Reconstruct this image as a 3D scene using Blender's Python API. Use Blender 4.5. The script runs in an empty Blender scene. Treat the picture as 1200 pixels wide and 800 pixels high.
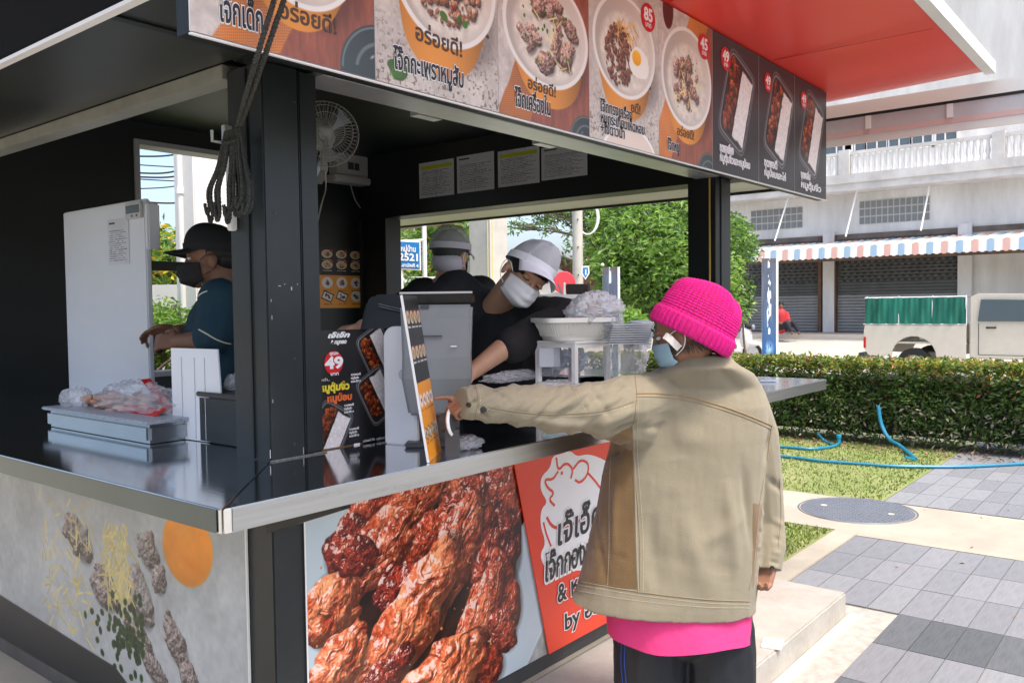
import bpy, bmesh, math, random
import numpy as np
from mathutils import Vector, Matrix
from mathutils.bvhtree import BVHTree
random.seed(7); RS = np.random.RandomState(11)
R = math.radians
SC = bpy.context.scene; COL = SC.collection

# ---------------- camera ----------------
EYE = np.array([0, 0, 1.58]); FOC = 994.88
_y, _p, _r = R(38.8727), R(2.2872), R(0.718)
FW = np.array([math.cos(_p)*math.cos(_y), math.cos(_p)*math.sin(_y), -math.sin(_p)])
_a = np.array([math.sin(_y), -math.cos(_y), 0]); _b = np.cross(FW, _a)
RT = math.cos(_r)*_a + math.sin(_r)*_b; DN = -math.sin(_r)*_a + math.cos(_r)*_b
cd = bpy.data.cameras.new('camera'); cam = bpy.data.objects.new('camera', cd); COL.objects.link(cam)
cd.sensor_width = 36; cd.lens = FOC/1200*36; cd.shift_x = -0.0025; cd.clip_start = .05; cd.clip_end = 2000
cam.matrix_world = Matrix(((RT[0], -DN[0], -FW[0], EYE[0]), (RT[1], -DN[1], -FW[1], EYE[1]), (RT[2], -DN[2], -FW[2], EYE[2]), (0, 0, 0, 1)))
SC.camera = cam
# ---------------- sky, sun, exposure ----------------
SUN_EL, SUN_DIR = 66.0, (-0.15, -0.99)      # direction towards the sun on the ground plane
w = bpy.data.worlds.new('World'); SC.world = w; w.use_nodes = True
nt = w.node_tree; nt.nodes.clear()
sky = nt.nodes.new('ShaderNodeTexSky'); sky.sky_type = 'NISHITA'; sky.sun_disc = False
sky.sun_elevation = R(SUN_EL); sky.sun_rotation = math.atan2(SUN_DIR[0], SUN_DIR[1])
sky.air_density = 0.8; sky.dust_density = 4.0; sky.ozone_density = 1.0
bg = nt.nodes.new('ShaderNodeBackground'); bg.inputs[1].default_value = 0.15
wo = nt.nodes.new('ShaderNodeOutputWorld')
nt.links.new(sky.outputs[0], bg.inputs[0]); nt.links.new(bg.outputs[0], wo.inputs[0])
sl = bpy.data.lights.new('sun', 'SUN'); sl.energy = 1.5; sl.angle = R(11); sl.color = (1, .96, .9)
so = bpy.data.objects.new('sun', sl); COL.objects.link(so)
_d = Vector((SUN_DIR[0]*math.cos(R(SUN_EL)), SUN_DIR[1]*math.cos(R(SUN_EL)), math.sin(R(SUN_EL))))
so.rotation_euler = _d.to_track_quat('Z', 'Y').to_euler()
SC.view_settings.view_transform = 'Standard'; SC.view_settings.look = 'None'
SC.view_settings.exposure = 1.4; SC.view_settings.gamma = 1.0
SC.view_settings.use_white_balance = True; SC.view_settings.white_balance_temperature = 6750

def P(px, py, dep):                      # the place seen at a pixel of the photograph, dep metres ahead
    return EYE + (RT*(px-603)/FOC + DN*(py-400)/FOC + FW)*dep

# ---------------- helpers ----------------
def nrm(v):
    v = np.asarray(v, float); return v/(np.linalg.norm(v)+1e-12)

class MB:
    """collects faces; build() links them as ONE mesh object"""
    def __init__(s): s.v = []; s.f = []; s.m = []; s.uv = None
    def add(s, vs, fs, mi=0):
        o = len(s.v); s.v.extend([tuple(map(float, q)) for q in vs]); s.f.extend([tuple(i+o for i in q) for q in fs]); s.m.extend([mi]*len(fs)); return s
    def box(s, x0, x1, y0, y1, z0, z1, mi=0):
        return s.add([(x0,y0,z0),(x1,y0,z0),(x1,y1,z0),(x0,y1,z0),(x0,y0,z1),(x1,y0,z1),(x1,y1,z1),(x0,y1,z1)],
                     [(0,3,2,1),(4,5,6,7),(0,1,5,4),(1,2,6,5),(2,3,7,6),(3,0,4,7)], mi)
    def obox(s, c, u, v, w, mi=0):       # centre and three half-axis vectors
        c, u, v, w = [np.asarray(q, float) for q in (c, u, v, w)]
        vs = [c+a*u+b*v+d*w for d in (-1,1) for (a,b) in ((-1,-1),(1,-1),(1,1),(-1,1))]
        return s.add(vs, [(0,3,2,1),(4,5,6,7),(0,1,5,4),(1,2,6,5),(2,3,7,6),(3,0,4,7)], mi)
    def beam(s, p0, p1, w_, h_, up=(0,0,1), mi=0):
        p0, p1 = np.asarray(p0, float), np.asarray(p1, float); d = nrm(p1-p0); sd = nrm(np.cross(d, up)); u2 = np.cross(sd, d)
        return s.obox((p0+p1)/2, (p1-p0)/2, sd*w_/2, u2*h_/2, mi)
    def tube(s, pts, r, n=8, mi=0, cap=True):
        pts = [np.asarray(p, float) for p in pts]; rs = r if hasattr(r, '__len__') else [r]*len(pts)
        vs = []; up = None
        for i, p in enumerate(pts):
            d = nrm(pts[min(i+1, len(pts)-1)]-pts[max(i-1, 0)])
            if up is None: up = nrm(np.cross(d, (0.31, 0.2, 0.93) if abs(d[2]) < .9 else (1, 0, 0)))
            up = nrm(up-d*np.dot(up, d)); sd = np.cross(d, up)
            for k in range(n):
                a = 2*math.pi*k/n; vs.append(p+rs[i]*(math.cos(a)*up+math.sin(a)*sd))
        fs = [(i*n+k, i*n+(k+1) % n, (i+1)*n+(k+1) % n, (i+1)*n+k) for i in range(len(pts)-1) for k in range(n)]
        if cap: fs += [tuple(range(n-1, -1, -1)), tuple((len(pts)-1)*n+k for k in range(n))]
        return s.add(vs, fs, mi)
    def cyl(s, p0, p1, r0, r1=None, n=12, mi=0): return s.tube([p0, p1], [r0, r0 if r1 is None else r1], n, mi)
    def ell(s, c, r, n=12, m=8, mi=0, rot=None):
        r = r if hasattr(r, '__len__') else (r, r, r); vs = []
        for j in range(m+1):
            t = math.pi*j/m
            for k in range(n):
                a = 2*math.pi*k/n; q = np.array((r[0]*math.sin(t)*math.cos(a), r[1]*math.sin(t)*math.sin(a), r[2]*math.cos(t)))
                vs.append((rot @ q if rot is not None else q)+np.asarray(c))
        return s.add(vs, [(j*n+k, (j+1)*n+k, (j+1)*n+(k+1) % n, j*n+(k+1) % n) for j in range(m) for k in range(n)], mi)
    def lathe(s, c, ax, prof, n=20, mi=0, ux=None):   # prof: (radius, distance along ax)
        ax = nrm(ax); u = nrm(np.cross(ax, (0.1, .3, .95) if abs(ax[2]) < .9 else (1, 0, 0))) if ux is None else nrm(ux); v = np.cross(ax, u)
        vs = [np.asarray(c)+ax*h+r*(math.cos(2*math.pi*k/n)*u+math.sin(2*math.pi*k/n)*v) for r, h in prof for k in range(n)]
        return s.add(vs, [(j*n+k, j*n+(k+1) % n, (j+1)*n+(k+1) % n, (j+1)*n+k) for j in range(len(prof)-1) for k in range(n)], mi)
    def prism(s, poly, o, u, v, dep, mi=0):    # polygon in (u,v) about o, thickened along u x v by dep
        o, u, v = np.asarray(o, float), np.asarray(u, float), np.asarray(v, float); w = nrm(np.cross(u, v))*dep; n = len(poly)
        a = [o+u*x+v*y for x, y in poly]
        return s.add(a+[q+w for q in a], [tuple(range(n-1, -1, -1)), tuple(range(n, 2*n))]+[(k, (k+1) % n, n+(k+1) % n, n+k) for k in range(n)], mi)
    def build(s, name, mat, parent=None, smooth=False, bevel=0, label=None, kind=None):
        me = bpy.data.meshes.new(name); off = ORG.get(parent.name, np.zeros(3)) if parent else np.zeros(3)
        vs = np.array(s.v, float).reshape(-1, 3)-off
        me.from_pydata(vs.tolist(), [], s.f); me.update()
        for m in (mat if isinstance(mat, (list, tuple)) else [mat]): me.materials.append(m)
        if any(s.m): me.polygons.foreach_set('material_index', s.m)
        bm = bmesh.new(); bm.from_mesh(me)
        if bevel: 
            bmesh.ops.remove_doubles(bm, verts=bm.verts, dist=1e-6)
            es = [e for e in bm.edges if len(e.link_faces) == 2 and e.calc_face_angle(0) > .5]
            bmesh.ops.bevel(bm, geom=es, offset=bevel, segments=2, affect='EDGES', clamp_overlap=True)
        bm.to_mesh(me); bm.free()
        if smooth is True: me.shade_smooth()
        elif smooth: 
            me.shade_smooth(); me.set_sharp_from_angle(angle=R(smooth))
        return link(name, me, parent, label, kind)

ORG = {}
def link(name, me, parent=None, label=None, kind=None):
    o = bpy.data.objects.new(name, me); COL.objects.link(o)
    if parent is not None: o.parent = parent; ORG[o.name] = ORG.get(parent.name, np.zeros(3))
    else: ORG[o.name] = np.zeros(3)
    if label: o['label'] = label
    if kind: o['kind'] = kind
    return o
def thing(name, label, cat, loc=(0, 0, 0), group=None):
    o = bpy.data.objects.new(name, None); COL.objects.link(o); o.location = tuple(map(float, loc)); ORG[o.name] = np.array(loc, float)
    o.empty_display_size = .1; return tag(o, label, cat, group)
def tag(o, label, cat, group=None):
    o['label'] = label; o['category'] = cat
    if group: o['group'] = group
    return o
def struct(name, mb, m, **k): return mb.build(name, m, None, kind='structure', **k)
def copy_thing(root, loc, label=None, rotz=None):
    r = root.copy(); COL.objects.link(r); r.location = tuple(map(float, loc)); ORG[r.name] = np.array(loc, float)
    if label: r['label'] = label
    if rotz is not None: r.rotation_euler = (0, 0, rotz)
    for ch in list(root.children):
        c = ch.copy(); COL.objects.link(c); c.parent = r
        for g in list(ch.children):
            d = g.copy(); COL.objects.link(d); d.parent = c
    return r

# ---------------- materials ----------------
MATS = {}
def mat(name, col, rough=.6, metal=0, var=0, scale=8, bump=0, bscale=None, spec=.5, col2=None, trans=0, alpha=1, sheen=0, stretch=(1, 1, 1), ior=1.45, detail=4, coat=0):
    if name in MATS: return MATS[name]
    m = bpy.data.materials.new(name); m.use_nodes = True; t = m.node_tree; b = t.nodes['Principled BSDF']
    b.inputs['Base Color'].default_value = (*col, 1); b.inputs['Roughness'].default_value = rough; b.inputs['Metallic'].default_value = metal
    b.inputs['Specular IOR Level'].default_value = spec; b.inputs['Transmission Weight'].default_value = trans; b.inputs['Alpha'].default_value = alpha
    b.inputs['IOR'].default_value = ior; b.inputs['Coat Weight'].default_value = coat
    if sheen: b.inputs['Sheen Weight'].default_value = sheen
    if var or col2 or bump:
        tc = t.nodes.new('ShaderNodeTexCoord'); mp = t.nodes.new('ShaderNodeMapping'); mp.inputs['Scale'].default_value = stretch
        t.links.new(tc.outputs['Object'], mp.inputs[0])
    if var or col2:
        n = t.nodes.new('ShaderNodeTexNoise'); n.inputs['Scale'].default_value = scale; n.inputs['Detail'].default_value = detail+2; n.inputs['Roughness'].default_value = .65
        t.links.new(mp.outputs[0], n.inputs['Vector'])
        r = t.nodes.new('ShaderNodeValToRGB'); r.color_ramp.elements[0].position = .3; r.color_ramp.elements[1].position = .7
        c2 = col2 if col2 else tuple(min(1, c*(1+var)) for c in col); c1 = col if col2 else tuple(c*(1-var) for c in col)
        r.color_ramp.elements[0].color = (*c1, 1); r.color_ramp.elements[1].color = (*c2, 1)
        t.links.new(n.outputs[0], r.inputs[0]); t.links.new(r.outputs[0], b.inputs['Base Color'])
        mr = t.nodes.new('ShaderNodeMapRange'); mr.inputs[3].default_value = max(.02, rough-.07); mr.inputs[4].default_value = min(1, rough+.07)
        t.links.new(n.outputs[0], mr.inputs[0]); t.links.new(mr.outputs[0], b.inputs['Roughness'])
    if bump:
        n2 = t.nodes.new('ShaderNodeTexNoise'); n2.inputs['Scale'].default_value = bscale or scale*6; n2.inputs['Detail'].default_value = detail
        t.links.new(mp.outputs[0], n2.inputs['Vector'])
        bp = t.nodes.new('ShaderNodeBump'); bp.inputs['Strength'].default_value = bump; bp.inputs['Distance'].default_value = .01
        t.links.new(n2.outputs[0], bp.inputs['Height']); t.links.new(bp.outputs[0], b.inputs['Normal'])
    MATS[name] = m; return m
def img_mat(name, arr, rough=.35, coat=0, spec=.5):
    """print on a sheet: arr is HxWx3 in display values, row 0 at the top; the picture is computed by this script"""
    h, w_ = arr.shape[:2]; im = bpy.data.images.new(name, w_, h)
    px = np.ones((h, w_, 4), np.float32); px[..., :3] = np.clip(arr[::-1], 0, 1); im.pixels.foreach_set(px.ravel()); im.update(); im.pack()
    m = bpy.data.materials.new(name); m.use_nodes = True; t = m.node_tree; b = t.nodes['Principled BSDF']
    tx = t.nodes.new('ShaderNodeTexImage'); tx.image = im; tx.extension = 'EXTEND'
    t.links.new(tx.outputs[0], b.inputs['Base Color']); b.inputs['Roughness'].default_value = rough; b.inputs['Coat Weight'].default_value = coat
    b.inputs['Specular IOR Level'].default_value = spec
    return m
def sheet(name, o, u, v, W, Hh, m, parent, thick=.004, label=None, edge=None):
    """a printed board: lower-left corner o, directions u (right) and v (up), front face towards u x v"""
    o, u, v = np.asarray(o, float), nrm(u), nrm(v); n = nrm(np.cross(u, v)); mb = MB()
    a = [o, o+u*W, o+u*W+v*Hh, o+v*Hh]; b = [q-n*thick for q in a]
    mb.add(a+b, [(0, 1, 2, 3), (7, 6, 5, 4), (0, 4, 5, 1), (1, 5, 6, 2), (2, 6, 7, 3), (3, 7, 4, 0)]); mb.m = [0, 1, 1, 1, 1, 1]
    ob = mb.build(name, [m, edge or mat('board_edge_white', (.75, .75, .74), .5)], parent, label=label)
    uv = ob.data.uv_layers.new(name='UVMap')
    for i, c in enumerate([(0, 0), (1, 0), (1, 1), (0, 1)]): uv.data[i].uv = c
    return ob
def text(s, o, u, v, size, m, parent, name='lettering', bold=0, width=None, lift=.001, align='LEFT', spacing=1, shear=0, thick=.0003, xs=1.0):
    """flat lettering mesh with its baseline start at o"""
    cu = bpy.data.curves.new(name, 'FONT'); cu.body = s; cu.size = size; cu.offset = bold*size; cu.align_x = align; cu.space_line = spacing; cu.shear = shear
    cu.extrude = thick; cu.resolution_u = 3
    ob = bpy.data.objects.new(name, cu); COL.objects.link(ob); dg = bpy.context.evaluated_depsgraph_get(); ev = ob.evaluated_get(dg)
    me = bpy.data.meshes.new_from_object(ev); COL.objects.unlink(ob); bpy.data.objects.remove(ob); bpy.data.curves.remove(cu)
    n = len(me.vertices)
    if not n: return None
    co = np.empty(n*3); me.vertices.foreach_get('co', co); co = co.reshape(-1, 3)
    if width == 'measure': return co[:, 0].max()-co[:, 0].min()
    co[:, 0] *= xs
    u, v = nrm(u), nrm(v); nn = nrm(np.cross(u, v)); off = ORG.get(parent.name, np.zeros(3)) if parent else 0
    wv = np.asarray(o)+co[:, :1]*u+co[:, 1:2]*v+(co[:, 2:3]+lift)*nn-off
    me.vertices.foreach_set('co', wv.ravel()); me.update(); me.name = name; me.materials.clear(); me.materials.append(m)
    return link(name, me, parent)
def outlined(s, o, u, v, size, parent, dark=None, light=None, b=.02, ob=.075, width=None, lift=.001, **k):
    if width: k['xs'] = width/text(s, o, u, v, size, None, parent, width='measure')
    # the outline copy is as thick but lies lower; its letters keep their advance so the two stay in register
    text(s, o, u, v, size, light or mat('print_white', (.85, .85, .85), .4), parent, 'lettering_outline', bold=ob, lift=lift, **k)
    return text(s, o, u, v, size, dark or mat('print_black', (.02, .02, .022), .4), parent, 'lettering', bold=b, lift=lift+.0012, **k)

def vnoise(x, y, seed=0):
    xi, yi = np.floor(x).astype(np.int64), np.floor(y).astype(np.int64); xf, yf = x-xi, y-yi
    def h(a, b):
        n = (a*374761393+b*668265263+seed*1442695041) & 0xffffffff; n = ((n ^ (n >> 13))*1274126177) & 0xffffffff
        return ((n ^ (n >> 16)) & 0xffff)/65535.
    u, v = xf*xf*(3-2*xf), yf*yf*(3-2*yf)
    return (h(xi, yi)*(1-u)+h(xi+1, yi)*u)*(1-v)+(h(xi, yi+1)*(1-u)+h(xi+1, yi+1)*u)*v
def fbm(x, y, seed=0, o=4):
    r = 0; a = .5; t = 0
    for i in range(o): r = r+a*vnoise(x*2**i+i*17.3, y*2**i+i*9.1, seed+i); t += a; a *= .5
    return r/t
def noise3(p, s, seed=0):          # cheap 3D-ish noise at points p
    return (fbm(p[:, 0]*s+5.2, p[:, 1]*s+p[:, 2]*s*.73, seed, 3)+fbm(p[:, 2]*s+1.7, p[:, 0]*s*.8-p[:, 1]*s*.61, seed+5, 3))-1.0
# ================= pictures printed on boards (computed here) =================
def canvas(w_, h, col):
    a = np.empty((h, w_, 3)); a[:] = col; return a
def grid(a):
    h, w_ = a.shape[:2]; y, x = np.mgrid[0:h, 0:w_]; return (x+.5)/h, (y+.5)/h      # unit: the height of the picture
def blend(a, msk, col):
    msk = np.clip(msk, 0, 1)[..., None]; a[:] = a*(1-msk)+np.asarray(col)*msk
def ellm(x, y, cx, cy, rx, ry, ang=0, soft=.006, warp=None):
    c, s = math.cos(ang), math.sin(ang); X, Y = (x-cx)*c+(y-cy)*s, -(x-cx)*s+(y-cy)*c
    r = np.sqrt((X/rx)**2+(Y/ry)**2)
    if warp is not None: r = r+warp
    return np.clip((1-r)*min(rx, ry)/soft, 0, 1), r, X/rx, Y/ry
def strokem(x, y, p, q, wd, soft=.003):
    p, q = np.array(p), np.array(q); d = q-p; t = np.clip(((x-p[0])*d[0]+(y-p[1])*d[1])/(d@d), 0, 1)
    return np.clip((wd-np.hypot(x-p[0]-t*d[0], y-p[1]-t*d[1]))/soft+.5, 0, 1)
def lumps(a, x, y, spots, cols, rough=.25, seed=0, gloss=.5, light=(-.5, -.7), grain=.28, fib=0, wet=0):
    """overlapping meat or crumb pieces, each with its own form as in the printed photograph"""
    h0 = np.zeros(x.shape)
    for i, (cx, cy, rx, ry, ang) in enumerate(spots):
        R_ = max(rx, ry)*1.5; H = a.shape[0]
        x0, x1, y0, y1 = [int(q*H) for q in (cx-R_, cx+R_, cy-R_, cy+R_)]; x0, y0 = max(0, x0), max(0, y0); x1, y1 = min(a.shape[1], x1+1), min(H, y1+1)
        if x1 <= x0+3 or y1 <= y0+3: continue
        X, Y = x[y0:y1, x0:x1], y[y0:y1, x0:x1]; k = 3.2/max(min(rx, ry), .004); sd = seed+i*3
        n1 = fbm(X*k*.45, Y*k*.45, sd, 3)-.5; n2 = fbm(X*k*1.1, Y*k*1.1, sd+1, 3)-.5; n3 = fbm(X*k*4, Y*k*4, sd+8, 2)-.5
        m_, r, U, V = ellm(X, Y, cx, cy, rx, ry, ang, soft=.004, warp=n1*rough*2)
        hh = np.sqrt(np.clip(1-r*r, 0, 1))*min(rx, ry)*.9+(n2+.15*n3)*min(rx, ry)*grain
        if fib: hh = hh+(fbm(U*2.2+n1*3, V*3.2+n1*4, sd+11, 3)-.5)*min(rx, ry)*fib
        gy, gx = np.gradient(hh, 1./H); nz = 1/np.sqrt(1+gx*gx+gy*gy); nx, ny = -gx*nz, -gy*nz
        dif = np.clip(nx*light[0]+ny*light[1]+nz*.75, 0, 1.4)
        sp = np.clip(nx*light[0]*.75+ny*light[1]*.75+nz*.62, 0, 1)**22*gloss*(.5+1.5*fbm(X*k*2.5, Y*k*2.5, sd+2, 2))
        ca, cb = cols[i % len(cols)]; t = np.clip(.5+n2*1.8+n1+n3*.7+.25*(1-r), 0, 1)[..., None]
        c = (np.asarray(ca)*(1-t)+np.asarray(cb)*t)*(.45+.62*dif[..., None])+sp[..., None]
        if wet:
            q = np.clip((nx*light[0]*.9+ny*light[1]*.9+nz*.45-.62)/.2, 0, 1)*np.clip((fbm(X*k*1.7, Y*k*1.7, sd+4, 3)-.50)/.10, 0, 1)*wet; q = q+np.clip((fbm(X*k*5, Y*k*5, sd+6, 2)-.70)/.06, 0, 1)*dif*.55*wet
            c = c+(np.array((1.0, .90, .86))-c)*np.clip(q, 0, .85)[..., None]
        sub = a[y0:y1, x0:x1]; sh, *_ = ellm(X, Y, cx+.008, cy+.012, rx*1.06, ry*1.06, ang, soft=.02)
        sub *= (1-.45*sh*(1-m_))[..., None]; blend(sub, m_, c)
    return a
def rnd_spots(cx, cy, rx, ry, n, s0, s1, ang0=None, seed=1, asp=(.5, .9)):
    r_ = np.random.RandomState(seed); o = []
    for i in range(n):
        q = math.sqrt(r_.rand()); t = r_.rand()*6.28; s = r_.uniform(s0, s1)
        o.append((cx+rx*q*math.cos(t), cy+ry*q*math.sin(t), s, s*r_.uniform(*asp), r_.rand()*3.14 if ang0 is None else ang0+r_.uniform(-.4, .4)))
    return o
MEAT = [((.55, .36, .26), (.86, .66, .52)), ((.62, .40, .30), (.93, .76, .62)), ((.45, .27, .18), (.75, .52, .38))]
PORK = [((.62, .45, .40), (.90, .76, .70)), ((.55, .40, .36), (.80, .66, .60))]
GRILL = [((.28, .09, .04), (.72, .32, .14)), ((.40, .14, .06), (.85, .45, .20)), ((.22, .07, .04), (.6, .22, .1))]
def bowl(a, cx, cy, rx, ry, top, seed=0, cup=.30, ang=0.0, shift=-.03):
    x, y = grid(a)
    sh, *_ = ellm(x, y, cx+.06, cy+cup*.75, rx*1.05, ry*.9, 0, soft=.08); blend(a, sh*.35, (.12, .08, .06))
    for i in range(26):                                                      # the tapering paper cup
        t = 1-i/25.; m_, r, U, V = ellm(x, y, cx+shift*t, cy+cup*t, rx*(1-.22*t), ry*(1-.25*t), 0)
        sd = np.clip((x-cx)/rx, -1, 1)[..., None]; c = np.array((.93, .60, .22))*(.95-.32*sd*sd-.15*sd); blend(a, m_, c)
    for (p, q) in (((.62, .42), (.9, .3)), ((.7, .5), (.85, .2)), ((.75, .36), (.95, .42))):
        blend(a, strokem(x, y, (cx+rx*p[0]*.9, cy+cup*p[1]*1.1+ry*.3), (cx+rx*q[0]*.9, cy+cup*q[1]*1.1+ry*.3), .010)*.9, (.22, .12, .05))
    m_, *_ = ellm(x, y, cx, cy, rx*1.05, ry*1.05); blend(a, m_, (.93, .92, .90))
    m_, r, U, V = ellm(x, y, cx, cy, rx*.97, ry*.97); blend(a, m_, np.array((.80, .76, .72))*(1+.10*U[..., None]))
    m_, r, U, V = ellm(x, y, cx+.005, cy+ry*.10, rx*.88, ry*.84, soft=.03)
    n_ = fbm(x*26, y*26, seed, 4)[..., None]; blend(a, m_, np.array((.90, .87, .82))*(.86+.22*n_))
    top(a, x, y, cx, cy+ry*.1, rx, ry, seed)
    return a
def ginger(a, x, y, cx, cy, rx, ry, n, seed, col=(.95, .85, .55)):
    r_ = np.random.RandomState(seed)
    for i in range(n):
        px, py, t = cx+rx*r_.uniform(-.5, .5), cy+ry*r_.uniform(-.5, .5), r_.rand()*3.14; l = r_.uniform(.04, .09)
        blend(a, strokem(x, y, (px, py), (px+l*math.cos(t), py+l*math.sin(t)), .0045), np.array(col)*r_.uniform(.85, 1.05))
def greens(a, x, y, cx, cy, rx, ry, n, seed, s=.011):
    r_ = np.random.RandomState(seed)
    for i in range(n):
        m_, *_ = ellm(x, y, cx+rx*r_.uniform(-.6, .6), cy+ry*r_.uniform(-.6, .6), s*r_.uniform(.6, 1.5), s, r_.rand()*3, soft=.004); blend(a, m_, (.20+.15*r_.rand(), .36+.15*r_.rand(), .12))
def top_plain(a, x, y, cx, cy, rx, ry, sd): greens(a, x, y, cx, cy, rx, ry, 14, sd, .007)
def top_krapao(a, x, y, cx, cy, rx, ry, sd):
    lumps(a, x, y, rnd_spots(cx, cy-.02, rx*.70, ry*.66, 330, .014, .026, seed=sd), MEAT, seed=sd, gloss=.35); greens(a, x, y, cx, cy-.02, rx, ry, 9, sd, .022)
    lumps(a, x, y, rnd_spots(cx, cy-.02, rx*.5, ry*.5, 9, .018, .034, seed=sd+1, asp=(.25, .5)), [((.6, .05, .04), (.9, .15, .08))], seed=sd+9, gloss=.6)
def top_offal(a, x, y, cx, cy, rx, ry, sd):
    lumps(a, x, y, rnd_spots(cx, cy-.02, rx*.62, ry*.62, 19, .05, .095, seed=sd, asp=(.4, .7)), PORK, seed=sd, gloss=.25, rough=.35)
    greens(a, x, y, cx, cy, rx, ry, 26, sd); ginger(a, x, y, cx, cy, rx, ry, 12, sd)
def top_special(a, x, y, cx, cy, rx, ry, sd):
    lumps(a, x, y, rnd_spots(cx-rx*.2, cy+ry*.1, rx*.46, ry*.62, 240, .014, .024, seed=sd), [((.38, .22, .16), (.68, .46, .36))], seed=sd, gloss=.3)
    ginger(a, x, y, cx+.01, cy-ry*.45, rx*.6, ry*.4, 26, sd, (.93, .72, .42))
    m_, *_ = ellm(x, y, cx+rx*.45, cy+ry*.12, rx*.36, ry*.34, warp=(fbm(x*9, y*9, 3)-.5)*.4); blend(a, m_, (.97, .96, .93))
    m_, r, U, V = ellm(x, y, cx+rx*.38, cy+ry*.02, rx*.17, ry*.17, soft=.01); blend(a, m_, np.array((1., .68, .16))*(1.02-.12*V[..., None]))
def top_pork(a, x, y, cx, cy, rx, ry, sd):
    lumps(a, x, y, rnd_spots(cx-.01, cy, rx*.5, ry*.55, 22, .04, .075, seed=sd), PORK, seed=sd, rough=.35, gloss=.25); ginger(a, x, y, cx, cy, rx*.9, ry, 22, sd); greens(a, x, y, cx, cy, rx*.7, ry, 22, sd, .009)
def panel_bg(w_, h, seed, tilt=.5):
    a = canvas(w_, h, (.80, .76, .73)); x, y = grid(a)
    a *= (.86+.26*fbm(x*34, y*34, seed, 4))[..., None]
    W = w_/h                                                                 # orange cloth crossing the picture
    e = (x-W*tilt)+.55*(y-.5); m_ = np.clip((e+(fbm(x*4, y*4, seed)-.5)*.05)/.008, 0, 1)
    th = .88+.12*np.sin((x*math.cos(.6)+y*math.sin(.6))*520)*np.cos((y-x)*300)
    col = np.array((.86, .52, .26))*th[..., None]*(.75+.5*fbm(x*3, y*3, seed+4)[..., None]); blend(a, m_, col)
    m2 = np.clip((e-.28)/.01, 0, 1); blend(a, m2, np.array((.60, .34, .26))*(.8+.35*fbm(x*60, y*12, seed)[..., None]))
    return a
def stone_bg(w_, h, seed):
    a = canvas(w_, h, (.80, .765, .73)); x, y = grid(a); a *= (.80+.2*fbm(x*5, y*5, seed)+.16*fbm(x*60, y*60, seed+2, 3))[..., None]
    sp = np.clip((fbm(x*70, y*70, seed+7, 2)-.66)/.05, 0, 1)*np.clip((y-.6)*3, 0, 1); blend(a, sp*.6, (.35, .28, .22)); return a
def dish(a, cx, cy, r_, seed=0):                                              # dark glazed saucer at a lower corner
    x, y = grid(a); m_, r, U, V = ellm(x, y, cx, cy, r_, r_*.9); blend(a, m_, np.array((.20, .24, .24))*(1-.25*U[..., None]))
    blend(a, np.clip((.03-np.abs(r-.93))/.02, 0, 1)*(V < 0), (.42, .47, .47)); blend(a, np.clip((.05-np.abs(r-.62))/.03, 0, 1)*(V < -.1)*.7, (.48, .53, .53))
    m_, *_ = ellm(x, y, cx-.25*r_, cy-.3*r_, .10*r_, .035*r_, -.6, soft=.01); blend(a, m_, (.82, .85, .86))
def pic_bowl(w_, h, kind, seed):
    if kind == 0: a = panel_bg(w_, h, seed, .42); bowl(a, .49, .52, .27, .27, top_plain, seed, cup=.17); dish(a, .90, .98, .24)
    elif kind == 1: a = stone_bg(w_, h, seed); bowl(a, .45, .44, .34, .31, top_krapao, seed, cup=.24); greens(a, *grid(a), .12, .93, .05, .05, 7, 3, .035)
    elif kind == 2: a = panel_bg(w_, h, seed, .30); bowl(a, .42, .50, .37, .29, top_offal, seed, cup=.19, shift=.02); dish(a, .78, 1.04, .17)
    elif kind == 3: a = stone_bg(w_, h, seed); bowl(a, .40, .40, .35, .30, top_special, seed, cup=.22, shift=0); x, y = grid(a); m_, r, U, V = ellm(x, y, .45, 1.16, .36, .30); blend(a, m_, (.90, .84, .78)); blend(a, np.clip((.04-np.abs(r-.97))/.02, 0, 1), (.96, .95, .93))
    else: a = panel_bg(w_, h, seed, .2); x, y = grid(a); m_, *_ = ellm(x, y, .13, .03, .075, .13); blend(a, m_, (.32, .07, .05)); bowl(a, .40, .43, .35, .33, top_pork, seed, cup=.20, shift=.0); dish(a, .72, 1.05, .18)
    return a
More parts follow.
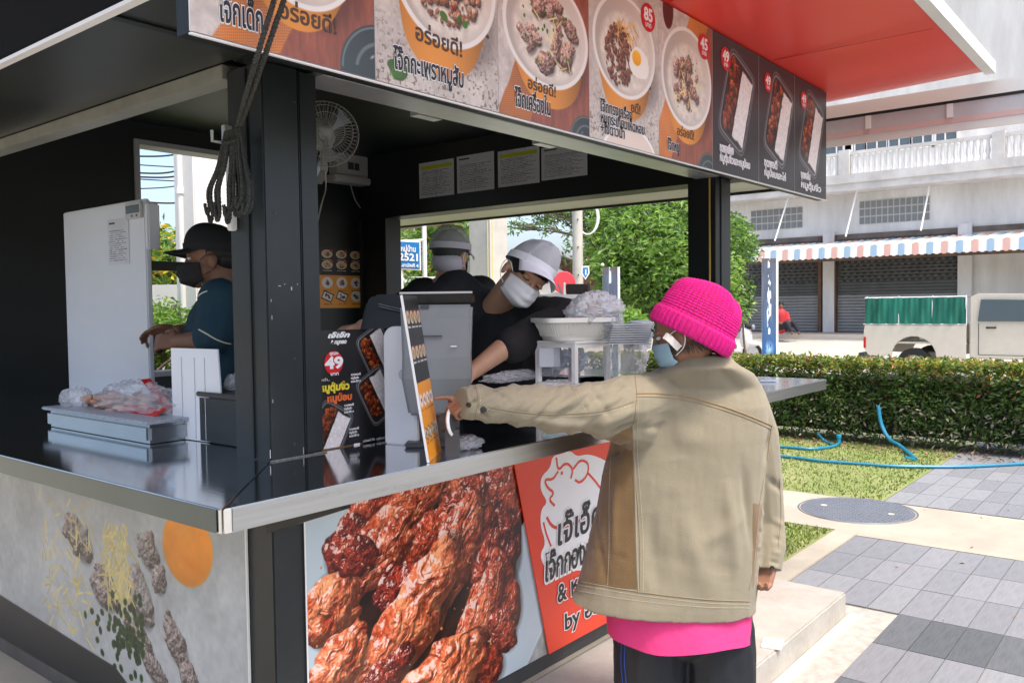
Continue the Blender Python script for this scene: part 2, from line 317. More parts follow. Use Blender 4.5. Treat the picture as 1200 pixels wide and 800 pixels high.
def tray(a, x, y, o, ang, w_, l, seed, rice=True):
    """clear takeaway box: o is its centre; rice on one side, glazed meat on the other"""
    c, s = math.cos(ang), math.sin(ang); X, Y = (x-o[0])*c+(y-o[1])*s, -(x-o[0])*s+(y-o[1])*c
    d = np.maximum(np.abs(X)/w_, np.abs(Y)/l); q = (np.abs(X/w_)**7+np.abs(Y/l)**7)**(1/7.)
    blend(a, np.clip((1.0-q)/.02, 0, 1), (.42, .42, .43)); blend(a, np.clip((.965-q)/.012, 0, 1), (.20, .20, .21))
    blend(a, np.clip((.03-np.abs(q-.90))/.02, 0, 1)*(.35+.5*fbm(x*8, y*8, seed)), (.72, .73, .74)); blend(a, np.clip((.84-q)/.012, 0, 1), (.12, .11, .11))
    if rice:
        m_ = np.clip((.80-np.maximum(np.abs((X/w_-.40)/.52), np.abs(Y/l)))/.05+(fbm(x*14, y*14, seed)-.5)*2, 0, 1); blend(a, m_, np.array((.93, .91, .90))*(.9+.16*fbm(x*60, y*60, seed, 3)[..., None]))
    sp = []; r_ = np.random.RandomState(seed)
    for i in range(64):
        u, v = (r_.uniform(-.66, -.16) if rice else r_.uniform(-.7, .7))*w_, r_.uniform(-.72, .72)*l
        sp.append((o[0]+u*c-v*s, o[1]+u*s+v*c, w_*r_.uniform(.13, .24), w_*r_.uniform(.10, .17), r_.rand()*3))
    lumps(a, x, y, sp, GRILL, seed=seed, gloss=.7)
def pic_tray(w_, h, seed):
    a = canvas(w_, h, (.175, .165, .175)); x, y = grid(a); a *= (1.1-.25*y+.14*(fbm(x*90, y*90, seed, 2)-.5))[..., None]
    tray(a, x, y, (.42, .45), .36, .25, .36, seed); return a
def pic_chicken(w_, h):
    a = canvas(w_, h, (.74, .80, .83)); x, y = grid(a); a *= (.93+.14*fbm(x*3, y*3, 2))[..., None]
    blend(a, np.clip((.035-np.abs((x-1.16)*.9+(y-1.0)*.85))/.02, 0, 1)*.5, (.88, .9, .91))
    blend(a, np.clip(((x-1.16)*.9+(y-.93)*.85-.04)/.01, 0, 1), np.array((.62, .63, .62))*(.8+.4*fbm(x*30, y*30, 4)[..., None]))
    m_, *_ = ellm(x, y, .56, .56, .50, .54, -.3, warp=(fbm(x*5, y*5, 8)-.5)*.25); blend(a, m_, np.array((.16, .075, .05))*(.5+1.2*fbm(x*25, y*25, 5)[..., None]))
    red = [((.44, .09, .05), (.86, .34, .20)), ((.58, .17, .08), (.96, .50, .33)), ((.30, .06, .04), (.70, .22, .14)), ((.70, .25, .12), (1.0, .58, .38))]
    S = [(x_, y_, a_*1.12, b_*1.25, t_) for x_, y_, a_, b_, t_ in [(.60, .05, .30, .075, -.25), (.90, .07, .22, .07, .35), (.33, .13, .18, .07, -.35), (.17, .26, .10, .07, -.5), (.78, .22, .24, .08, .55), (1.02, .22, .17, .085, 1.2),
         (.42, .22, .24, .08, -.5), (.60, .30, .26, .07, -.35), (1.00, .44, .16, .09, 1.4), (.32, .34, .17, .075, -.55), (.86, .40, .26, .085, 1.35), (.10, .45, .12, .10, -1.1),
         (.20, .30, .1, .06, .4), (.96, .62, .20, .10, 1.1), (.66, .46, .30, .10, -.9), (.42, .48, .13, .08, .2), (.46, .60, .34, .115, -.78), (.84, .70, .22, .09, -1.0),
         (.12, .66, .14, .085, -.7), (.06, .84, .13, .10, .2), (.30, .78, .16, .06, -.4), (.80, .88, .18, .09, .4), (.55, .92, .32, .13, -.38), (.28, .99, .25, .09, -.3), (.98, .80, .10, .06, .8)]]
    lumps(a, x, y, S, [red[i % 4] for i in (0, 2, 0, 2, 1, 0, 1, 0, 2, 1, 0, 3, 2, 0, 1, 2, 3, 1, 3, 1, 2, 0, 3, 1, 0)], seed=21, gloss=.5, rough=.26, grain=.20, fib=.30, wet=.9)
    lumps(a, x, y, rnd_spots(.52, .52, .52, .5, 120, .004, .010, seed=5), [((.80, .52, .25), (.98, .86, .62)), ((.7, .35, .15), (.95, .7, .4))], seed=300, gloss=.5)
    return a
def pic_egg(w_, h):
    a = canvas(w_, h, (.71, .73, .74)); x, y = grid(a)
    a *= (.80+.28*fbm(x*5+fbm(x*9, y*9, 3), y*5, 12, 5)+.12*(fbm(x*40, y*40, 1, 3)-.5))[..., None]
    m_, r, U, V = ellm(x, y, .56, .55, .5, .3, .8, soft=.2); blend(a, m_*.25, (.82, .84, .86))
    W = w_/h
    lumps(a, x, y, [(W-.63, .34, .085, .065, .6), (W-.56, .43, .055, .055, .2), (W-.70, .52, .13, .080, 1.0), (W-.72, .68, .10, .055, .5), (W-.62, .77, .12, .052, .6), (W-.45, .64, .10, .060, .9), (W-.36, .76, .11, .055, .75), (W-.98, .55, .12, .08, .2), (W-1.2, .38, .14, .08, .5)],
          [((.46, .41, .40), (.68, .63, .61))], seed=60, gloss=.12, rough=.45, grain=.26, fib=.35)
    blend(a, np.clip((fbm(x*6, y*6, 31, 4)-.48)/.2, 0, 1)*.45, (.62, .64, .64))
    m_, r, U, V = ellm(x, y, W-.36, .285, .170, .140, -.12, soft=.012, warp=(fbm(x*7, y*7, 4)-.5)*.06); blend(a, m_, np.array((.90, .55, .13))*(.90-.12*V[..., None]+.06*U[..., None]+.22*fbm(x*9, y*9, 44)[..., None]))
    m_, *_ = ellm(x, y, W-.33, .345, .10, .04, .2, soft=.04, warp=(fbm(x*14, y*14, 9)-.5)*.5); blend(a, m_*.6, (.85, .45, .06))
    m_, *_ = ellm(x, y, W-.38, .23, .08, .04, 0, soft=.06); blend(a, m_*.35, (.97, .76, .42))
    ginger(a, x, y, W-.86, .42, .20, .30, 170, 8, (.80, .74, .50)); ginger(a, x, y, W-1.3, .5, .5, .6, 90, 9, (.8, .74, .5))
    r_ = np.random.RandomState(4)
    for i in range(120):
        cx, cy = W-.66-abs(r_.normal(0, .17))-.02, .70+r_.normal(0, .07); m_, r, *_ = ellm(x, y, cx, cy, .020, .016, r_.rand()*3, soft=.006); g = r_.uniform(.6, 1.2)
        blend(a, m_, np.array((.09, .20, .09))*g); blend(a, np.clip((.14-np.abs(r-.7))/.1, 0, 1)*m_, np.array((.22, .36, .18))*g)
    blend(a, np.clip(((y-.845)-np.maximum(x-W+.91, 0)*.42-np.minimum(x-W+.91, 0)*.05)/.008, 0, 1)*(x < W-.50), (.13, .15, .16))
    return a
def pic_standee(w_, h):
    a = canvas(w_, h, (.11, .11, .12)); x, y = grid(a); a *= (.9+.2*fbm(x*90, y*90, 3, 2))[..., None]; W = w_/h
    tray(a, x, y, (W-.12, .22), -.5, .18, .24, 5); tray(a, x, y, (W-.13, .60), -.5, .18, .24, 9); tray(a, x, y, (.13, .86), .5, .19, .24, 13)
    return a
def pic_menu(w_, h, seed, big=False):
    """the stand-up menu card and the wall menu: dark upper field of bowls, orange lower field of dishes"""
    a = canvas(w_, h, (.10, .105, .11)); x, y = grid(a); W = w_/h
    blend(a, (y > .52)*1., (.90, .58, .16))
    r_ = np.random.RandomState(seed); n = 4
    for row in range(2):
        for i in range(n):
            cx, cy, r0 = W*(i+.5)/n, .13+.21*row, min(W/n*.46, .085); m_, *_ = ellm(x, y, cx, cy, r0, r0); blend(a, m_, (.86, .78, .66))
            m_, *_ = ellm(x, y, cx, cy, r0*.8, r0*.8); blend(a, m_, (.78, .68, .50)); lumps(a, x, y, rnd_spots(cx, cy, r0*.5, r0*.5, 9, r0*.16, r0*.3, seed=seed+i+9*row), MEAT, seed=i, gloss=.2)
            m_, *_ = ellm(x, y, cx+r0*.8, cy-r0*.75, r0*.32, r0*.32); blend(a, m_, (.80, .12, .10))
            blend(a, (np.abs(y-cy-r0*1.35) < .006)*(np.abs(x-cx) < r0*.8)*(fbm(x*160, y*3, 2, 1) > .35)*1., (.80, .80, .78))
        for i in range(n):
            cx, cy, r0 = W*(i+.5)/n, .63+.2*row, min(W/n*.46, .085)
            if row and i < 3: blend(a, ((np.abs((x-cx)*.9+(y-cy)*.4) < r0*.95)*(np.abs((y-cy)*.9-(x-cx)*.4) < r0*.75))*1., (.18, .17, .17)); blend(a, ((np.abs((x-cx)*.9+(y-cy)*.4) < r0*.8)*(np.abs((y-cy)*.9-(x-cx)*.4) < r0*.55))*1., (.86, .83, .78))
            else: m_, *_ = ellm(x, y, cx, cy, r0, r0); blend(a, m_, (.88, .86, .84))
            lumps(a, x, y, rnd_spots(cx, cy, r0*.4, r0*.4, 7, r0*.16, r0*.3, seed=seed+i+40*row), GRILL, seed=i, gloss=.2)
            blend(a, (np.abs(y-cy-r0*1.35) < .005)*(np.abs(x-cx) < r0*.8)*(fbm(x*160, y*3, 5, 1) > .35)*1., (.35, .20, .05))
    return a
def pic_paper(w_, h, seed, head):
    a = canvas(w_, h, (.78, .79, .82)); x, y = grid(a); W = w_/h; a *= (.95+.08*fbm(x*4, y*4, seed))[..., None]
    if head: blend(a, (np.abs(y-.15) < .055)*(np.abs(x-W/2) < W*.45)*1., (.72, .76, .12))
    else: blend(a, (np.abs(y-.09) < .02)*(x < W*.35)*(x > W*.06)*1., (.2, .2, .22))
    for i in range(15):
        yy = .26+i*.046; e = W*(.92-.3*((seed*7+i*13) % 5)/5); blend(a, (np.abs(y-yy) < .009)*(x > W*.07)*(x < e)*(fbm(x*70, y*2+i*5, seed, 1) > .38)*.75, (.28, .29, .33))
    if seed % 2: blend(a, (np.abs(x-W*.5) < .006)*(y > .24)*.5, (.3, .3, .34))
    return a
# ================= the kiosk =================
def onp(px, py, ax, val):               # where the line of sight through a pixel of the photograph meets a real plane
    q = RT*(px-603)/FOC + DN*(py-400)/FOC + FW; return EYE+q*(val-EYE[ax])/q[ax]
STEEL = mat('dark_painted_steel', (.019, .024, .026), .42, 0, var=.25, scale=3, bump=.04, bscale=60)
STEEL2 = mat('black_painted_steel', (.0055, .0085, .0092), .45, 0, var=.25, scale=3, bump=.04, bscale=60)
INOX = mat('polished_stainless', (.72, .74, .76), .10, 1, var=.05, scale=4, bump=.015, bscale=140, stretch=(1, .08, 1))
INOXE = mat('brushed_stainless_edge', (.50, .52, .54), .30, 1, var=.10, scale=5, stretch=(.6, .6, 14))
ALU = mat('brushed_aluminium', (.62, .63, .62), .35, .7, var=.12, scale=6)
WHITEP = mat('white_painted_metal', (.78, .78, .76), .4, var=.05, scale=4)
CREAM = mat('cream_soffit_sheet', (.62, .59, .52), .5, var=.08, scale=3)
REDC = mat('red_canopy_sheet', (.78, .045, .030), .33, var=.06, scale=1.2)
SKIRT = mat('dark_grey_skirting', (.05, .05, .05), .5, var=.15)
ANT = mat('dark_olive_soffit', (.026, .029, .026), .38, var=.30, scale=2.2)
PB = mat('print_black', (.02, .02, .022), .4); PW = mat('print_white', (.86, .86, .86), .4); PR = mat('print_red', (.62, .012, .02), .35)

K = thing('food_kiosk', 'black steel street food kiosk with wraparound stainless counter and red canopy', 'food kiosk', (1.41, 2.02, .125))
MB().box(1.41, 4.42, 2.03, 5.03, .127, .30).build('floor', mat('kiosk_floor_board', (.10, .095, .09), .6, var=.2), K)
def post(x0, y0, fx=1):
    m = MB().box(x0, x0+.19, y0, y0+.17, .127, 2.70 if x0 < 2 else 2.24)
    m.build('corner_post', STEEL, K, bevel=.004)
m = MB().box(1.41, 1.53, 2.02, 2.19, .127, 2.268); m.build('corner_post', STEEL, K, bevel=.004)
MB().box(1.536, 1.60, 2.024, 2.186, 1.16, 2.266).build('frame_profile', STEEL, K, bevel=.004)
m = MB(); m.box(1.405, 1.409, 2.09, 2.096, 1.16, 2.26); m.build('panel_seam', STEEL2, K)
m = MB().box(4.30, 4.42, 2.02, 2.19, .127, 2.268); m.build('corner_post', STEEL, K, bevel=.004)
MB().box(4.235, 4.294, 2.024, 2.186, 1.16, 2.266).build('frame_profile', STEEL2, K, bevel=.004)
MB().box(4.230, 4.2345, 2.050, 2.058, 1.16, 2.26).build('edge_strip', mat('ochre_gasket', (.62, .40, .10), .5), K)
post(1.41, 4.86); post(4.23, 4.86)
# counter: three steel tops mitred at the corners
zt, zb = 1.156, 1.102
def ctop(poly):
    m = MB(); m.prism([(x, y) for x, y in poly], (0, 0, zb), (1, 0, 0), (0, 1, 0), zt-zb); m.f = m.f
    return m.build('counter_top', INOX, K, bevel=.0025)
ctop([(1.0075, 1.62), (4.7985, 1.62), (4.32, 2.099), (4.32, 2.42), (1.80, 2.42), (1.4885, 2.101)])
ctop([(1.006, 1.6215), (1.4855, 2.101), (1.797, 2.4225), (1.797, 5.35), (1.006, 5.35)])
ctop([(4.80, 1.6215), (4.80, 5.03), (4.323, 5.03), (4.323, 2.0985)])
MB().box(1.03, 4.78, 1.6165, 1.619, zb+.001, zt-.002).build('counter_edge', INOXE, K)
MB().box(1.0025, 1.0045, 1.64, 5.33, zb+.001, zt-.002).build('counter_edge', mat('brushed_stainless_shade', (.13, .165, .17), .3, 1, var=.1, scale=5), K)  # left edge: darker copy of the edge steel, shade set in the colour
m = MB(); m.box(1.05, 1.38, 2.3, 5.0, 1.085, 1.10); [m.beam((1.39+.95*k, 2.0, .98), (1.39+.95*k, 1.68, 1.09), .03, .03) for k in (0,)]; m.build('counter_bracket', STEEL2, K)
# base walls and printed fronts
MB().box(1.54, 4.29, 2.035, 2.075, .30, 1.10).build('front_panel', SKIRT, K)
MB().box(1.535, 4.295, 2.026, 2.034, .127, .30).build('skirting', SKIRT, K)
MB().box(1.425, 1.46, 2.20, 4.85, .127, 1.10).build('side_panel', SKIRT, K)
MB().box(4.37, 4.41, 2.20, 4.85, .127, 1.10).build('side_panel', SKIRT, K)
ck = sheet('printed_panel', (1.518, 2.014, .193), (1, 0, 0), (0, 0, 1), 1.19, .905, img_mat('print_grilled_pork', pic_chicken(1010, 768), .30), K, .005, label='picture panel of glazed grilled pork pieces')
# slanted red field
redm = mat('print_orange_red', (.80, .060, .025), .35, var=.05, scale=2)
rp = MB(); rp.prism([(2.450, 1.098), (2.683, .193), (4.22, .193), (4.22, 1.098)], (0, 2.0135, 0), (1, 0, 0), (0, 0, 1), .004); rp.v = [(x, y-.0045, z) for x, y, z in rp.v]
red = rp.build('printed_panel', redm, K, label='red panel with the white chef pig outline and shop lettering')
MB().add([(1.512, 2.0125, .19), (1.518, 2.0125, .19), (1.518, 2.0125, 1.1), (1.512, 2.0125, 1.1)], [(0, 1, 2, 3)]).build('panel_trim', WHITEP, K)
eg = sheet('printed_panel', (1.404, 4.85, .193), (0, -1, 0), (0, 0, 1), 2.71, .905, img_mat('print_egg_porridge', pic_egg(1500, 500), .40), K, .005, label='picture panel of porridge with an egg yolk')
MB().box(1.398, 1.404, 2.134, 2.138, .19, 1.1).build('panel_trim', WHITEP, K)
# headers, walls, ceiling
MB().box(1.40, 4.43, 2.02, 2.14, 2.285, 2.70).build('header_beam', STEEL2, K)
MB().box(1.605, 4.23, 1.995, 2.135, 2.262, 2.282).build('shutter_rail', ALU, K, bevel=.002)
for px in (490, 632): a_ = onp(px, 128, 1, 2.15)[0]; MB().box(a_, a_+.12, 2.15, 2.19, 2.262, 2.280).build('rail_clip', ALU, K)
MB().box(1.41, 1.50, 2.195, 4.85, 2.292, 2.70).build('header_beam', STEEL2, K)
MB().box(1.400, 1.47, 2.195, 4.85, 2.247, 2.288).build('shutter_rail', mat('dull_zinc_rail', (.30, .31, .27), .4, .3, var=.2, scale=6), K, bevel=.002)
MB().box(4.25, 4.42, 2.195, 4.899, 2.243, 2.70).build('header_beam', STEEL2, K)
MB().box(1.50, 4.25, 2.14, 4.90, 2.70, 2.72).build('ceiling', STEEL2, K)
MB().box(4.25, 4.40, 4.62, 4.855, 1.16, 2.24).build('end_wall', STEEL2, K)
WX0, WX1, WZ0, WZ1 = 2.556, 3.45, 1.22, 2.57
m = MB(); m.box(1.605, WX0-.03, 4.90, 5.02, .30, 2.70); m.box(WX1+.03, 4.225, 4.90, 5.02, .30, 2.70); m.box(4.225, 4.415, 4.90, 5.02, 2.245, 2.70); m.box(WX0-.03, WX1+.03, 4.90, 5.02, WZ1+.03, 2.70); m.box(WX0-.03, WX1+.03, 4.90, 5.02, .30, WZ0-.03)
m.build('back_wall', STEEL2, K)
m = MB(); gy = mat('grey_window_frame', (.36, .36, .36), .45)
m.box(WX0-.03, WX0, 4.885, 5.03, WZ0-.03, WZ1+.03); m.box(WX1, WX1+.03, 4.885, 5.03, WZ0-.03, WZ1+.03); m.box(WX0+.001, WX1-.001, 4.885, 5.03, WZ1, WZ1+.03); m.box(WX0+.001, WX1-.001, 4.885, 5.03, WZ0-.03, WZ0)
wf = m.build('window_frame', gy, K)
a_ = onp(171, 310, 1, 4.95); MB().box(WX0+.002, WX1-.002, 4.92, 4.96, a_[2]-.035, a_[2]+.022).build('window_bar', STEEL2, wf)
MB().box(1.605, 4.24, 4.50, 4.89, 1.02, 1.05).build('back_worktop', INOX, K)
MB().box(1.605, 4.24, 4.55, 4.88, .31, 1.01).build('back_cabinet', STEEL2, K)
# eaves: dark soffit on the left and front, cream soffit at the right end
MB().box(.962, 1.398, 1.63, 5.5, 2.290, 2.31).build('eave_soffit', ANT, K)
MB().box(1.402, 4.79, 1.665, 1.99, 2.300, 2.32).build('eave_soffit', STEEL2, K)
MB().box(.962, 1.398, 2.02, 2.05, 2.284, 2.289).build('soffit_joint', STEEL2, K)
MB().box(4.435, 4.81, 1.665, 5.4, 2.250, 2.27).build('eave_soffit', CREAM, K)
MB().box(4.811, 4.83, 1.665, 5.4, 2.235, 2.27).build('eave_edge', mat('dark_gasket', (.02, .02, .02), .5), K)
MB().box(.945, .960, 1.61, 5.5, 2.262, 2.74).build('fascia', mat('matt_black_fascia', (.006, .007, .007), .85, spec=.15), K)
MB().box(.938, .960, 1.61, 5.5, 2.252, 2.2615).build('fascia_trim', WHITEP, K)
MB().box(4.812, 4.83, 1.665, 5.4, 2.272, 2.735).build('fascia', WHITEP, K)
# canopy
m = MB(); u = np.array((1., 0, 0)); v = nrm((0, -1, .03))
m.prism([(0, 0), (3.40, 0), (3.40, 4.85), (0, 4.85)], (1.63, 5.73, 2.60), u, v, -.04); 
m = MB(); m.add([(.68, 5.7, 2.742), (5.01, 5.7, 2.742), (5.01, 1.69, 2.742), (4.985, .885, 2.765), (.68, .885, 2.765), (.68, 1.69, 2.742)], [(0, 1, 2, 5), (5, 2, 3, 4)])
m.add([(.68, 5.7, 2.80), (5.01, 5.7, 2.80), (5.01, 1.69, 2.80), (4.985, .885, 2.80), (.68, .885, 2.80), (.68, 1.69, 2.80)], [(5, 2, 1, 0), (4, 3, 2, 5)])
m.add([(.68, 5.7, 2.742), (5.01, 5.7, 2.742), (5.01, 1.69, 2.742), (4.985, .885, 2.765), (.68, .885, 2.765), (.68, 5.7, 2.80), (5.01, 5.7, 2.80), (5.01, 1.69, 2.80), (4.985, .885, 2.80), (.68, .885, 2.80)], [(0, 5, 6, 1), (1, 6, 7, 2), (2, 7, 8, 3), (3, 8, 9, 4), (4, 9, 5, 0)])
can = m.build('canopy', REDC, K)
MB().box(.66, 5.02, .835, .883, 2.755, 2.815).build('canopy_edge', WHITEP, K)
for xx in (2.95, 3.98): MB().box(xx, xx+.006, .90, 1.60, 2.742, 2.744).build('canopy_seam', mat('red_seam', (.60, .03, .02), .5), K)
val = MB(); yy0, yy1 = -.6, 2.2
val.box(5.04, 5.07, yy0, yy1, 2.655, 2.725); val.build('valance_rim', mat('valance_off_white', (.70, .69, .66), .4), K)
MB().box(5.045, 5.065, yy0, yy1, 2.640, 2.6545).build('valance_gasket', mat('dark_gasket', (.02, .02, .02), .5), K)
vp = MB().box(5.05, 5.06, yy0, yy1, 2.565, 2.6395).build('valance_panel', mat('valance_grey_sheet', (.52, .52, .54), .25, var=.06), K)
MB().box(5.048, 5.058, yy0, yy1, 2.535, 2.5645).build('valance_reflection', mat('valance_pink_reflection', (.62, .44, .42), .3), K)  # pink strip: the red canopy's reflection put into the colour
MB().box(5.05, 5.06, yy0, yy1, 2.490, 2.5345).build('valance_panel', mat('valance_off_white', (.70, .69, .66), .4), K)
for y_ in (.2, .62, 1.04, 1.46): MB().box(5.044, 5.0495, y_, y_+.03, 2.566, 2.6395).build('valance_joint', WHITEP, K)

# ---- shop emblem and lettering on the red panel: outline of a pig in a chef hat ----
U, V = np.array((1., 0, 0)), np.array((0, 0, 1.))
def front(px, py, y=2.0085): return onp(px, py, 1, y)
def strip(pts, wd, m, parent, y, closed=False, name='emblem_line'):
    q = [front(*p, y) for p in pts]; n = len(q); out = []
    # smooth the outline
    for _ in range(2):
        r_ = []
        for i in range(n if closed else n-1):
            a, b = q[i], q[(i+1) % n]; r_ += [a*.75+b*.25, a*.25+b*.75]
        if not closed: r_ = [q[0]]+r_+[q[-1]]
        q = r_; n = len(q)
    mb = MB()
    for i in range(n if closed else n-1):
        a, b = q[i], q[(i+1) % n]; d = nrm(b-a); s = np.array((-d[2], 0, d[0]))*wd/2
        mb.add([a-s-d*wd*.15, b-s+d*wd*.15, b+s+d*wd*.15, a+s-d*wd*.15], [(0, 1, 2, 3)])
    mb.v = [(x, y+((i//4) % 2)*-.0001, z) for i, (x, yy, z) in enumerate(mb.v)]
    return mb.build(name, m, parent)
def fillp(pts, m, parent, y, name='emblem_fill'):
    q = [front(*p, y) for p in pts]; n = len(q)
    for _ in range(2): q = [r_ for i in range(len(q)) for r_ in (q[i]*.75+q[(i+1) % len(q)]*.25, q[i]*.25+q[(i+1) % len(q)]*.75)]
    return MB().add(q, [tuple(range(len(q)))[::-1]]).build(name, m, parent)
body = [(647, 534), (660, 531), (668, 527), (676, 535), (690, 531), (712, 540), (735, 560), (745, 600), (735, 650), (712, 668), (640, 668), (632, 650), (640, 636), (633, 615), (634, 596), (642, 588), (633, 574), (634, 558), (645, 548)]
fillp(body, PW, red, 2.0042)
inner = [(656, 546), (666, 541), (675, 552), (690, 545), (700, 560), (722, 580), (728, 610), (715, 640)]
strip([(652, 536), (654, 552), (663, 541), (672, 549), (669, 560)], .011, redm, red, 2.0034)
strip([(672, 549), (680, 538), (690, 542), (689, 556), (680, 566), (674, 562)], .011, redm, red, 2.0034)
strip([(689, 554), (700, 566), (716, 590), (716, 620)], .011, redm, red, 2.0034)
strip([(654, 552), (648, 562), (638, 561), (641, 571), (650, 577), (643, 585), (650, 592)], .011, redm, red, 2.0034)
strip([(641, 606), (645, 614), (652, 619), (668, 616), (685, 606)], .013, redm, red, 2.0034)
strip([(637, 612), (640, 625), (646, 640)], .010, redm, red, 2.0034)
c0 = front(658.5, 554, 2.003); MB().lathe(c0, (0, -1, 0), [(0, 0), (.008, 0), (.008, .0004), (0, .0004)], 12).build('emblem_eye', redm, red)
def ftext(s, px, py, size, ex, ang=0, **k):
    c, s_ = math.cos(ang), math.sin(ang); o = front(px, py, 2.0028); return outlined(s, o, (c, 0, s_), (-s_, 0, c), size, red, width=front(ex, py)[0]-o[0], **k)
ftext('เจ๊เอ็ด', 651, 640, .150, 700, .06, ob=.06, shear=.15)
ftext('โจ๊กกองปราบ', 637, 682, .140, 712, .03, ob=.10, shear=.15)
ftext('& หมูทอด', 653, 706, .105, 712, .03, ob=.065)
ftext('by อร่อยดี', 661, 738, .095, 730, .02, ob=.065)

# ================= the menu board over the opening =================
SY = 1.612
SB = thing('menu_signboard', 'long overhead menu board with pictures of porridge bowls and boxed rice meals', 'menu board', (.957, SY, 2.15))
MB().box(.957, 4.757, SY+.006, SY+.05, 2.15, 2.741).build('backing', STEEL2, SB)
MB().box(.957, 4.76, SY-.003, SY+.0055, 2.1455, 2.1495).build('bottom_trim', WHITEP, SB)
XE = [.957, 1.459, 1.94, 2.418, 2.891, 3.351, 3.835, 4.287, 4.757]
def spt(px, py, lift=0): return onp(px, py, 1, SY-lift)
def badge(px, py, r_, n_, parent, dy=0):
    c = spt(px, py, .0015); MB().lathe(c, (0, -1, 0), [(0, 0), (r_, 0), (r_, .0006), (0, .0006)], 28).build('price_badge', PR, parent)
    text(n_, c+V*(-r_*.22)-U*r_*.0, U, V, r_*1.25, PW, parent, bold=.035, lift=.0012, align='CENTER'); text('บาท', c+V*(-r_*.68), U, V, r_*.52, PW, parent, bold=.02, lift=.0012, align='CENTER')
WNAMES = [('child size porridge', 0), ('basil pork porridge', 1), ('offal porridge', 2), ('special porridge with a fried egg', 3), ('pork porridge', 4)]
PAN = []
for i in range(8):
    W_, H_ = XE[i+1]-XE[i]-.002, .585
    arr = pic_bowl(int(420*W_/H_), 420, WNAMES[i][1], 30+i*7) if i < 5 else pic_tray(int(360*W_/H_), 360, 80+i)
    lab = 'menu panel showing '+WNAMES[i][0] if i < 5 else None
    PAN.append(sheet('menu_panel', (XE[i]+.001, SY, 2.153), U, V, W_, H_, img_mat('print_menu_%d' % i, arr, .38), SB, .005, label=lab))
def stext(i, s, px, py, size, ex, **k): return outlined(s, spt(px, py, .0005), U, V, size, PAN[i], width=spt(ex, py)[0]-spt(px, py)[0], **k)
stext(0, 'โจ๊กเด็ก', 256, 24, .078, 307, ob=.06)
stext(1, 'โจ๊กกะเพราหมูสับ', 461, 80, .070, 542, ob=.06)
stext(2, 'โจ๊กเครื่องใน', 603, 124, .070, 644, ob=.06)
stext(3, 'โจ๊กทรงเครื่อง', 703, 130, .053, 740, ob=.065); stext(3, 'หมูกระเทียมเห็ดหอม', 703, 143, .050, 754, ob=.065); stext(3, '+ไข่ดาวน้ำ', 703, 155, .050, 731, ob=.065)
stext(4, 'โจ๊กหมู', 782, 175, .055, 795, ob=.065)
for i, (px, py) in enumerate(((843, 177), (895, 194), (938, 208))):
    stext(5+i, ('ชุดพอเพียง', 'ชุดพอดี', 'ชุดพออิ่ม')[i], px, py, .052, px+(16,15,11)[i], ob=.04, b=.02, dark=PW, light=PW); stext(5+i, ('หมูตุ้มจิ๋วและหมูป้อม', 'หมูป้อมและไก่', 'หมูตุ้มจิ๋ว')[i], px, py+11, .046, px+(35,25,23)[i], ob=.04, b=.02, dark=PW, light=PW)
BRN = mat('print_brown', (.085, .045, .025), .4)
text('อร่อยดี!', spt(326, 20), U, V, .054, BRN, PAN[0], bold=.02); text('อร่อยดี!', spt(486, 46), nrm((1, 0, -.04)), V, .060, BRN, PAN[1], bold=.02)
text('อร่อยดี!', spt(618, 103), nrm((1, 0, -.02)), V, .048, BRN, PAN[2], bold=.02); text('อร่อยดี!', spt(793, 158), U, V, .048, BRN, PAN[4], bold=.02); text('ยดี!', spt(739, 131), U, V, .048, BRN, PAN[3], bold=.02)
badge(759.5, 21, .052, '85', PAN[3]); badge(825, 55, .052, '45', PAN[4]); badge(850.5, 69, .050, '49', PAN[5]); badge(900, 97, .045, '49', PAN[6]); badge(942, 118, .045, '49', PAN[7])

# ================= things on the kiosk =================
def grp(px, py): return onp(px, py, 2, zt)
# rope bundle on the corner post
RPE = mat('grey_green_rope', (.040, .042, .036), .85, var=.5, scale=90, bump=.6, bscale=160)
def rope(mb, pts, r_=.0045, tw=.03):
    pts = [np.array(p, float) for p in pts]; q = [pts[0]]
    for a, b in zip(pts[:-1], pts[1:]):
        n = max(1, int(np.linalg.norm(b-a)/.004)); q += [a+(b-a)*k/n for k in range(1, n+1)]
    for ph in (0, 2.09, 4.19):
        o = []; s = 0
        for i, p in enumerate(q):
            d = nrm(q[min(i+1, len(q)-1)]-q[max(i-1, 0)]); e = nrm(np.cross(d, (.3, .9, .2))); g = np.cross(d, e)
            if i: s += np.linalg.norm(q[i]-q[i-1])
            o.append(p+r_*.55*(math.cos(ph+s/tw*6.28)*e+math.sin(ph+s/tw*6.28)*g))
        mb.tube(o, r_*.6, 5)
def curve(pts, n=12):               # Catmull-Rom through the points
    p = [np.array(q, float) for q in pts]; p = [2*p[0]-p[1]]+p+[2*p[-1]-p[-2]]; o = []
    for i in range(1, len(p)-2):
        for k in range(n):
            t = k/n; o.append(.5*((2*p[i])+(-p[i-1]+p[i+1])*t+(2*p[i-1]-5*p[i]+4*p[i+1]-p[i+2])*t*t+(-p[i-1]+3*p[i]-3*p[i+1]+p[i+2])*t**3))
    return o+[p[-2]]
top_ = onp(277, 157, 0, 1.37)
RB = thing('rope_bundle', 'coiled grey rope hanked on a hook on the black corner post', 'rope', top_)
m = MB(); r_ = np.random.RandomState(3)
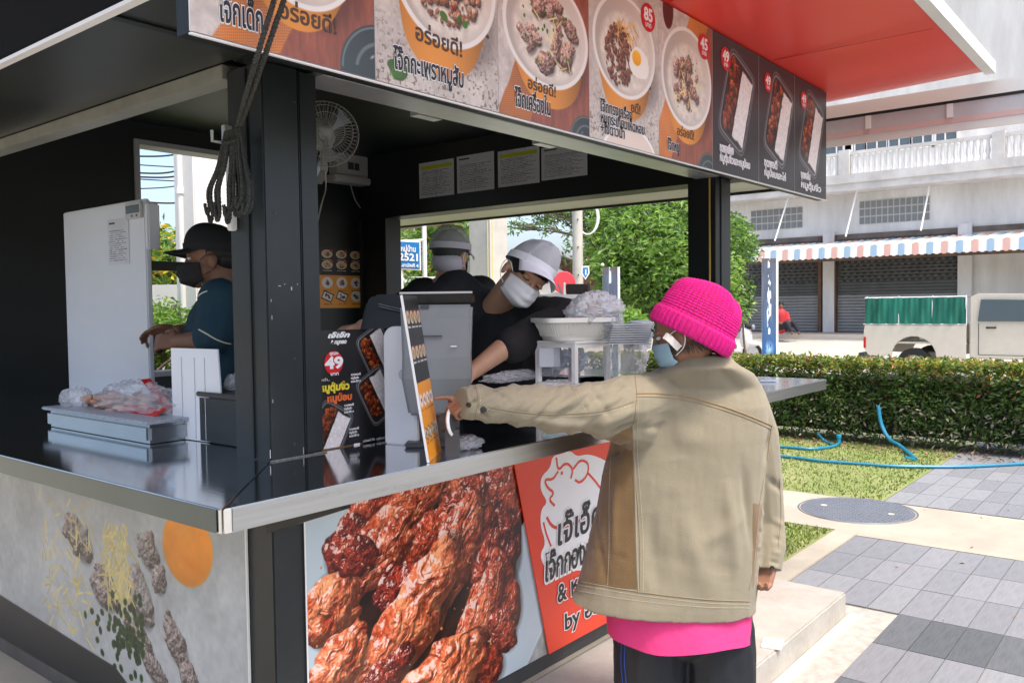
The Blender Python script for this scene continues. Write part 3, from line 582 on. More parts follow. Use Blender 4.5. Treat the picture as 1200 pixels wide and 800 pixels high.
for k in range(17):
    a0 = top_+np.array((-.01, (k-8)*.0045, -.02)); ln = r_.uniform(.185, .225); sp = (k-8)*.0078+r_.uniform(-.004, .004); dx = r_.uniform(-.028, .004)
    c_ = curve([a0+(0, 0, .03), a0+(dx*.5, sp*.5, -.07), a0+(dx, sp, -.13), a0+(dx, sp*.9+.002, -ln+.02), a0+(dx-.006, sp*.8+.010, -ln), a0+(dx-.004, sp*.9+.018, -ln+.03)], 8); rope(m, c_, .0048)
m.build('hank', RPE, RB)
m = MB(); rope(m, curve([top_+(-.01, -.035, -.02), top_+(-.03, 0, -.028), top_+(-.012, .035, -.018), top_+(.004, .02, 0)], 8), .006); m.build('knot', RPE, RB)
m = MB()
for pa, pb in (((334, -40), (277, 150)), ((347, -40), (281, 150))):
    a = onp(*pa, 1, 1.56); b_ = onp(*pb, 0, 1.375); mid = onp((pa[0]+pb[0])/2-6, 72, 1, 1.585); rope(m, curve([a, mid, b_], 20), .006)
m.build('hauling_line', RPE, RB)
m = MB(); h_ = onp(267, 160, 0, 1.40); m.box(1.385, 1.409, h_[1]-.008, h_[1]+.008, h_[2]-.03, h_[2]+.03); m.tube([h_+(-.02, 0, -.02), h_+(-.05, 0, -.02), h_+(-.05, 0, .01)], .005, 6)
m.build('hook', ALU, RB, smooth=40)
a_ = onp(270, 225, 0, 1.395); MB().box(1.388, 1.408, a_[1]-.012, a_[1]+.012, a_[2]-.11, a_[2]+.10).build('cord_cover', WHITEP, RB, bevel=.003)

# wall fan
fc = P(381, 157, 4.2)
FN = thing('wall_fan', 'white wall fan with round wire guard beside the corner post', 'fan', fc)
ax = nrm((-.55, -.80, .10)); ux = nrm(np.cross((0, 0, 1), ax)); uy = np.cross(ax, ux)
FW_ = mat('fan_white_plastic', (.42, .42, .41), .4)
rF = .165; m = MB()
for k in range(48):
    a = 2*math.pi*k/48; e = math.cos(a)*ux+math.sin(a)*uy
    m.tube([fc+ax*.07+e*.03, fc+ax*.065+e*.09, fc+ax*.03+e*rF*.93, fc+e*rF, fc-ax*.035+e*rF*.9, fc-ax*.06+e*.05], .0012, 4)
for rr, hh in ((rF, 0), (.09, .065), (.03, .07), (rF*.8, .045)): m.tube([fc+ax*hh+rr*(math.cos(t)*ux+math.sin(t)*uy) for t in np.linspace(0, 6.283, 33)], .0028 if rr == rF else .0015, 5)
m.build('guard', FW_, FN)
m = MB()
for k in range(3):
    a0 = k*2.094+.4; q = []
    for i in range(7):
        for j in (0, 1):
            rr = .03+.115*i/6; a = a0+(.15+.75*i/6*.6)*(1 if j else 0)+.1; e = math.cos(a)*ux+math.sin(a)*uy; q.append(fc+e*rr+ax*(.022 if j else -.012))
    m.add(q, [(2*i, 2*i+1, 2*i+3, 2*i+2) for i in range(6)])
m.build('blade', mat('fan_blue_grey_blade', (.28, .32, .36), .3), FN, smooth=True)
MB().lathe(fc, ax, [(0, .078), (.028, .075), (.032, .06), (.03, -.02)], 16).build('hub', FW_, FN, smooth=True)
m = MB(); m.lathe(fc, ax, [(0, -.15), (.05, -.14), (.055, -.06), (.03, -.04)], 16); e_ = fc-ax*.13; m.cyl(e_, e_-(0, 0, .12), .018); m.beam(e_-(0, 0, .12), (e_[0]+.2, e_[1]+.3, e_[2]-.14), .04, .05); m.build('motor', FW_, FN, smooth=40)
m = MB(); m.tube(curve([e_+(0, 0, -.1), e_+(.05, .05, -.22), e_+(-.02, 0, -.32), e_+(.0, .1, -.5)], 8), .004, 5); m.build('cord', FW_, FN)
# consumer unit
a, b_ = onp(388, 178, 1, 4.86), onp(427, 219, 1, 4.86)
EB = thing('fuse_box', 'white electrical fuse box high on the black back wall', 'fuse box', (a[0], 4.88, b_[2]))
MB().box(a[0], b_[0], 4.80, 4.895, b_[2]+.055, a[2]).build('cover', FW_, EB, bevel=.008)
MB().box(a[0]-.05, b_[0]+.01, 4.77, 4.895, b_[2], b_[2]+.05).build('tray', FW_, EB, bevel=.008)
w0 = (a[0]+b_[0])/2; MB().box(w0-.05, w0+.05, 4.794, 4.7995, b_[2]+.10, b_[2]+.15).build('breaker_window', mat('dark_grey_plastic', (.05, .05, .055), .4), EB)
MB().box(w0-.002, w0+.002, 4.79, 4.7938, b_[2]+.10, b_[2]+.15).build('breaker', FW_, EB)
m = MB(); m.tube(curve([(w0+.02, 4.86, b_[2]), (w0+.06, 4.86, b_[2]-.10), (w0+.12, 4.87, b_[2]-.16)], 6), .004, 5); m.build('cable', FW_, EB)
# papers on the end wall
pc = [((490.7, 192), (532, 233), 3, True, 'paper price list with yellow heading, leftmost on the black beam'), ((535, 184), (579, 227), 5, False, 'printed notice with small pictures, second from the left on the black beam'), ((583, 178), (632, 220), 8, True, 'paper notice with yellow band, third from the left on the black beam'), ((634, 174), (688, 212), 6, False, 'wide pale notice sheet nearest the front post on the black beam')]
for p0, p1, sd, hd, lb in pc:
    A, B = onp(*p0, 0, 4.24), onp(*p1, 0, 4.24); wd = A[1]-B[1]; hh = A[2]-onp(p0[0], p1[1], 0, 4.24)[2]
    o = sheet('notice', (4.242, A[1], A[2]-hh), (0, -1, 0), (0, 0, 1), wd, hh, img_mat('print_notice_%d' % sd, pic_paper(int(200*wd/hh), 200, sd, hd), .6), None, .002); tag(o, lb, 'notice', 'paper notices on the end beam')
# menu posters on the back wall
for (p0, p1, lb, nm, q) in (((357, 288), (425, 322.), 'dark wall menu of round bowl pictures above the orange menu', 'wall_menu', 0), ((357, 321.5), (426, 360.5), 'orange wall menu of dishes beneath the dark bowl menu', 'wall_menu', 1)):
    A, B = onp(*p0, 1, 4.885), onp(*p1, 1, 4.885); arr = pic_menu(560, 640, 4); arr = arr[:332] if q == 0 else arr[334:]
    o = sheet(nm, (A[0], 4.888, B[2]), (1, 0, 0), (0, 0, 1), B[0]-A[0], A[2]-B[2], img_mat('print_wall_menu_%d' % q, arr, .5), None, .003); tag(o, lb, 'menu poster')

# worn paint: chips and screws on the corner post
CH = mat('bare_paint_chip', (.42, .43, .43), .6)
for k, (px, py, w_, h_) in enumerate(((327, 335, .004, .0012), (341, 338, .002, .005), (333, 333, .0015, .0012), (318, 372, .001, .006), (317, 352, .001, .004), (348, 333, .0012, .002), (316, 532, .0015, .012), (355, 528, .001, .010), (319, 470, .001, .005))):
    q = onp(px, py, 1, 2.0195); MB().obox(q+U*.002, U*w_, (0, .0002, 0), V*h_).build('paint_chip', CH, K)
for px, py in ((345, 120), (345, 420), (345, 520), (322, 250)):
    q = onp(px, py, 1, 2.0196); MB().lathe(q, (0, -1, 0), [(0, .0016), (.003, .0014), (.0042, 0)], 10).build('screw', SKIRT, K)
MB().box(1.408, 1.604, 2.0145, 2.0205, 1.1565, 1.160).build('sealant', mat('grey_sealant', (.16, .165, .16), .6, var=.4, scale=60), K)
# ================= ground, paving, lawn =================
def gp(px, py): return onp(px, py, 2, 0.0)
DIRT = mat('dry_ground', (.20, .19, .15), .95, col2=(.14, .15, .09), scale=.5, bump=.3, bscale=9)
g = MB(); g.add([(-400, -400, -.03), (600, -400, -.03), (600, 600, -.03), (-400, 600, -.03)], [(0, 1, 2, 3)]); struct('ground', g, DIRT)
CONC = mat('pale_concrete', (.36, .32, .26), .85, var=.14, scale=2.5, bump=.25, bscale=40)
CONCW = mat('white_worn_concrete', (.46, .44, .40), .8, col2=(.33, .31, .275), scale=3.5, bump=.3, bscale=30)
LAWN = mat('lawn_soil', (.14, .19, .05), .95, col2=(.25, .26, .11), scale=2.2, bump=.4, bscale=60)
l = MB()
l.box(7.02, 10.4, 1.94, 16, -.02, 0); l.box(4.36, 5.97, 1.96, 5.6, -.02, 0); l.box(5.98, 7.0, 3.0, 16, -.02, 0); l.box(1.2, 5.96, 5.62, 16, -.02, .0)
struct('lawn', l, LAWN)
# short grass blades
m = MB(); r_ = np.random.RandomState(8)
def blades(x0, x1, y0, y1, n, h=(.012, .03)):
    xs, ys = r_.uniform(x0, x1, n), r_.uniform(y0, y1, n); a = r_.uniform(0, 3.14, n); hh = r_.uniform(*h, n); w_ = r_.uniform(.004, .010, n); kk = (fbm(xs*2, ys*2, 3)+r_.uniform(-.25, .25, n)) > .60
    for x, y, t, h_, w2, k_ in zip(xs, ys, a, hh, w_, kk):
        c, s = math.cos(t)*w2, math.sin(t)*w2; lx, ly = r_.uniform(-.015, .015, 2)
        m.add([(x-c, y-s, -.002), (x+c, y+s, -.002), (x+lx, y+ly, h_)], [(0, 1, 2)], 1 if k_ else 0)
blades(7.04, 9.9, 1.96, 6.0, 15000); blades(4.9, 5.95, 1.98, 3.0, 5000)
o = m.build('grass', [mat('grass_green', (.16, .23, .04), .8, var=.3, scale=3), mat('grass_straw', (.30, .33, .12), .85, var=.2, scale=3)], None, kind='stuff'); tag(o, 'short patchy green and straw coloured lawn grass before the hedge', 'grass')
# concrete pad with manhole, kerb strip, slab under the kiosk
p = MB(); p.box(5.905, 7.02, -4, 1.94, -.02, .004); p.box(5.975, 7.0, 1.94, 3.0, -.02, .004); p.box(-14, 1.095, 1.80, 22, -.02, .002); struct('concrete_path', p, CONC)  # last box: unseen concrete added so the counter edge reflects grey
p = MB(); p.box(4.345, 5.97, 1.795, 1.95, -.02, .012); struct('kerb_strip', p, CONC, bevel=.004)
p = MB(); p.box(1.1, 4.335, 1.365, 2.0, -.02, .125); struct('concrete_step', p, CONCW, bevel=.008)
p = MB(); p.box(1.1, 4.44, 2.003, 5.4, -.02, .1245); struct('kiosk_foundation', p, CONC)
p = MB(); p.box(1.0, 4.385, 1.30, 1.362, -.02, .006); struct('mortar_line', p, mat('pale_mortar', (.55, .50, .38), .9, var=.15, scale=6, bump=.3))
# paving planks
pv = MB(); pv.box(-3, 5.90, -4.5, 1.79, -.03, -.004); pave = struct('pavement', pv, mat('paving_joint_sand', (.36, .345, .31), .95, var=.2, scale=20))
def wood_tile(name, c1, c2):
    m = mat(name, c1, .75, col2=c2, scale=7, bump=.25, bscale=26, stretch=(1.2, 9, 1), detail=5); return m
TL = [wood_tile('light_grey_plank_tile_%d' % i, c, tuple(q*1.35 for q in c)) for i, c in enumerate(((.160, .168, .182), (.180, .188, .200), (.148, .155, .168)))]
TD = [wood_tile('dark_grey_plank_tile_%d' % i, c, tuple(q*1.6 for q in c)) for i, c in enumerate(((.06, .068, .075), (.075, .082, .09)))]
tm = {}
r_ = np.random.RandomState(5)
def tmesh(mt):
    if mt.name not in tm:
        q = MB().box(.002, .4555, .002, .1555, -.004, .0035); ob = q.build('paving_tile', mt, None, bevel=.0015); tm[mt.name] = ob.data; bpy.data.objects.remove(ob)
    return tm[mt.name]
for i in range(-4, 8):
    x0 = 2.692+.4573*i
    if x0+.44 > 5.905: continue
    for j in range(22):
        y0 = 1.634-.157*j
        if x0 < 4.35 and y0 > 1.16: continue
        if x0 < .9 and y0 < 0: continue
        dark = i in (1, 3, -1, -3)
        o = link('paving_tile', tmesh((TD if dark else TL)[r_.randint(2 if dark else 3)]), pave); o.location = (x0, y0, r_.uniform(0, .0015))
# grey path beyond the manhole
pv = MB(); pv.box(7.03, 12, -4.5, 1.935, -.03, -.006); pv2 = struct('side_path', pv, mat('paving_joint_sand', (.36, .345, .31), .95))
for i in range(8):
    for j in range(12):
        o = link('paving_tile', tmesh(TL[r_.randint(3)]), pv2); o.location = (7.05+.46*i, 1.775-.157*j, 0)
# manhole cover
mc = gp(1004, 598); MH = thing('manhole_cover', 'round dark grey checkered manhole cover set in the pale concrete', 'manhole cover', (mc[0], mc[1], 0))
IRON = mat('blue_grey_cast_iron', (.15, .165, .19), .55, .3, var=.2, scale=6)
MB().lathe((mc[0], mc[1], .005), (0, 0, 1), [(.415, 0), (.425, .004), (.43, 0)], 48).build('rim', IRON, MH)
m = MB(); m.lathe((mc[0], mc[1], .005), (0, 0, 1), [(0, .003), (.405, .003), (.408, 0)], 48); m.build('plate', IRON, MH)
m = MB()
for i in range(-14, 15):
    for j in range(-14, 15):
        x, y = i*.028, j*.028
        if x*x+y*y < .385**2 and not (abs(x) < .03 and abs(abs(y)-.25) < .03):
            s = 1 if (i+j) % 2 else -1; a = s*.785; c, q = math.cos(a), math.sin(a)
            m.obox((mc[0]+x, mc[1]+y, .0095), (c*.011, q*.011, 0), (-q*.004, c*.004, 0), (0, 0, .0025))
m.build('tread_pattern', mat('worn_cast_iron', (.25, .27, .31), .45, .3), MH, kind='stuff')
for yy in (-.25, .25): MB().lathe((mc[0], mc[1]+yy, .0085), (0, 0, 1), [(0, .002), (.025, .002), (.025, 0)], 12).build('lifting_point', mat('lift_point_pale', (.5, .48, .42), .6), MH)
# scrap of white tile on the step
a = onp(905, 755, 2, .125); m = MB(); m.obox((a[0], a[1], .129), (.05, .015, 0), (-.012, .04, 0), (0, 0, .0035)); tag(m.build('tile_scrap', WHITEP, None, bevel=.001), 'small square white scrap lying on the concrete step', 'scrap')
a = onp(968, 738, 2, .0); 
# ================= hedge =================
def leafmesh(mb, pts, s, mi, up=.35, asp=.42, seed=0, droop=0.0):
    n = len(pts); rr = np.random.RandomState(seed); d = rr.normal(size=(n, 3)); d[:, 2] = d[:, 2]*.6-droop; d /= np.linalg.norm(d, axis=1)[:, None]
    e = rr.normal(size=(n, 3)); e[:, 2] += up*0; e -= d*np.sum(e*d, 1)[:, None]; e /= np.linalg.norm(e, axis=1)[:, None]; nn = np.cross(d, e)
    fl = nn[:, 2] < 0; e[fl] *= -1; nn[fl] *= -1
    L = s*rr.uniform(.65, 1.25, n)[:, None]; w_ = L*asp*.5; p0 = pts; o = len(mb.v)
    a = p0; b = p0+d*L*.5+e*w_+nn*L*.05; c = p0+d*L-nn*L*.08; f = p0+d*L*.5-e*w_+nn*L*.05
    vs = np.stack([a, b, c, f], 1).reshape(-1, 3); mb.v.extend(map(tuple, vs.tolist())); mb.f.extend([(o+4*i, o+4*i+1, o+4*i+2, o+4*i+3) for i in range(n)]); mb.m.extend(mi.tolist() if hasattr(mi, 'tolist') else [mi]*n)
def leafmat(name, col, tr=.25):
    if name in MATS: return MATS[name]
    m = mat(name, col, .42, var=.35, scale=2.0); b = m.node_tree.nodes['Principled BSDF']; b.inputs['Subsurface Weight'].default_value = 0; b.inputs['Transmission Weight'].default_value = 0
    t = m.node_tree; tr_ = t.nodes.new('ShaderNodeBsdfTranslucent'); tr_.inputs[0].default_value = (col[0]*1.6, col[1]*1.7, col[2]*.8, 1); mx = t.nodes.new('ShaderNodeMixShader'); mx.inputs[0].default_value = tr
    t.links.new(b.outputs[0], mx.inputs[1]); t.links.new(tr_.outputs[0], mx.inputs[2]); t.links.new(mx.outputs[0], t.nodes['Material Output'].inputs[0]); return m
LF = [leafmat('leaf_mid_green', (.080, .145, .035)), leafmat('leaf_dark_green', (.038, .078, .024)), leafmat('leaf_light_green', (.13, .20, .045)), leafmat('leaf_red_tip', (.34, .12, .06)), leafmat('leaf_yellow_green', (.30, .30, .06)), mat('leaf_dead_pale', (.42, .36, .28), .8)]
def hedge(x0, x1, y0, y1, z1, n, label, seed=1):
    H_ = thing('hedge', label, 'hedge', ((x0+x1)/2, (y0+y1)/2, 0)); rr = np.random.RandomState(seed)
    core = MB().box(x0+.18, x1-.18, y0+.1, y1-.1, .12, z1-.2); core.build('branches', mat('hedge_twigs', (.045, .035, .022), .9, var=.4, scale=20, bump=.5, bscale=50), H_)
    f = rr.rand(n); u = rr.rand(n); y = rr.uniform(y0, y1, n); dep = np.abs(rr.normal(0, .06, n)); bump = (fbm(y*2.2, u*3, seed)-.5)*.16+(fbm(y*9, u*9, seed+3)-.5)*.12
    front = f < .62; top = (f >= .62) & (f < .9)
    z = np.where(front | ~top, .06+u**.85*(z1-.02), z1+bump*.6-dep); x = np.where(front, x0+dep+bump+.05, np.where(top, x0+.05+u*(x1-x0-.1), x1-dep-bump))
    z = np.where(~top, np.minimum(z, z1+bump*.5), z)
    mi = rr.choice([0, 1, 2], n, p=[.45, .35, .20]); hi = z > z1-.13; q = rr.rand(n); mi[hi & (q < .09)] = 3; mi[hi & (q > .66)] = 4; mi[hi & (q > .35) & (q < .6)] = 2; mi[(z < z1-.14) & (q < .02)] = 3
    lo = z < .5; mi[lo & (q < .12)] = 5; mi[(z > .35) & (z < z1-.12) & (q > .86)] = 2
    keep = rr.rand(n) < np.where(z < .22, .85, 1.); m = MB(); leafmesh(m, np.stack([x, y, z], 1)[keep], .062, mi[keep], seed=seed); m.build('foliage', LF, H_, kind='stuff')
    m = MB()
    for k in range(int((y1-y0)*9)):
        yy = rr.uniform(y0, y1); a = np.array((x0+.15+rr.rand()*.1, yy, 0)); m.tube([a, a+(rr.uniform(-.08, .05), rr.uniform(-.1, .1), .2), a+(rr.uniform(-.12, .05), rr.uniform(-.15, .15), .42)], [.008, .006, .003], 4)
    m.build('stems', mat('hedge_bark', (.22, .17, .13), .9), H_, kind='stuff')
hedge(9.72, 10.6, -1.5, 6.6, .93, 46000, 'clipped green hedge with reddish young leaf tips along the lawn', 2)
# dry leaf litter below the hedge
m = MB(); rr = np.random.RandomState(3); pts = np.stack([rr.uniform(9.35, 9.8, 900), rr.uniform(-1, 6, 900), rr.uniform(.0, .02, 900)], 1); leafmesh(m, pts, .05, 0, seed=4)
tag(m.build('leaf_litter', mat('litter_brown', (.24, .15, .09), .9, var=.3), None, kind='stuff'), 'dry brown leaves scattered under the hedge', 'leaf litter')
m = MB(); pts = np.stack([rr.uniform(4.4, 9, 60), rr.uniform(-1, 1.9, 60), np.full(60, .006)], 1); leafmesh(m, pts, .035, 0, seed=9); m.v = [(x, y, max(.006, min(z, .014))) for x, y, z in m.v]
tag(m.build('fallen_leaves', mat('litter_brown', (.24, .15, .09), .9, var=.3), None, kind='stuff'), 'a few dry leaves scattered over the grey paving', 'leaf litter')
# hoses and pipe stub
HB = mat('blue_garden_hose', (.015, .20, .33), .4); HP = mat('blue_plastic_pipe', (.02, .28, .42), .35)
def hose(pts, label, r_=.013):
    m = MB().tube(curve(pts, 10), r_, 8); tag(m.build('garden_hose', HB, None, smooth=40), label, 'hose', 'blue hoses on the lawn')
G_ = lambda px, py, z=.02: gp(px, py)*np.array((1, 1, 0))+np.array((0, 0, z))
hose([G_(895, 524), G_(925, 526), G_(950, 528), G_(975, 525), G_(984, 521)], 'short blue hose on the grass running to the pipe stub', .016)
hose([G_(880, 534), G_(925, 537.5), G_(960, 542), G_(1000, 545), G_(1040, 548), G_(1076, 549), G_(1130, 549), G_(1210, 545)], 'long blue hose lying straight across the lawn', .016)
hose([G_(976, 523), G_(966, 518), onp(958, 508, 0, 9.68)], 'thin blue hose poking out from under the hedge', .014)
hose([onp(1029, 475, 0, 9.66), onp(1033, 497, 0, 9.62), onp(1042, 514, 0, 9.56), G_(1054, 527, .05), G_(1064, 533, .03), G_(1073, 540, .02)], 'curved blue hose hanging down out of the hedge', .020)
a = G_(983, 521, 0); m = MB().cyl(a, a+(0, 0, .11), .022, .022, 14); m.lathe(a+(0, 0, .11), (0, 0, 1), [(.028, -.03), (.028, .0), (.02, .004), (0, .004)], 14)
tag(m.build('pipe_stub', HP, None, smooth=40), 'short upright blue plastic pipe stub at the foot of the hedge', 'pipe')
a = G_(1069, 540, .0); m = MB(); m.beam(a+(0, -.02, .02), a+(-.06, .06, .05), .05, .02); tag(m.build('hose_nozzle', HP, None, bevel=.004), 'flat blue hose fitting on the grass at the hose end', 'hose fitting')

# ================= street, shops =================
ROAD = mat('pale_road_concrete', (.40, .38, .34), .85, var=.15, scale=.6, bump=.1)
zr_ = onp(950, 397, 0, 24.4)[2]; p = MB(); p.add([(x, y, z) for y in (-60, 80) for x, z in ((11, .006), (20, .008), (24.4, zr_), (24.6, zr_-.02))], [(0, 1, 5, 4), (1, 2, 6, 5), (2, 3, 7, 6)]); struct('road', p, ROAD)
p = MB(); 
for k in range(9): y_ = -2+k*1.9; p.box(14.2+.4*(k % 2), 14.7+.5*(k % 3), y_, y_+1.2, .0, .012)
struct('verge', p, LAWN)
FX = 26.0; zf = onp(950, 388, 0, FX)[2]
p = MB(); p.box(24.4, FX+.5, -30, 40, -.03, zf-.03); p.box(24.35, 24.395, -30, 40, -.02, zf-.035); walk = struct('shop_walkway', p, mat('walkway_concrete', (.50, .46, .40), .85, var=.12, scale=1))
BD = thing('shop_building', 'white two storey shop row with roller shutters and a balcony', 'building', (FX, 6, 0))
BW = mat('weathered_white_wall', (.80, .80, .78), .85, col2=(.56, .55, .53), scale=.9, bump=.1, stretch=(1, 1.6, .35)); BG = mat('stained_concrete', (.50, .48, .46), .9, col2=(.74, .73, .70), scale=1.4)
yA = onp(856, 300, 0, FX)[1]+.3; yE = -14
f_ = lambda px, py, x=FX: onp(px, py, 0, x)
zaw = f_(960, 296)[2]; zledge = f_(960, 268)[2]; zbal = f_(960, 226)[2]
MB().box(FX+.05, FX+7, yE, yA, zaw+.05, zbal-.003).build('upper_wall', BW, BD)
MB().box(FX+.9, FX+7, yE, yA, zbal, 10.5).build('upper_wall', BW, BD)
MB().box(FX-.02, FX+.049, yE, yA, zaw+.35, zaw+.50).build('dirty_ledge', mat('dirt_brown_ledge', (.16, .13, .11), .9, var=.4, scale=2), BD)
b0, b1 = f_(960, 226, FX-.9)[2], f_(960, 208, FX-.9)[2]
MB().box(FX-.9, FX+.9, yE, yA, b0, b1).build('balcony_slab', BG, BD)
MB().box(FX-.95, FX-.9, yE, yA, b1-.25, b1).build('balcony_fascia', BG, BD)
b2 = f_(1000, 177, FX-.9)[2]; MB().box(FX-.9, FX-.78, yE, yA, b2-.09, b2).build('balcony_rail', BG, BD)
y_ = yA-.1; bal = MB().lathe((0, 0, 0), (0, 0, 1), [(.05, 0), (.05, .06), (.03, .1), (.065, (b2-b1)*.38), (.035, (b2-b1)*.7), (.05, b2-b1-.09)], 8).build('baluster', BW, BD, smooth=60); bal.location = (FX-.84, y_, b1)
for k in range(1, 95):
    c = bal.copy(); COL.objects.link(c); c.parent = BD; c.location = (FX-.84, y_-k*.155, b1)
for k in range(5): yy = yA-.3-3.9*k; MB().box(FX-.95, FX-.73, yy-.15, yy+.15, b1, b2+.05).build('balcony_pier', BG, BD)
# windows above
GL = mat('dark_window_glass', (.10, .13, .15), .1, spec=.8); FRW = mat('white_window_frame', (.75, .75, .73), .5)
def window(y0, y1, z0, z1, x, nx, nz, nm='window'):
    m = MB(); t = .05; m.box(x-.06, x, y0-t, y1+t, z1, z1+t); m.box(x-.06, x, y0-t, y1+t, z0-t, z0); m.box(x-.06, x, y0-t, y0, z0, z1); m.box(x-.06, x, y1, y1+t, z0, z1)
    for i in range(1, nx): yy = y0+(y1-y0)*i/nx; m.box(x-.045, x, yy-.02, yy+.02, z0+.001, z1-.001)
    for i in range(1, nz): zz = z0+(z1-z0)*i/nz; m.box(x-.04, x-.001, y0+.001, y1-.001, zz-.02, zz+.02)
    w_ = m.build(nm, FRW, BD); 
    for i in range(nx):
        for j in range(nz): MB().box(x-.02, x-.012, y0+(y1-y0)*i/nx+.021, y0+(y1-y0)*(i+1)/nx-.021, z0+(z1-z0)*j/nz+.021, z0+(z1-z0)*(j+1)/nz-.021).build('pane', GL, w_)
xw = FX+.9
zw0, zw1 = f_(1010, 180, xw)[2], f_(1010, 158, xw)[2]
for px in (1002, 1028, 1054, 1082, 1108): yc = f_(px, 165, xw)[1]; window(yc-.30, yc+.30, zw0, zw1+.1, xw, 2, 2)
window(f_(975, 165, xw)[1]-.6, f_(975, 165, xw)[1]+.3, zw0, zw1+.1, xw, 2, 2)
for k in range(3): yc = f_(900, 165, xw)[1]+k*1.2; window(yc-.30, yc+.30, zw0, zw1+.1, xw, 2, 2)
# vents of square openings
def vent(px0, px1, py0, py1, n, rows):
    A, B = f_(px0, py0, FX+.049), f_(px1, py1, FX+.049); V_ = MB().box(FX+.04, FX+.048, B[1], A[1], B[2], A[2]).build('vent_window', mat('vent_frame_white', (.62, .62, .60), .7), BD)
    dy, dz = (A[1]-B[1])/n, (A[2]-B[2])/rows; q = MB().box(FX+.015, FX+.039, .02, dy-.02, .02, dz-.02).build('vent_pane', mat('vent_dark_glass', (.22, .23, .23), .4), V_); me = q.data
    off = ORG[V_.name]; me.transform(Matrix.Translation(Vector(off))); bpy.data.objects.remove(q)
    for i in range(n):
        for j in range(rows):
            o = link('vent_pane', me, V_); o.location = tuple(np.array((0, B[1]+dy*i, B[2]+dz*j))-off)
vent(880, 941, 247, 267, 9, 3); vent(1007, 1090, 236, 258, 12, 3)
# rods, awning
ra = mat('roller_shutter_grey', (.30, .31, .31), .5, .2, var=.1, scale=2)
for px0, py0, px1, py1 in ((925, 227, 908, 282), (1005, 220, 991, 277), (1090, 214, 1079, 270)):
    A, B = f_(px0, py0, FX-.6), f_(px1, py1, FX-1.1); MB().cyl(A, B, .025, .025, 6).build('awning_rod', WHITEP, BD)
azt, azb = f_(960, 285, FX-.05)[2], f_(960, 296, FX-1.9)[2]
cols_ = [mat('awning_white', (.80, .79, .76), .5), mat('awning_salmon', (.68, .42, .36), .5), mat('awning_white', (.8, .79, .76), .5), mat('awning_blue', (.34, .48, .60), .5)]
AW = MB(); n = 0; ya = f_(857, 300, FX-1.9)[1]; wS = .175
for k in range(130):
    y1_ = ya-k*wS; y0_ = y1_-wS
    if y0_ < -12: break
    for i in range(4):                       # each stripe is a shallow corrugation
        a0, a1 = y1_-wS*i/4, y1_-wS*(i+1)/4; h0, h1 = .03*math.sin(math.pi*i/4), .03*math.sin(math.pi*(i+1)/4)
        AW.add([(FX-.02, a0, azt+h0), (FX-.02, a1, azt+h1), (FX-1.9, a1, azb+.12+h1), (FX-1.9, a0, azb+.12+h0)], [(0, 1, 2, 3)], k % 4)
        e = .34+.05*math.sin(math.pi*(i+.5)/4); AW.add([(FX-1.9, a0, azb+.12+h0), (FX-1.9, a1, azb+.12+h1), (FX-1.94, a1, azb+.12-e*.8), (FX-1.94, a0, azb+.12-e*.8)], [(0, 1, 2, 3)], k % 4)
AW.build('awning', cols_, BD)
MB().box(FX-1.85, FX-1.75, -12, ya, azb-.25, azb-.02).build('awning_beam', mat('rusty_beam', (.14, .08, .05), .8, var=.4, scale=2), BD)
# piers and shutters
zt_ = azb+.2
for px in (856, 971, 1130): yc = f_(px, 350, FX-.1)[1]; MB().box(FX-.12, FX+.04, yc-.17, yc+.17, zf-.02, zt_+.5).build('pier', BW, BD)
for px in (961, 978, 860): yc = f_(px, 350, FX-.05)[1]; MB().box(FX-.10, FX+.03, yc-.05, yc+.05, zf-.02, zt_+.4).build('door_post', mat('rusty_beam', (.14, .08, .05), .8), BD)
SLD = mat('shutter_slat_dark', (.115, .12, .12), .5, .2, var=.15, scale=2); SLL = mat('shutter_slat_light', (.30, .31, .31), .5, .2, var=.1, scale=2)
def shutter(pxa, pxb):
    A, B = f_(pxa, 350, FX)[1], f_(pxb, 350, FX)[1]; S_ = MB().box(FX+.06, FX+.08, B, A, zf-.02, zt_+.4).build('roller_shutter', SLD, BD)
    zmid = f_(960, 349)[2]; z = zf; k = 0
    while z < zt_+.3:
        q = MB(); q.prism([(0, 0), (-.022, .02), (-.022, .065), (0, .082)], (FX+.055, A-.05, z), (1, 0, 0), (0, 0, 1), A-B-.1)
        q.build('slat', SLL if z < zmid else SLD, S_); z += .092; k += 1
    m = MB()
    for r0 in range(6):
        zz = f_(960, 331)[2]+r0*.11
        yy = B+.1+(.06 if r0 % 2 else 0)
        while yy < A-.15: m.box(FX+.026, FX+.032, yy, yy+.10, zz, zz+.05); yy += .19
    m.build('vent_slots', mat('slot_black', (.03, .03, .03), .7), S_, kind='stuff')
shutter(860, 961); shutter(979, 1128)
# end wall and lower wall
MB().box(FX+.1, FX+7, yE, yA, 0, zaw+.049).build('lower_wall', BW, BD)
# ================= truck, motorbike, seated person, banners =================
def prism_y(mb, poly, y0, y1, mi=0):      # outline in (x,z), thickened along y
    return mb.prism([(x, z) for x, z in poly], (0, y1, 0), (1, 0, 0), (0, 0, 1), y1-y0, mi)
# the pickup stands along the street; its length runs along y, tail to +y
tx = 18.3; ty = onp(1013, 400, 0, tx)[1]; zrail = onp(1030, 381, 0, tx)[2]; zarch = onp(1075, 421, 0, tx)[2]
TK = thing('pickup_truck', 'cream pickup truck with green netting over its load bed, parked beyond the hedge', 'pickup truck', (tx, ty, 0))
TP = mat('cream_car_paint', (.62, .58, .50), .25, var=.03, coat=.5); BLK = mat('tyre_rubber', (.018, .018, .018), .8)
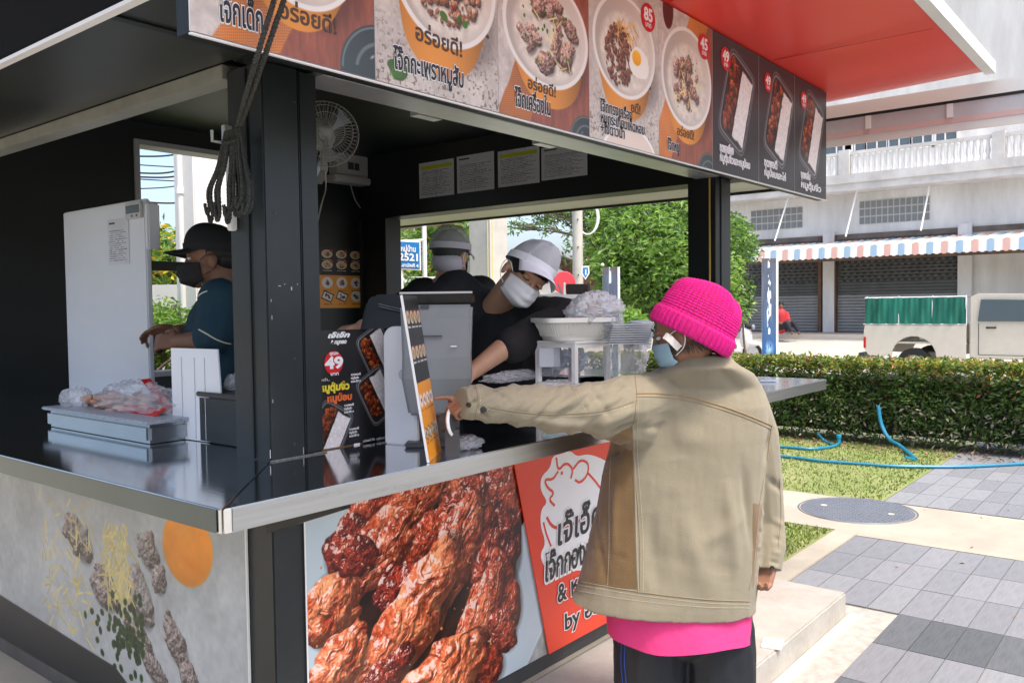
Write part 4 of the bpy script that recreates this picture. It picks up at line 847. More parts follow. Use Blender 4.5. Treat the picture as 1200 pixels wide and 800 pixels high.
# side profile in (y,z), tail at ty running to -y, with wheel arch
def arch(cy, cz, r, n=12): return [(cy+r*math.cos(t), cz+r*math.sin(t)) for t in np.linspace(0, math.pi, n)]
z0 = zrail-.62; wy = ty-.95
prof = [(0.0, zrail), (0.02, zrail-.15), (0.0, z0+.12), (-.08, z0)]+[(y-ty, z) for y, z in arch(wy, z0-.02, .42)]+[(-1.9, z0-.02), (-1.9, zrail)]
m = MB(); m.prism(prof, (tx+.04, ty, 0), (0, 1, 0), (0, 0, 1), -.04); m.prism(prof, (tx+1.68, ty, 0), (0, 1, 0), (0, 0, 1), -.04); m.box(tx+.03, tx+1.62, ty-1.9, ty-.02, z0+.25, z0+.29); m.box(tx+.045, tx+1.60, ty-.05, ty-.012, z0+.1, zrail)
m.build('load_bed', TP, TK, bevel=.01)
cab = [(-1.95, z0-.02), (-1.95, zrail+.55), (-2.1, zrail+.62), (-3.0, zrail+.60), (-3.55, zrail+.05), (-4.7, zrail-.05), (-4.85, zrail-.25), (-4.85, z0)]+[(y-ty, z) for y, z in arch(wy-2.95, z0-.02, .42)]+[(-3.3, z0-.02)]
m = MB(); m.prism(cab, (tx+1.66, ty, 0), (0, 1, 0), (0, 0, 1), -1.62); m.build('cab', TP, TK, bevel=.02)
m = MB(); m.prism([(-2.1, zrail+.08), (-2.15, zrail+.5), (-2.95, zrail+.48), (-3.4, zrail+.08)], (tx-.001, ty, 0), (0, 1, 0), (0, 0, 1), -.01); m.build('side_window', GL, TK)
m = MB(); [m.box(tx-.0035, tx+.0, ty+yy, ty+yy+.012, z0+.06, zrail+.05) for yy in (-2.12, -3.28)]; m.box(tx-.0035, tx, ty-3.27, ty-2.11, z0+.05, z0+.062); m.build('door_seam', BLK, TK)
MB().box(tx-.03, tx-.004, ty-2.42, ty-2.24, zrail-.06, zrail-.02).build('door_handle', mat('chrome', (.6, .6, .6), .15, 1), TK, bevel=.006); MB().ell((tx-.12, ty-3.35, zrail+.14), (.09, .04, .08), 10, 8).build('mirror', BLK, TK, smooth=True)
for cy in (wy, wy-2.95):
    for cx in (tx+.02, tx+1.48):
        w_ = MB().lathe((cx, cy, .33), (1, 0, 0), [(.2, 0), (.31, 0), (.335, .03), (.335, .17), (.31, .2), (.2, .2)], 24).build('wheel', BLK, TK, smooth=50)
        MB().lathe((cx-.002, cy, .33), (1, 0, 0), [(0, .03), (.06, .02), (.08, .05), (.18, .04), (.20, 0), (.2, .2), (0, .2)], 20).build('rim', mat('wheel_rim_grey', (.38, .38, .38), .4, .6), w_, smooth=50)
MB().box(tx-.02, tx+.05, ty-.03, ty+.015, z0+.15, z0+.38).build('tail_light', mat('tail_light_red', (.5, .02, .02), .3), TK, bevel=.006)
MB().box(tx-.01, tx+1.6, ty+.01, ty+.12, z0-.08, z0+.05).build('rear_bumper', mat('dark_grey_plastic', (.05, .05, .055), .4), TK, bevel=.01)
m = MB(); zr2 = onp(1030, 349, 0, tx)[2]
for yy in (0, -.62, -1.25, -1.85): m.cyl((tx+.03, ty+yy-.04, zrail), (tx+.03, ty+yy-.04, zr2+.03), .015, .015, 6)
m.cyl((tx+.03, ty+.03, zrail+.02), (tx+.03, ty-1.9, zrail+.02), .015, .015, 6); m.cyl((tx+.03, ty+.0, zr2), (tx+.03, ty-1.9, zr2), .015, .015, 6); m.cyl((tx+.03, ty-.04, zr2), (tx+1.6, ty-.04, zr2), .015, .015, 6)
m.build('rail_cage', WHITEP, TK)
m = MB(); nn = 40; rr = np.random.RandomState(2)
ys = np.linspace(ty-.02, ty-1.9, 60); zs = np.linspace(zrail+.03, zr2-.01, 9); gx = [[(tx+.0+.03*math.sin(y*23+z*5)+.02*math.sin(y*61), y, z) for y in ys] for z in zs]
m.add([p for row in gx for p in row], [(a*60+b, a*60+b+1, (a+1)*60+b+1, (a+1)*60+b) for a in range(8) for b in range(59)])
m.add([(tx+.02, ty-.02, zr2), (tx+1.6, ty-.02, zr2), (tx+1.6, ty-1.9, zr2), (tx+.02, ty-1.9, zr2)], [(0, 1, 2, 3)]); m.add([(tx+.02, ty-.01, zrail+.03), (tx+1.6, ty-.01, zrail+.03), (tx+1.6, ty-.01, zr2), (tx+.02, ty-.01, zr2)], [(0, 1, 2, 3)])
m.build('green_netting', mat('green_shade_net', (.015, .17, .12), .8, var=.35, scale=3, stretch=(1, 1, .3)), TK, smooth=True)
# motorbike seen beside the post
bp = onp(857, 425, 2, 0.0); MBK = thing('motorbike', 'white scooter parked on the road just right of the far kiosk post', 'motorbike', (bp[0], bp[1], 0)); bx, by = bp[0], bp[1]
m = MB(); WS = mat('scooter_white', (.72, .72, .72), .3)
DGP = mat('dark_grey_plastic', (.05, .05, .055), .4)
for d in (-.6, .6):
    w_ = MB().lathe((bx-.04, by+d, .28), (1, 0, 0), [(.2, 0), (.27, 0), (.28, .04), (.27, .08), (.2, .08)], 18).build('wheel', BLK, MBK, smooth=50); MB().lathe((bx-.03, by+d, .28), (1, 0, 0), [(0, 0), (.2, 0), (.2, .06), (0, .06)], 14).build('rim', ALU, w_)
m.ell((bx, by+.35, .62), (.16, .5, .16), 14, 8); m.ell((bx, by-.42, .70), (.17, .17, .34), 14, 8); m.box(bx-.13, bx+.13, by-.35, by+.1, .30, .38); m.ell((bx, by-.62, .52), (.07, .22, .08), 10, 6); MB().ell((bx, by-.5, .99), (.13, .12, .08), 10, 6).build('instrument_cowl', BLK, MBK, smooth=True)
MB().box(bx-.16, bx+.16, by-.1, by+.62, .36, .52).build('engine_cover', DGP, MBK, bevel=.03)
m.build('bodywork', WS, MBK, smooth=True)
MB().ell((bx, by+.25, .80), (.14, .42, .06), 12, 6).build('seat', BLK, MBK, smooth=True)
m = MB(); m.tube([(bx-.35, by-.38, 1.08), (bx, by-.46, 1.05), (bx+.35, by-.38, 1.08)], .02, 6); m.build('handlebar', BLK, MBK)
for s in (-1, 1): m = MB(); m.tube([(bx+s*.2, by-.42, 1.07), (bx+s*.28, by-.44, 1.2)], .008, 5); m.ell((bx+s*.3, by-.44, 1.23), (.06, .015, .04), 8, 5); m.build('mirror', BLK, MBK)
MB().ell((bx, by-.63, .98), (.09, .04, .07), 10, 6).build('headlight', mat('lamp_glass', (.25, .27, .3), .1), MBK, smooth=True)

# tall banners
def banner(px, pyt, pyb, dep, wpx, label, dark=False):
    a = P(px, pyb, dep); a[2] = max(0, a[2]) if not dark else 0.0; wd = wpx/FOC*dep; ht = P(px, pyt, dep)[2]-a[2]; fw = nrm((-FW[0], -FW[1], 0)); uu = nrm(np.cross((0, 0, 1), fw))
    T = thing('tall_banner', label, 'banner', a)
    H_ = 300; Wp = int(max(40, H_*wd/ht)); arr = canvas(Wp, H_, (.34, .38, .46)); x, y = grid(arr); c = Wp/H_/2
    t = np.clip((y-.2)/.8, 0, 1)[..., None]; arr[:] = arr*(1-t**2)+np.array((.12, .36, .62))*t**2; arr *= (.8+.4*fbm(x*20, y*4, 3))[..., None]
    arr[:14] = (.36, .34, .36); m_ = np.clip((c*.42-np.abs(x-c)-np.abs(y-.45)*c*.5)/.01, 0, 1); blend(arr, m_*(fbm(x*50, y*16, 5, 2) > .47), (.85, .90, .95))
    m_, *_ = ellm(x, y, c, .93, c*.8, .10, soft=.05); blend(arr, m_*.7*(fbm(x*30, y*9, 9) > .42), (.75, .92, 1.))
    o_ = a-uu*wd/2; sheet('banner_face', o_, uu, (0, 0, 1), wd*.86, ht, img_mat('print_banner_%d' % px, arr, .5), T, .02); e = MB(); c2 = o_+uu*wd*.93+(0, 0, ht/2); e.obox(c2-fw*.05, uu*wd*.07, fw*.06, (0, 0, ht/2)); e.build('side_edge', WHITEP, T)
    MB().obox(a-fw*.05+(0, 0, .02), uu*wd*.7, fw*.2, (0, 0, .02)).build('foot', mat('dark_grey_plastic', (.05, .05, .055), .4), T)
    tp = o_+(0, 0, ht+.03); MB().ell(tp, .022, 8, 6).build('finial', WHITEP, T)
banner(902.5, 303, 417, 20.5, 19, 'tall blue banner stand in front of the closed shutters')
banner(717, 313, 404, 11.0, 20, 'tall dark banner with white edge in front of the big green tree', True)
# ================= trees, poles, houses seen through the kiosk =================
BARK = mat('grey_brown_bark', (.12, .09, .065), .9, var=.35, scale=6, bump=.5, bscale=25)
def tree(label, base, clumps, n, leaf, mats, trunk_r=.16, seed=1, name='leafy_tree', droop=.25, fork=.55):
    rr = np.random.RandomState(seed); T = thing(name, label, 'tree', base); base = np.asarray(base, float); m = MB()
    cs = np.array([c[:3] for c in clumps]); mid = cs.mean(0); f = base+(mid-base)*fork
    m.tube(curve([base-(0, 0, .05), base+(f-base)*.5+(rr.uniform(-.1, .1), rr.uniform(-.1, .1), 0), f], 5), list(np.linspace(trunk_r*1.3, trunk_r*.7, 11)), 9)
    for c in clumps:
        q = np.array(c[:3]); m.tube(curve([f-(0, 0, .1), f+(q-f)*.5+rr.normal(0, .12, 3), q], 4), list(np.linspace(trunk_r*.5, .012, 9)), 6)
        for k in range(4): e = q+rr.normal(0, .45, 3)*c[3]; m.tube([f+(q-f)*.7, (f+(q-f)*.7+e)/2+rr.normal(0, .05, 3), e], [.02, .014, .005], 4)
    m.build('trunk', BARK, T, smooth=True)
    m = MB(); vol = np.array([c[3]**2 for c in clumps]); vol = vol/vol.sum()
    for ci, c in enumerate(clumps):
        k = int(n*vol[ci]); d = rr.normal(size=(k, 3)); d /= np.linalg.norm(d, axis=1)[:, None]; rad = c[3]*(1-np.abs(rr.normal(0, .22, k)))*(1+.35*noise3(d*1.0, 2.3, ci+seed)); p = np.array(c[:3])+d*rad[:, None]*np.array((1, 1, .8))
        tw = noise3(p, 2.2/c[3], seed+ci); p = p[tw > -.22]; k = len(p)
        mi = rr.choice(range(len(mats)), k, p=None) if len(mats) > 1 else np.zeros(k, int); mi = np.where(rr.rand(k) < .45, ci % len(mats), mi)
        leafmesh(m, p, leaf, mi, seed=seed*7+ci, droop=droop, asp=.36)
    m.build('crown', mats, T, kind='stuff'); return T
def clumpset(px0, px1, py0, py1, dep, n, r, seed, dd=1.2):
    rr = np.random.RandomState(seed); return [tuple(P(rr.uniform(px0, px1), rr.uniform(py0, py1), dep+rr.uniform(-dd, dd)))+(r*rr.uniform(.7, 1.25),) for _ in range(n)]
g0 = P(775, 300, 15); g0[2] = 0
LB = [leafmat('bright_tree_leaf', (.15, .27, .06), .4), leafmat('mid_tree_leaf', (.09, .18, .045), .35), leafmat('pale_tree_leaf', (.24, .36, .10), .45), LF[1]]
tree('large bushy bright green tree behind the kiosk beside the dark banner', g0, clumpset(728, 850, 262, 372, 15, 30, .62, 3, 1.0)+clumpset(705, 760, 245, 300, 15.5, 6, .5, 5, .5)+clumpset(735, 830, 235, 262, 15, 6, .6, 6), 34000, .135, LB, .2, 3)
g0 = P(735, 300, 19.5); g0[2] = 0
tree('dark overhanging tree whose branches cross above the white house', g0, clumpset(640, 720, 238, 250, 19, 8, .45, 9, .6)+clumpset(600, 640, 252, 268, 18.5, 4, .26, 12, .4)+clumpset(700, 760, 255, 330, 20, 6, .9, 10), 9000, .13, [LF[0], LF[1], LB[1]], .035, 5, fork=.9)
g0 = P(878, 300, 19); g0[2] = 0
tree('small tree peeking out to the right of the far kiosk post', g0, clumpset(852, 872, 262, 300, 19, 5, .34, 19, .4)+clumpset(862, 882, 292, 296, 19, 2, .2, 29, .3), 2200, .12, [LF[0], LB[1]], .025, 8)
g0 = P(470, 300, 22); g0[2] = 0
tree('yellow green tree behind the blue village sign', g0, clumpset(458, 560, 262, 330, 22, 16, .8, 14, 1), 8000, .20, [LB[1], leafmat('yellowing_leaf', (.26, .27, .06)), LB[0]], .15, 6)
g0 = P(500, 300, 12); g0[2] = 0
tree('low bush beneath the blue village sign', g0, clumpset(462, 560, 338, 372, 12, 10, .35, 15, .5), 3500, .12, [LF[0], LB[0]], .05, 7, name='bush')
g0 = P(745, 370, 10.8); g0[2] = 0
tree('low yellow green bush at the foot of the dark banner', g0, clumpset(722, 750, 368, 384, 10.6, 5, .16, 25, .2), 1800, .09, [LB[2], LB[0]], .03, 9, name='bush')
# poles
def pole(px, dep, r, label, h=8, flat=False, stripe=False):
    a = P(px, 400, dep); a[2] = 0; T = thing('utility_pole', label, 'pole', a, None); m = MB()
    if flat: m.box(a[0]-r, a[0]+r, a[1]-r, a[1]+r, 0, h)
    else: m.cyl(a, a+(0, 0, h), r*1.1, r*.85, 14)
    m.build('shaft', mat('pole_pale_concrete', (.50, .48, .44), .85, var=.15, scale=3), T, smooth=40)
    if stripe: MB().obox(a-FW*(r+.03)+(0, 0, h/2)+RT*r*.15, RT*.03, nrm((-FW[0], -FW[1], 0))*.015, (0, 0, h/2-.1)).build('conduit', mat('yellow_conduit', (.62, .56, .28), .5), T)
    m = MB(); [m.cyl(a-FW*(r+.02)*np.array((1, 1, 0))+(0, 0, 1.2+.45*k), a-FW*(r-.01)*np.array((1, 1, 0))+(0, 0, 1.2+.45*k), .012, .012, 6) for k in range(8)]; m.build('bolt_hole', BLK, T, kind='stuff'); return T, a
pole(574, 9.5, .15, 'broad white concrete pole with a yellow conduit behind the workers', stripe=True, flat=True)
T2, a2 = pole(678, 14, .085, 'slim concrete utility pole left of the big green tree')
m = MB(); c_ = a2+(0.15, -.1, P(690, 255, 14)[2]); [m.tube([c_+(RT*.16*math.cos(t)*(1+.06*k)+np.array((0, 0, .28))*math.sin(t)) for t in np.linspace(0, 6.28, 20)], .012, 5) for k in range(4)]; m.build('cable_coil', WHITEP, T2)
m = MB(); z_ = P(678, 344, 14)[2]; m.beam(a2+(0, 0, z_)-RT*.5, a2+(0, 0, z_)+RT*.4, .03, .04); m.build('bracket', ALU, T2)
# small signs near the pole: red disc and blue shield
a = P(661, 331, 13.6); T = thing('round_red_sign', 'round red sign half hidden behind the worker in the white cap', 'sign', (a[0], a[1], 0)); m = MB().lathe(a, -FW, [(0, .01), (.17, .01), (.18, 0), (0, 0)], 24); m.build('disc', mat('sign_red', (.60, .05, .07), .4), T); MB().cyl((a[0], a[1], 0), a, .025, .025, 8).build('sign_post', ALU, T)
a = P(686, 320, 13.5); a[2] = P(686, 319, 13.5)[2]; T = thing('shield_sign', 'small white and blue shield sign on the slim pole', 'sign', a); fwd = nrm((-FW[0], -FW[1], 0)); uu = nrm(np.cross((0, 0, 1), fwd))
m = MB(); m.prism([(-.06, .1), (.06, .1), (.065, -.02), (0, -.12), (-.065, -.02)], a, uu, (0, 0, 1), .012); m.build('plate', WHITEP, T); m = MB(); m.prism([(-.04, .075), (.04, .075), (.045, -.01), (0, -.09), (-.045, -.01)], a+fwd*.013, uu, (0, 0, 1), .002); m.build('blue_field', mat('sign_blue', (.02, .20, .50), .4), T); text('1', a+fwd*.016-uu*.025+(0, 0, -.04), uu, (0, 0, 1), .12, PW, T, bold=.03)
# village sign
dep = 8.5; a = P(479, 298, dep); c = lambda px, py: P(px, py, dep); W_ = 27/FOC*dep; H_ = 31/FOC*dep
VS = thing('village_sign', 'blue village name sign with white number 2521 on a white post', 'sign', (P(468, 300, dep)[0], P(468, 300, dep)[1], 0))
o_ = c(465, 314); uu2 = nrm(uu+np.array((0, 0, -.06))); SBL = mat('sign_blue', (.02, .20, .50), .4); q = sheet('sign_plate', o_-uu2*.012-np.array((0, 0, .012)), uu2, (0, 0, 1), W_+.024, H_+.024, WHITEP, VS, .02); sheet('blue_plate', o_+fwd*.003, uu2, (0, 0, 1), W_, H_, SBL, VS, .002)
for s_, fy, fw_, sz in (('หมู่บ้าน', .64, .62, .075), ('2521', .30, .80, .10), ('ถ.สามัคคี 4', .06, .86, .045)):
    k = {'xs': 1}; wn = text(s_, o_, uu2, V, sz, None, VS, width='measure'); text(s_, o_+uu2*W_*(1-fw_)/2+V*H_*fy, uu2, V, sz, PW, VS, bold=.03, xs=W_*fw_/wn, lift=.008)
pb = c(468, 314)+fwd*-.02; MB().box(pb[0]-.025, pb[0]+.025, pb[1]-.025, pb[1]+.025, 0, pb[2]+.01).build('sign_post', WHITEP, VS)
m = MB(); m.cyl(c(460, 283)-fwd*.03, c(497, 281)-fwd*.03, .012, .012, 6); m.build('crossbar', WHITEP, VS)
a = P(497.5, 300, dep+.1); T = thing('white_post', 'thin white metal post right of the village sign', 'post', (a[0], a[1], 0)); MB().cyl((a[0], a[1], 0), (a[0], a[1], P(497, 262, dep)[2]), .024, .024, 10).build('shaft', WHITEP, T, smooth=50); MB().ell((a[0], a[1], P(497, 262, dep)[2]), .03, 8, 6).build('cap', WHITEP, T)
# white house with grey roof
hd = 26; h0 = P(620, 345, hd); HS = thing('white_house', 'white gabled house with grey roof behind the wall', 'house', (h0[0], h0[1], 0)); zb_ = 0
A = P(505, 328, hd); B = P(700, 335, hd); D = nrm((FW[0], FW[1], 0)); L_ = nrm((RT[0], RT[1], 0))
HW = mat('house_white_wall', (.62, .62, .60), .8, var=.06, scale=1); HR = mat('grey_roof_tiles', (.33, .35, .38), .7, var=.12, scale=4)
ze = P(600, 345, hd)[2]; zr = P(617, 288, hd)[2]; gl, gc, gr = P(548, 0, hd), P(619, 0, hd), P(668, 0, hd)
m = MB(); q = lambda p, z, k=0: (p[0]+D[0]*k, p[1]+D[1]*k, z)
gap = P(560, 326, hd)[2]
poly = [q(gl, 0), q(gr, 0), q(gr, gap), q(gc, zr-.1), q(gl, gap)]; bk = [tuple(np.array(p)+D*5) for p in poly]
m.add(poly+bk, [(0, 1, 2, 3, 4), (9, 8, 7, 6, 5)]+[(i, 5+i, 5+(i+1) % 5, (i+1) % 5) for i in range(5)]); m.build('wall', HW, HS)
m = MB(); rt2 = P(760, 318, hd+4); 
for s0, s1 in ((gl-L_*.5, gc), (gc, P(735, 0, hd)+L_*.3)):
    za = gap-.25 if s0 is not gc else zr; zb2 = zr if s0 is not gc else P(735, 330, hd)[2]
    a_, b_ = q(s0, za, -.4), q(s1, zb2, -.4); c2_, d_ = q(s1, zb2, 6), q(s0, za, 6); m.add([a_, b_, c2_, d_]+[tuple(np.array(p)+(0, 0, .14)) for p in (a_, b_, c2_, d_)], [(3, 2, 1, 0), (4, 5, 6, 7), (0, 1, 5, 4), (1, 2, 6, 5), (2, 3, 7, 6), (3, 0, 4, 7)])
m.build('roof', HR, HS)
w_ = P(632, 322, hd-.05); 
for k in (-1, 1): MB().obox(w_+L_*.28*k, L_*.18, D*.03, (0, 0, .25)).build('window', mat('dark_window_glass', (.1, .13, .15), .1), HS)
p_ = P(700, 0, hd+.6); MB().obox((p_[0], p_[1], 1.6), L_*1.5, D*.3, (0, 0, 1.6)).build('porch', mat('red_brown_porch', (.20, .08, .06), .7, var=.3), HS)
wl0, wl1 = P(500, 350, 16), P(606, 350, 17.5); z_ = P(540, 322, 16)[2]
m = MB(); m.beam((wl0[0]-2, wl0[1]+2, z_/2), (wl1[0], wl1[1], z_/2), .15, z_); tag(m.build('boundary_wall', HW, None), 'plain white boundary wall below the house behind the workers', 'wall')
# far roofs and wires at the left of the village sign
m = MB(); a, b_ = P(455, 262, 12), P(545, 252, 13); m.beam(a, b_, .6, .05, up=(0, 0.3, 1)); o = m.build('tin_roof', mat('rusty_tin', (.34, .22, .18), .7, var=.3), None); tag(o, 'rusty tin awning edge above the village sign', 'roof')
def wire(pts, label, grp='overhead wires', r_=.012): m = MB().tube(curve(pts, 8), r_, 4); tag(m.build('overhead_wire', BLK, None), label, 'wire', grp)
# ---- what shows through the back window ----
for k, (y0, y1, s) in enumerate([(170, 178, 1), (182, 176, 2), (190, 196, 1), (200, 194, 3), (207, 212, 1), (205, 203, 2), (222, 214, 1), (232, 236, 2)]):
    wire([P(120, y0, 16), P(190, (y0+y1)/2+s*2, 17), P(232, y1, 18), P(300, y1-4, 19)], ('topmost','second','third','fourth','fifth','sixth','seventh','lowest')[k]+' of the eight dark wires crossing the sky in the back window', r_=.012+.006*(k % 2))
pa = P(237, 300, 7.5); T = thing('white_column', 'broad white concrete column outside the back window', 'column', (pa[0], pa[1], 0)); MB().box(pa[0]-.16, pa[0]+.16, pa[1]-.16, pa[1]+.16, 0, 5).build('shaft', mat('column_white', (.74, .73, .70), .6, var=.04), T, bevel=.01)
pb = P(214, 300, 7.4); MB().cyl((pb[0], pb[1], 0), (pb[0], pb[1], 5), .03, .03, 10).build('downpipe', WHITEP, T, smooth=50); m = MB(); [m.cyl((pb[0], pb[1], z), (pb[0], pb[1], z+.06), .04, .04, 10) for z in (1.2, 2.6, 3.2)]; m.build('pipe_collar', WHITEP, T)
wa, wb = P(60, 344, 8.6), P(290, 344, 8.6); zt2, zt3 = P(180, 334, 8.6)[2], P(180, 352, 8.6)[2]
m = MB(); m.beam((wa[0], wa[1], zt2/2), (wb[0], wb[1], zt2/2), .2, zt2); o = m.build('low_wall', HW, None); tag(o, 'low white wall behind the white column in the back window', 'wall')
g0 = P(180, 330, 12); g0[2] = 0
tree('flowering bush with yellow blossoms above the low wall in the back window', g0, clumpset(100, 260, 300, 330, 12, 12, .55, 31, .8)+clumpset(195, 220, 285, 300, 12, 2, .3, 33, .2), 7000, .13, [LF[0], LB[0], leafmat('yellow_blossom', (.62, .45, .05)), LB[1]], .05, 13, name='flowering_bush')
g0 = P(180, 395, 7.2); g0[2] = 0
tree('pale green shrub in front of the low wall in the back window', g0, clumpset(60, 290, 372, 420, 7.2, 22, .26, 35, .3), 9000, .075, [LB[2], LB[0], LB[1]], .03, 14, name='shrub')
m = MB(); rr = np.random.RandomState(1); xs = np.linspace(-60, 420, 40); hh = [P(x, 272+30*abs((x-250)/220)**1.3+4*rr.rand(), 300) for x in xs]; b2_ = [np.array((h[0], h[1], -2)) for h in hh]
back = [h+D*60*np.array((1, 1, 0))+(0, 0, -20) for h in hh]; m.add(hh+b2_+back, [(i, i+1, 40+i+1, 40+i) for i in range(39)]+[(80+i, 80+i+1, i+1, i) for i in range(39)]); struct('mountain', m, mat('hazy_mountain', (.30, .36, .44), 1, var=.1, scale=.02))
g0 = P(-20, 330, 14)
# seated person on the shop step: built with the people below
g0 = np.array((-7.5, 9.0, 0)); rr = np.random.RandomState(77)
tree('unseen tree added left of the kiosk to darken its left side', g0, [(-7.5+rr.uniform(-2, 2), 9+rr.uniform(-5, 5), rr.uniform(1.2, 5), 1.5) for _ in range(26)], 9000, .42, [LF[1], LF[0]], .25, 78, fork=.3)  # out-of-view tree added to darken the kiosk's left faces
# ================= goods and equipment on the counters =================
DG = mat('dark_grey_plastic', (.05, .05, .055), .4); MG = mat('mid_grey_plastic', (.20, .21, .215), .42, var=.05); LG = mat('light_grey_plastic', (.48, .48, .48), .4)
GW = mat('glossy_white_plastic', (.74, .75, .76), .25)
def clear(name, col=(.9, .93, .95), a=.28, rough=.12): 
    return mat(name, col, rough, alpha=a, spec=.8)
FILM = clear('clear_plastic_film', (.78, .80, .83), .38, .2)
gz = zt
# picture card poster behind the post
a, b = onp(373, 528, 1, 2.052), onp(456, 517, 1, 2.052); a[2] = b[2] = gz+.004; hgt = onp(372, 389, 1, 2.052)[2]-gz; W_ = b[0]-a[0]
T = thing('counter_poster', 'black picture card with a red 49 price circle standing beside the corner post', 'poster', ((a[0]+b[0])/2, 2.052, gz))
pf = sheet('poster_face', a, U, V, W_, hgt, img_mat('print_counter_poster', pic_standee(int(420*W_/hgt), 420), .3), T, .006, edge=DG)
def pz(px, py): return onp(px, py, 1, 2.0505)
YEL = mat('print_yellow', (.80, .66, .05), .4); ORG_ = mat('print_orange', (.80, .16, .04), .4)
def ptext(s, px, py, sz, ex, m_, **k): wn = text(s, pz(px, py), U, V, sz, None, pf, width='measure'); return text(s, pz(px, py), U, V, sz, m_, pf, xs=(pz(ex, py)[0]-pz(px, py)[0])/wn, **k)
c = pz(391, 425); MB().lathe(c, (0, -1, 0), [(0, 0), (.036, 0), (.036, .0006), (0, .0006)], 28).build('price_badge', PR, pf)
ptext('49', 381, 432, .048, 401, PW, bold=.04, lift=.001); ptext('ชุดละ', 386, 416, .014, 396, PW, bold=.02, lift=.001); ptext('บาท', 387, 440, .014, 396, PW, bold=.02, lift=.001)
ptext('เจ๊โจ๊ก', 383, 396, .020, 407, PW, bold=.05, shear=.3); ptext('& หมูทอด', 387, 403, .016, 405, PW, bold=.05, shear=.3)
ptext('เลยจ้า...', 374, 447, .012, 386, PW); ptext('หมูตุ้มจิ๋ว', 374, 459, .029, 408, YEL, bold=.05); ptext('หมูป้อบ', 383, 471, .028, 411, ORG_, bold=.05)
for (px, py) in ((411, 440), (403, 476), (409, 504)):
    for k, s in enumerate(('ชุดพอดี', 'หมูตุ้มจิ๋ว', 'และข้าว')): ptext(s, px, py+k*4, .009, px+11-2*(k % 2), PW, bold=.03)
MB().obox(pz(418, 521)+np.array((0, -.001, 0)), U*.012, (0, .0004, 0), V*.005).build('sticker', PW, pf); ptext('อร่อยดี จ้า  เดลิเวอรี่', 425, 518, .010, 452, PW)
# folded menu card standing on the counter edge
a, b = Pm = np.array((1.655, 1.640, gz+.002)), np.array((1.815, 1.748, gz+.002)); uu_ = nrm(b-a); W_ = np.linalg.norm(b-a); hh = .468
T = thing('menu_card', 'tall upright menu card, dark above and orange below, pointed at by the customer', 'menu card', a)
vv = nrm(P(471, 341, 2.24)-a); sheet('card_face', a, uu_, vv, W_, hh, img_mat('print_menu_card', pic_menu(240, 640, 9), .3), T, .007, edge=GW)
# white board, screens, cash terminal
a, b = onp(457, 518, 2, gz), onp(489, 520, 2, gz); uu_ = nrm(b-a)
T = thing('white_display_board', 'plain white rounded board standing behind the menu card', 'display board', a); Wd = .115; r0 = .04; zt_ = .37
poly = [(0, 0), (Wd, 0), (Wd, zt_)]+[(r0-r0*math.sin(t), zt_-r0+r0*math.cos(t)) for t in np.linspace(0, 1.57, 8)]; m = MB(); m.prism(poly, a, uu_, V, .03); m.build('board', GW, T, bevel=.004)
c_ = a+uu_*.075+V*.22+nrm(np.cross(uu_, V))*.031; m = MB().lathe(c_, nrm(np.cross(uu_, V)), [(.0, .0), (.018, .0), (.018, .003), (0, .003)], 16); m.build('button', LG, T)
tc_ = P(512, 420, 2.62); T = thing('cash_terminal', 'grey cash register terminal with open top behind the menu card', 'cash register', (tc_[0], tc_[1], gz))
fx = nrm((RT[0], RT[1], 0)); fy = nrm((FW[0], FW[1], 0)); TL_, TR_ = P(471, 343, 2.62), P(555, 346, 2.62)
def tp(x, y, z): return np.array((tc_[0], tc_[1], 0))+fx*x+fy*y+V*z
zt2_ = P(512, 345, 2.6)[2]; zf2 = P(512, 357, 2.6)[2]; w2 = .112; m = MB()
f0 = P(512, 425, 2.6)[2]; z487 = P(512, 487, 2.6)[2]
# front body: lofted shell tapering down
secs = [(zf2, w2*1.0, 0), (P(0, 380, 2.6)[2], w2*.98, -.005), (P(0, 425, 2.6)[2], w2*.93, -.03), (P(0, 450, 2.6)[2], w2*.95, -.035), (z487, w2*.80, -.015)]
vs = []
for z, w_, yo in secs: vs += [tp(-w_, yo, z), tp(w_, yo, z), tp(w_*.95, .16, z), tp(-w_*.95, .16, z)]
m.add(vs, [(0, 1, 2, 3), (16+3, 16+2, 16+1, 16)]+[(4*k+i, 4*k+4+i, 4*k+4+(i+1) % 4, 4*k+(i+1) % 4) for k in range(4) for i in range(4)]); m.build('housing', MG, T, bevel=.008)
m = MB(); m.obox(tp(0, .10, (zf2+zt2_)/2+.006), fx*w2*.98, fy*.10, V*.016); m.build('lid', mat('glossy_black_plastic', (.012, .012, .013), .12), T, bevel=.004)
m = MB(); m.obox(tp(0, .005, zt2_+.006), fx*w2, fy*.005, V*.003); m.build('lid_edge', LG, T)
m = MB(); q = P(531, 365, 2.58); m.obox(tp(-.035, -.004, P(0, 366, 2.6)[2]), fx*.013, fy*.003, V*.006); m.build('badge', DG, T)
m = MB(); m.obox(tp(.055, -.036, P(0, 412, 2.6)[2]), fx*.009, fy*.002, V*.002); m.build('status_strip', GW, T)
m = MB(); m.obox(tp(-.03, -.028, P(0, 400, 2.6)[2]), fx*.05, fy*.003, V*.002); m.build('paper_slot', DG, T)
m = MB(); m.obox(tp(-.02, .07, (gz+z487)/2), fx*.06, fy*.05, V*((z487-gz)/2)); m.obox(tp(0, .05, gz+.008), fx*.10, fy*.09, V*.007); m.build('stand', DG, T, bevel=.004)
T = thing('point_of_sale_screen', 'dark back of a tilted sales screen between the poster and the white board', 'screen', P(448, 385, 2.85)); c_ = P(449, 372, 2.85)
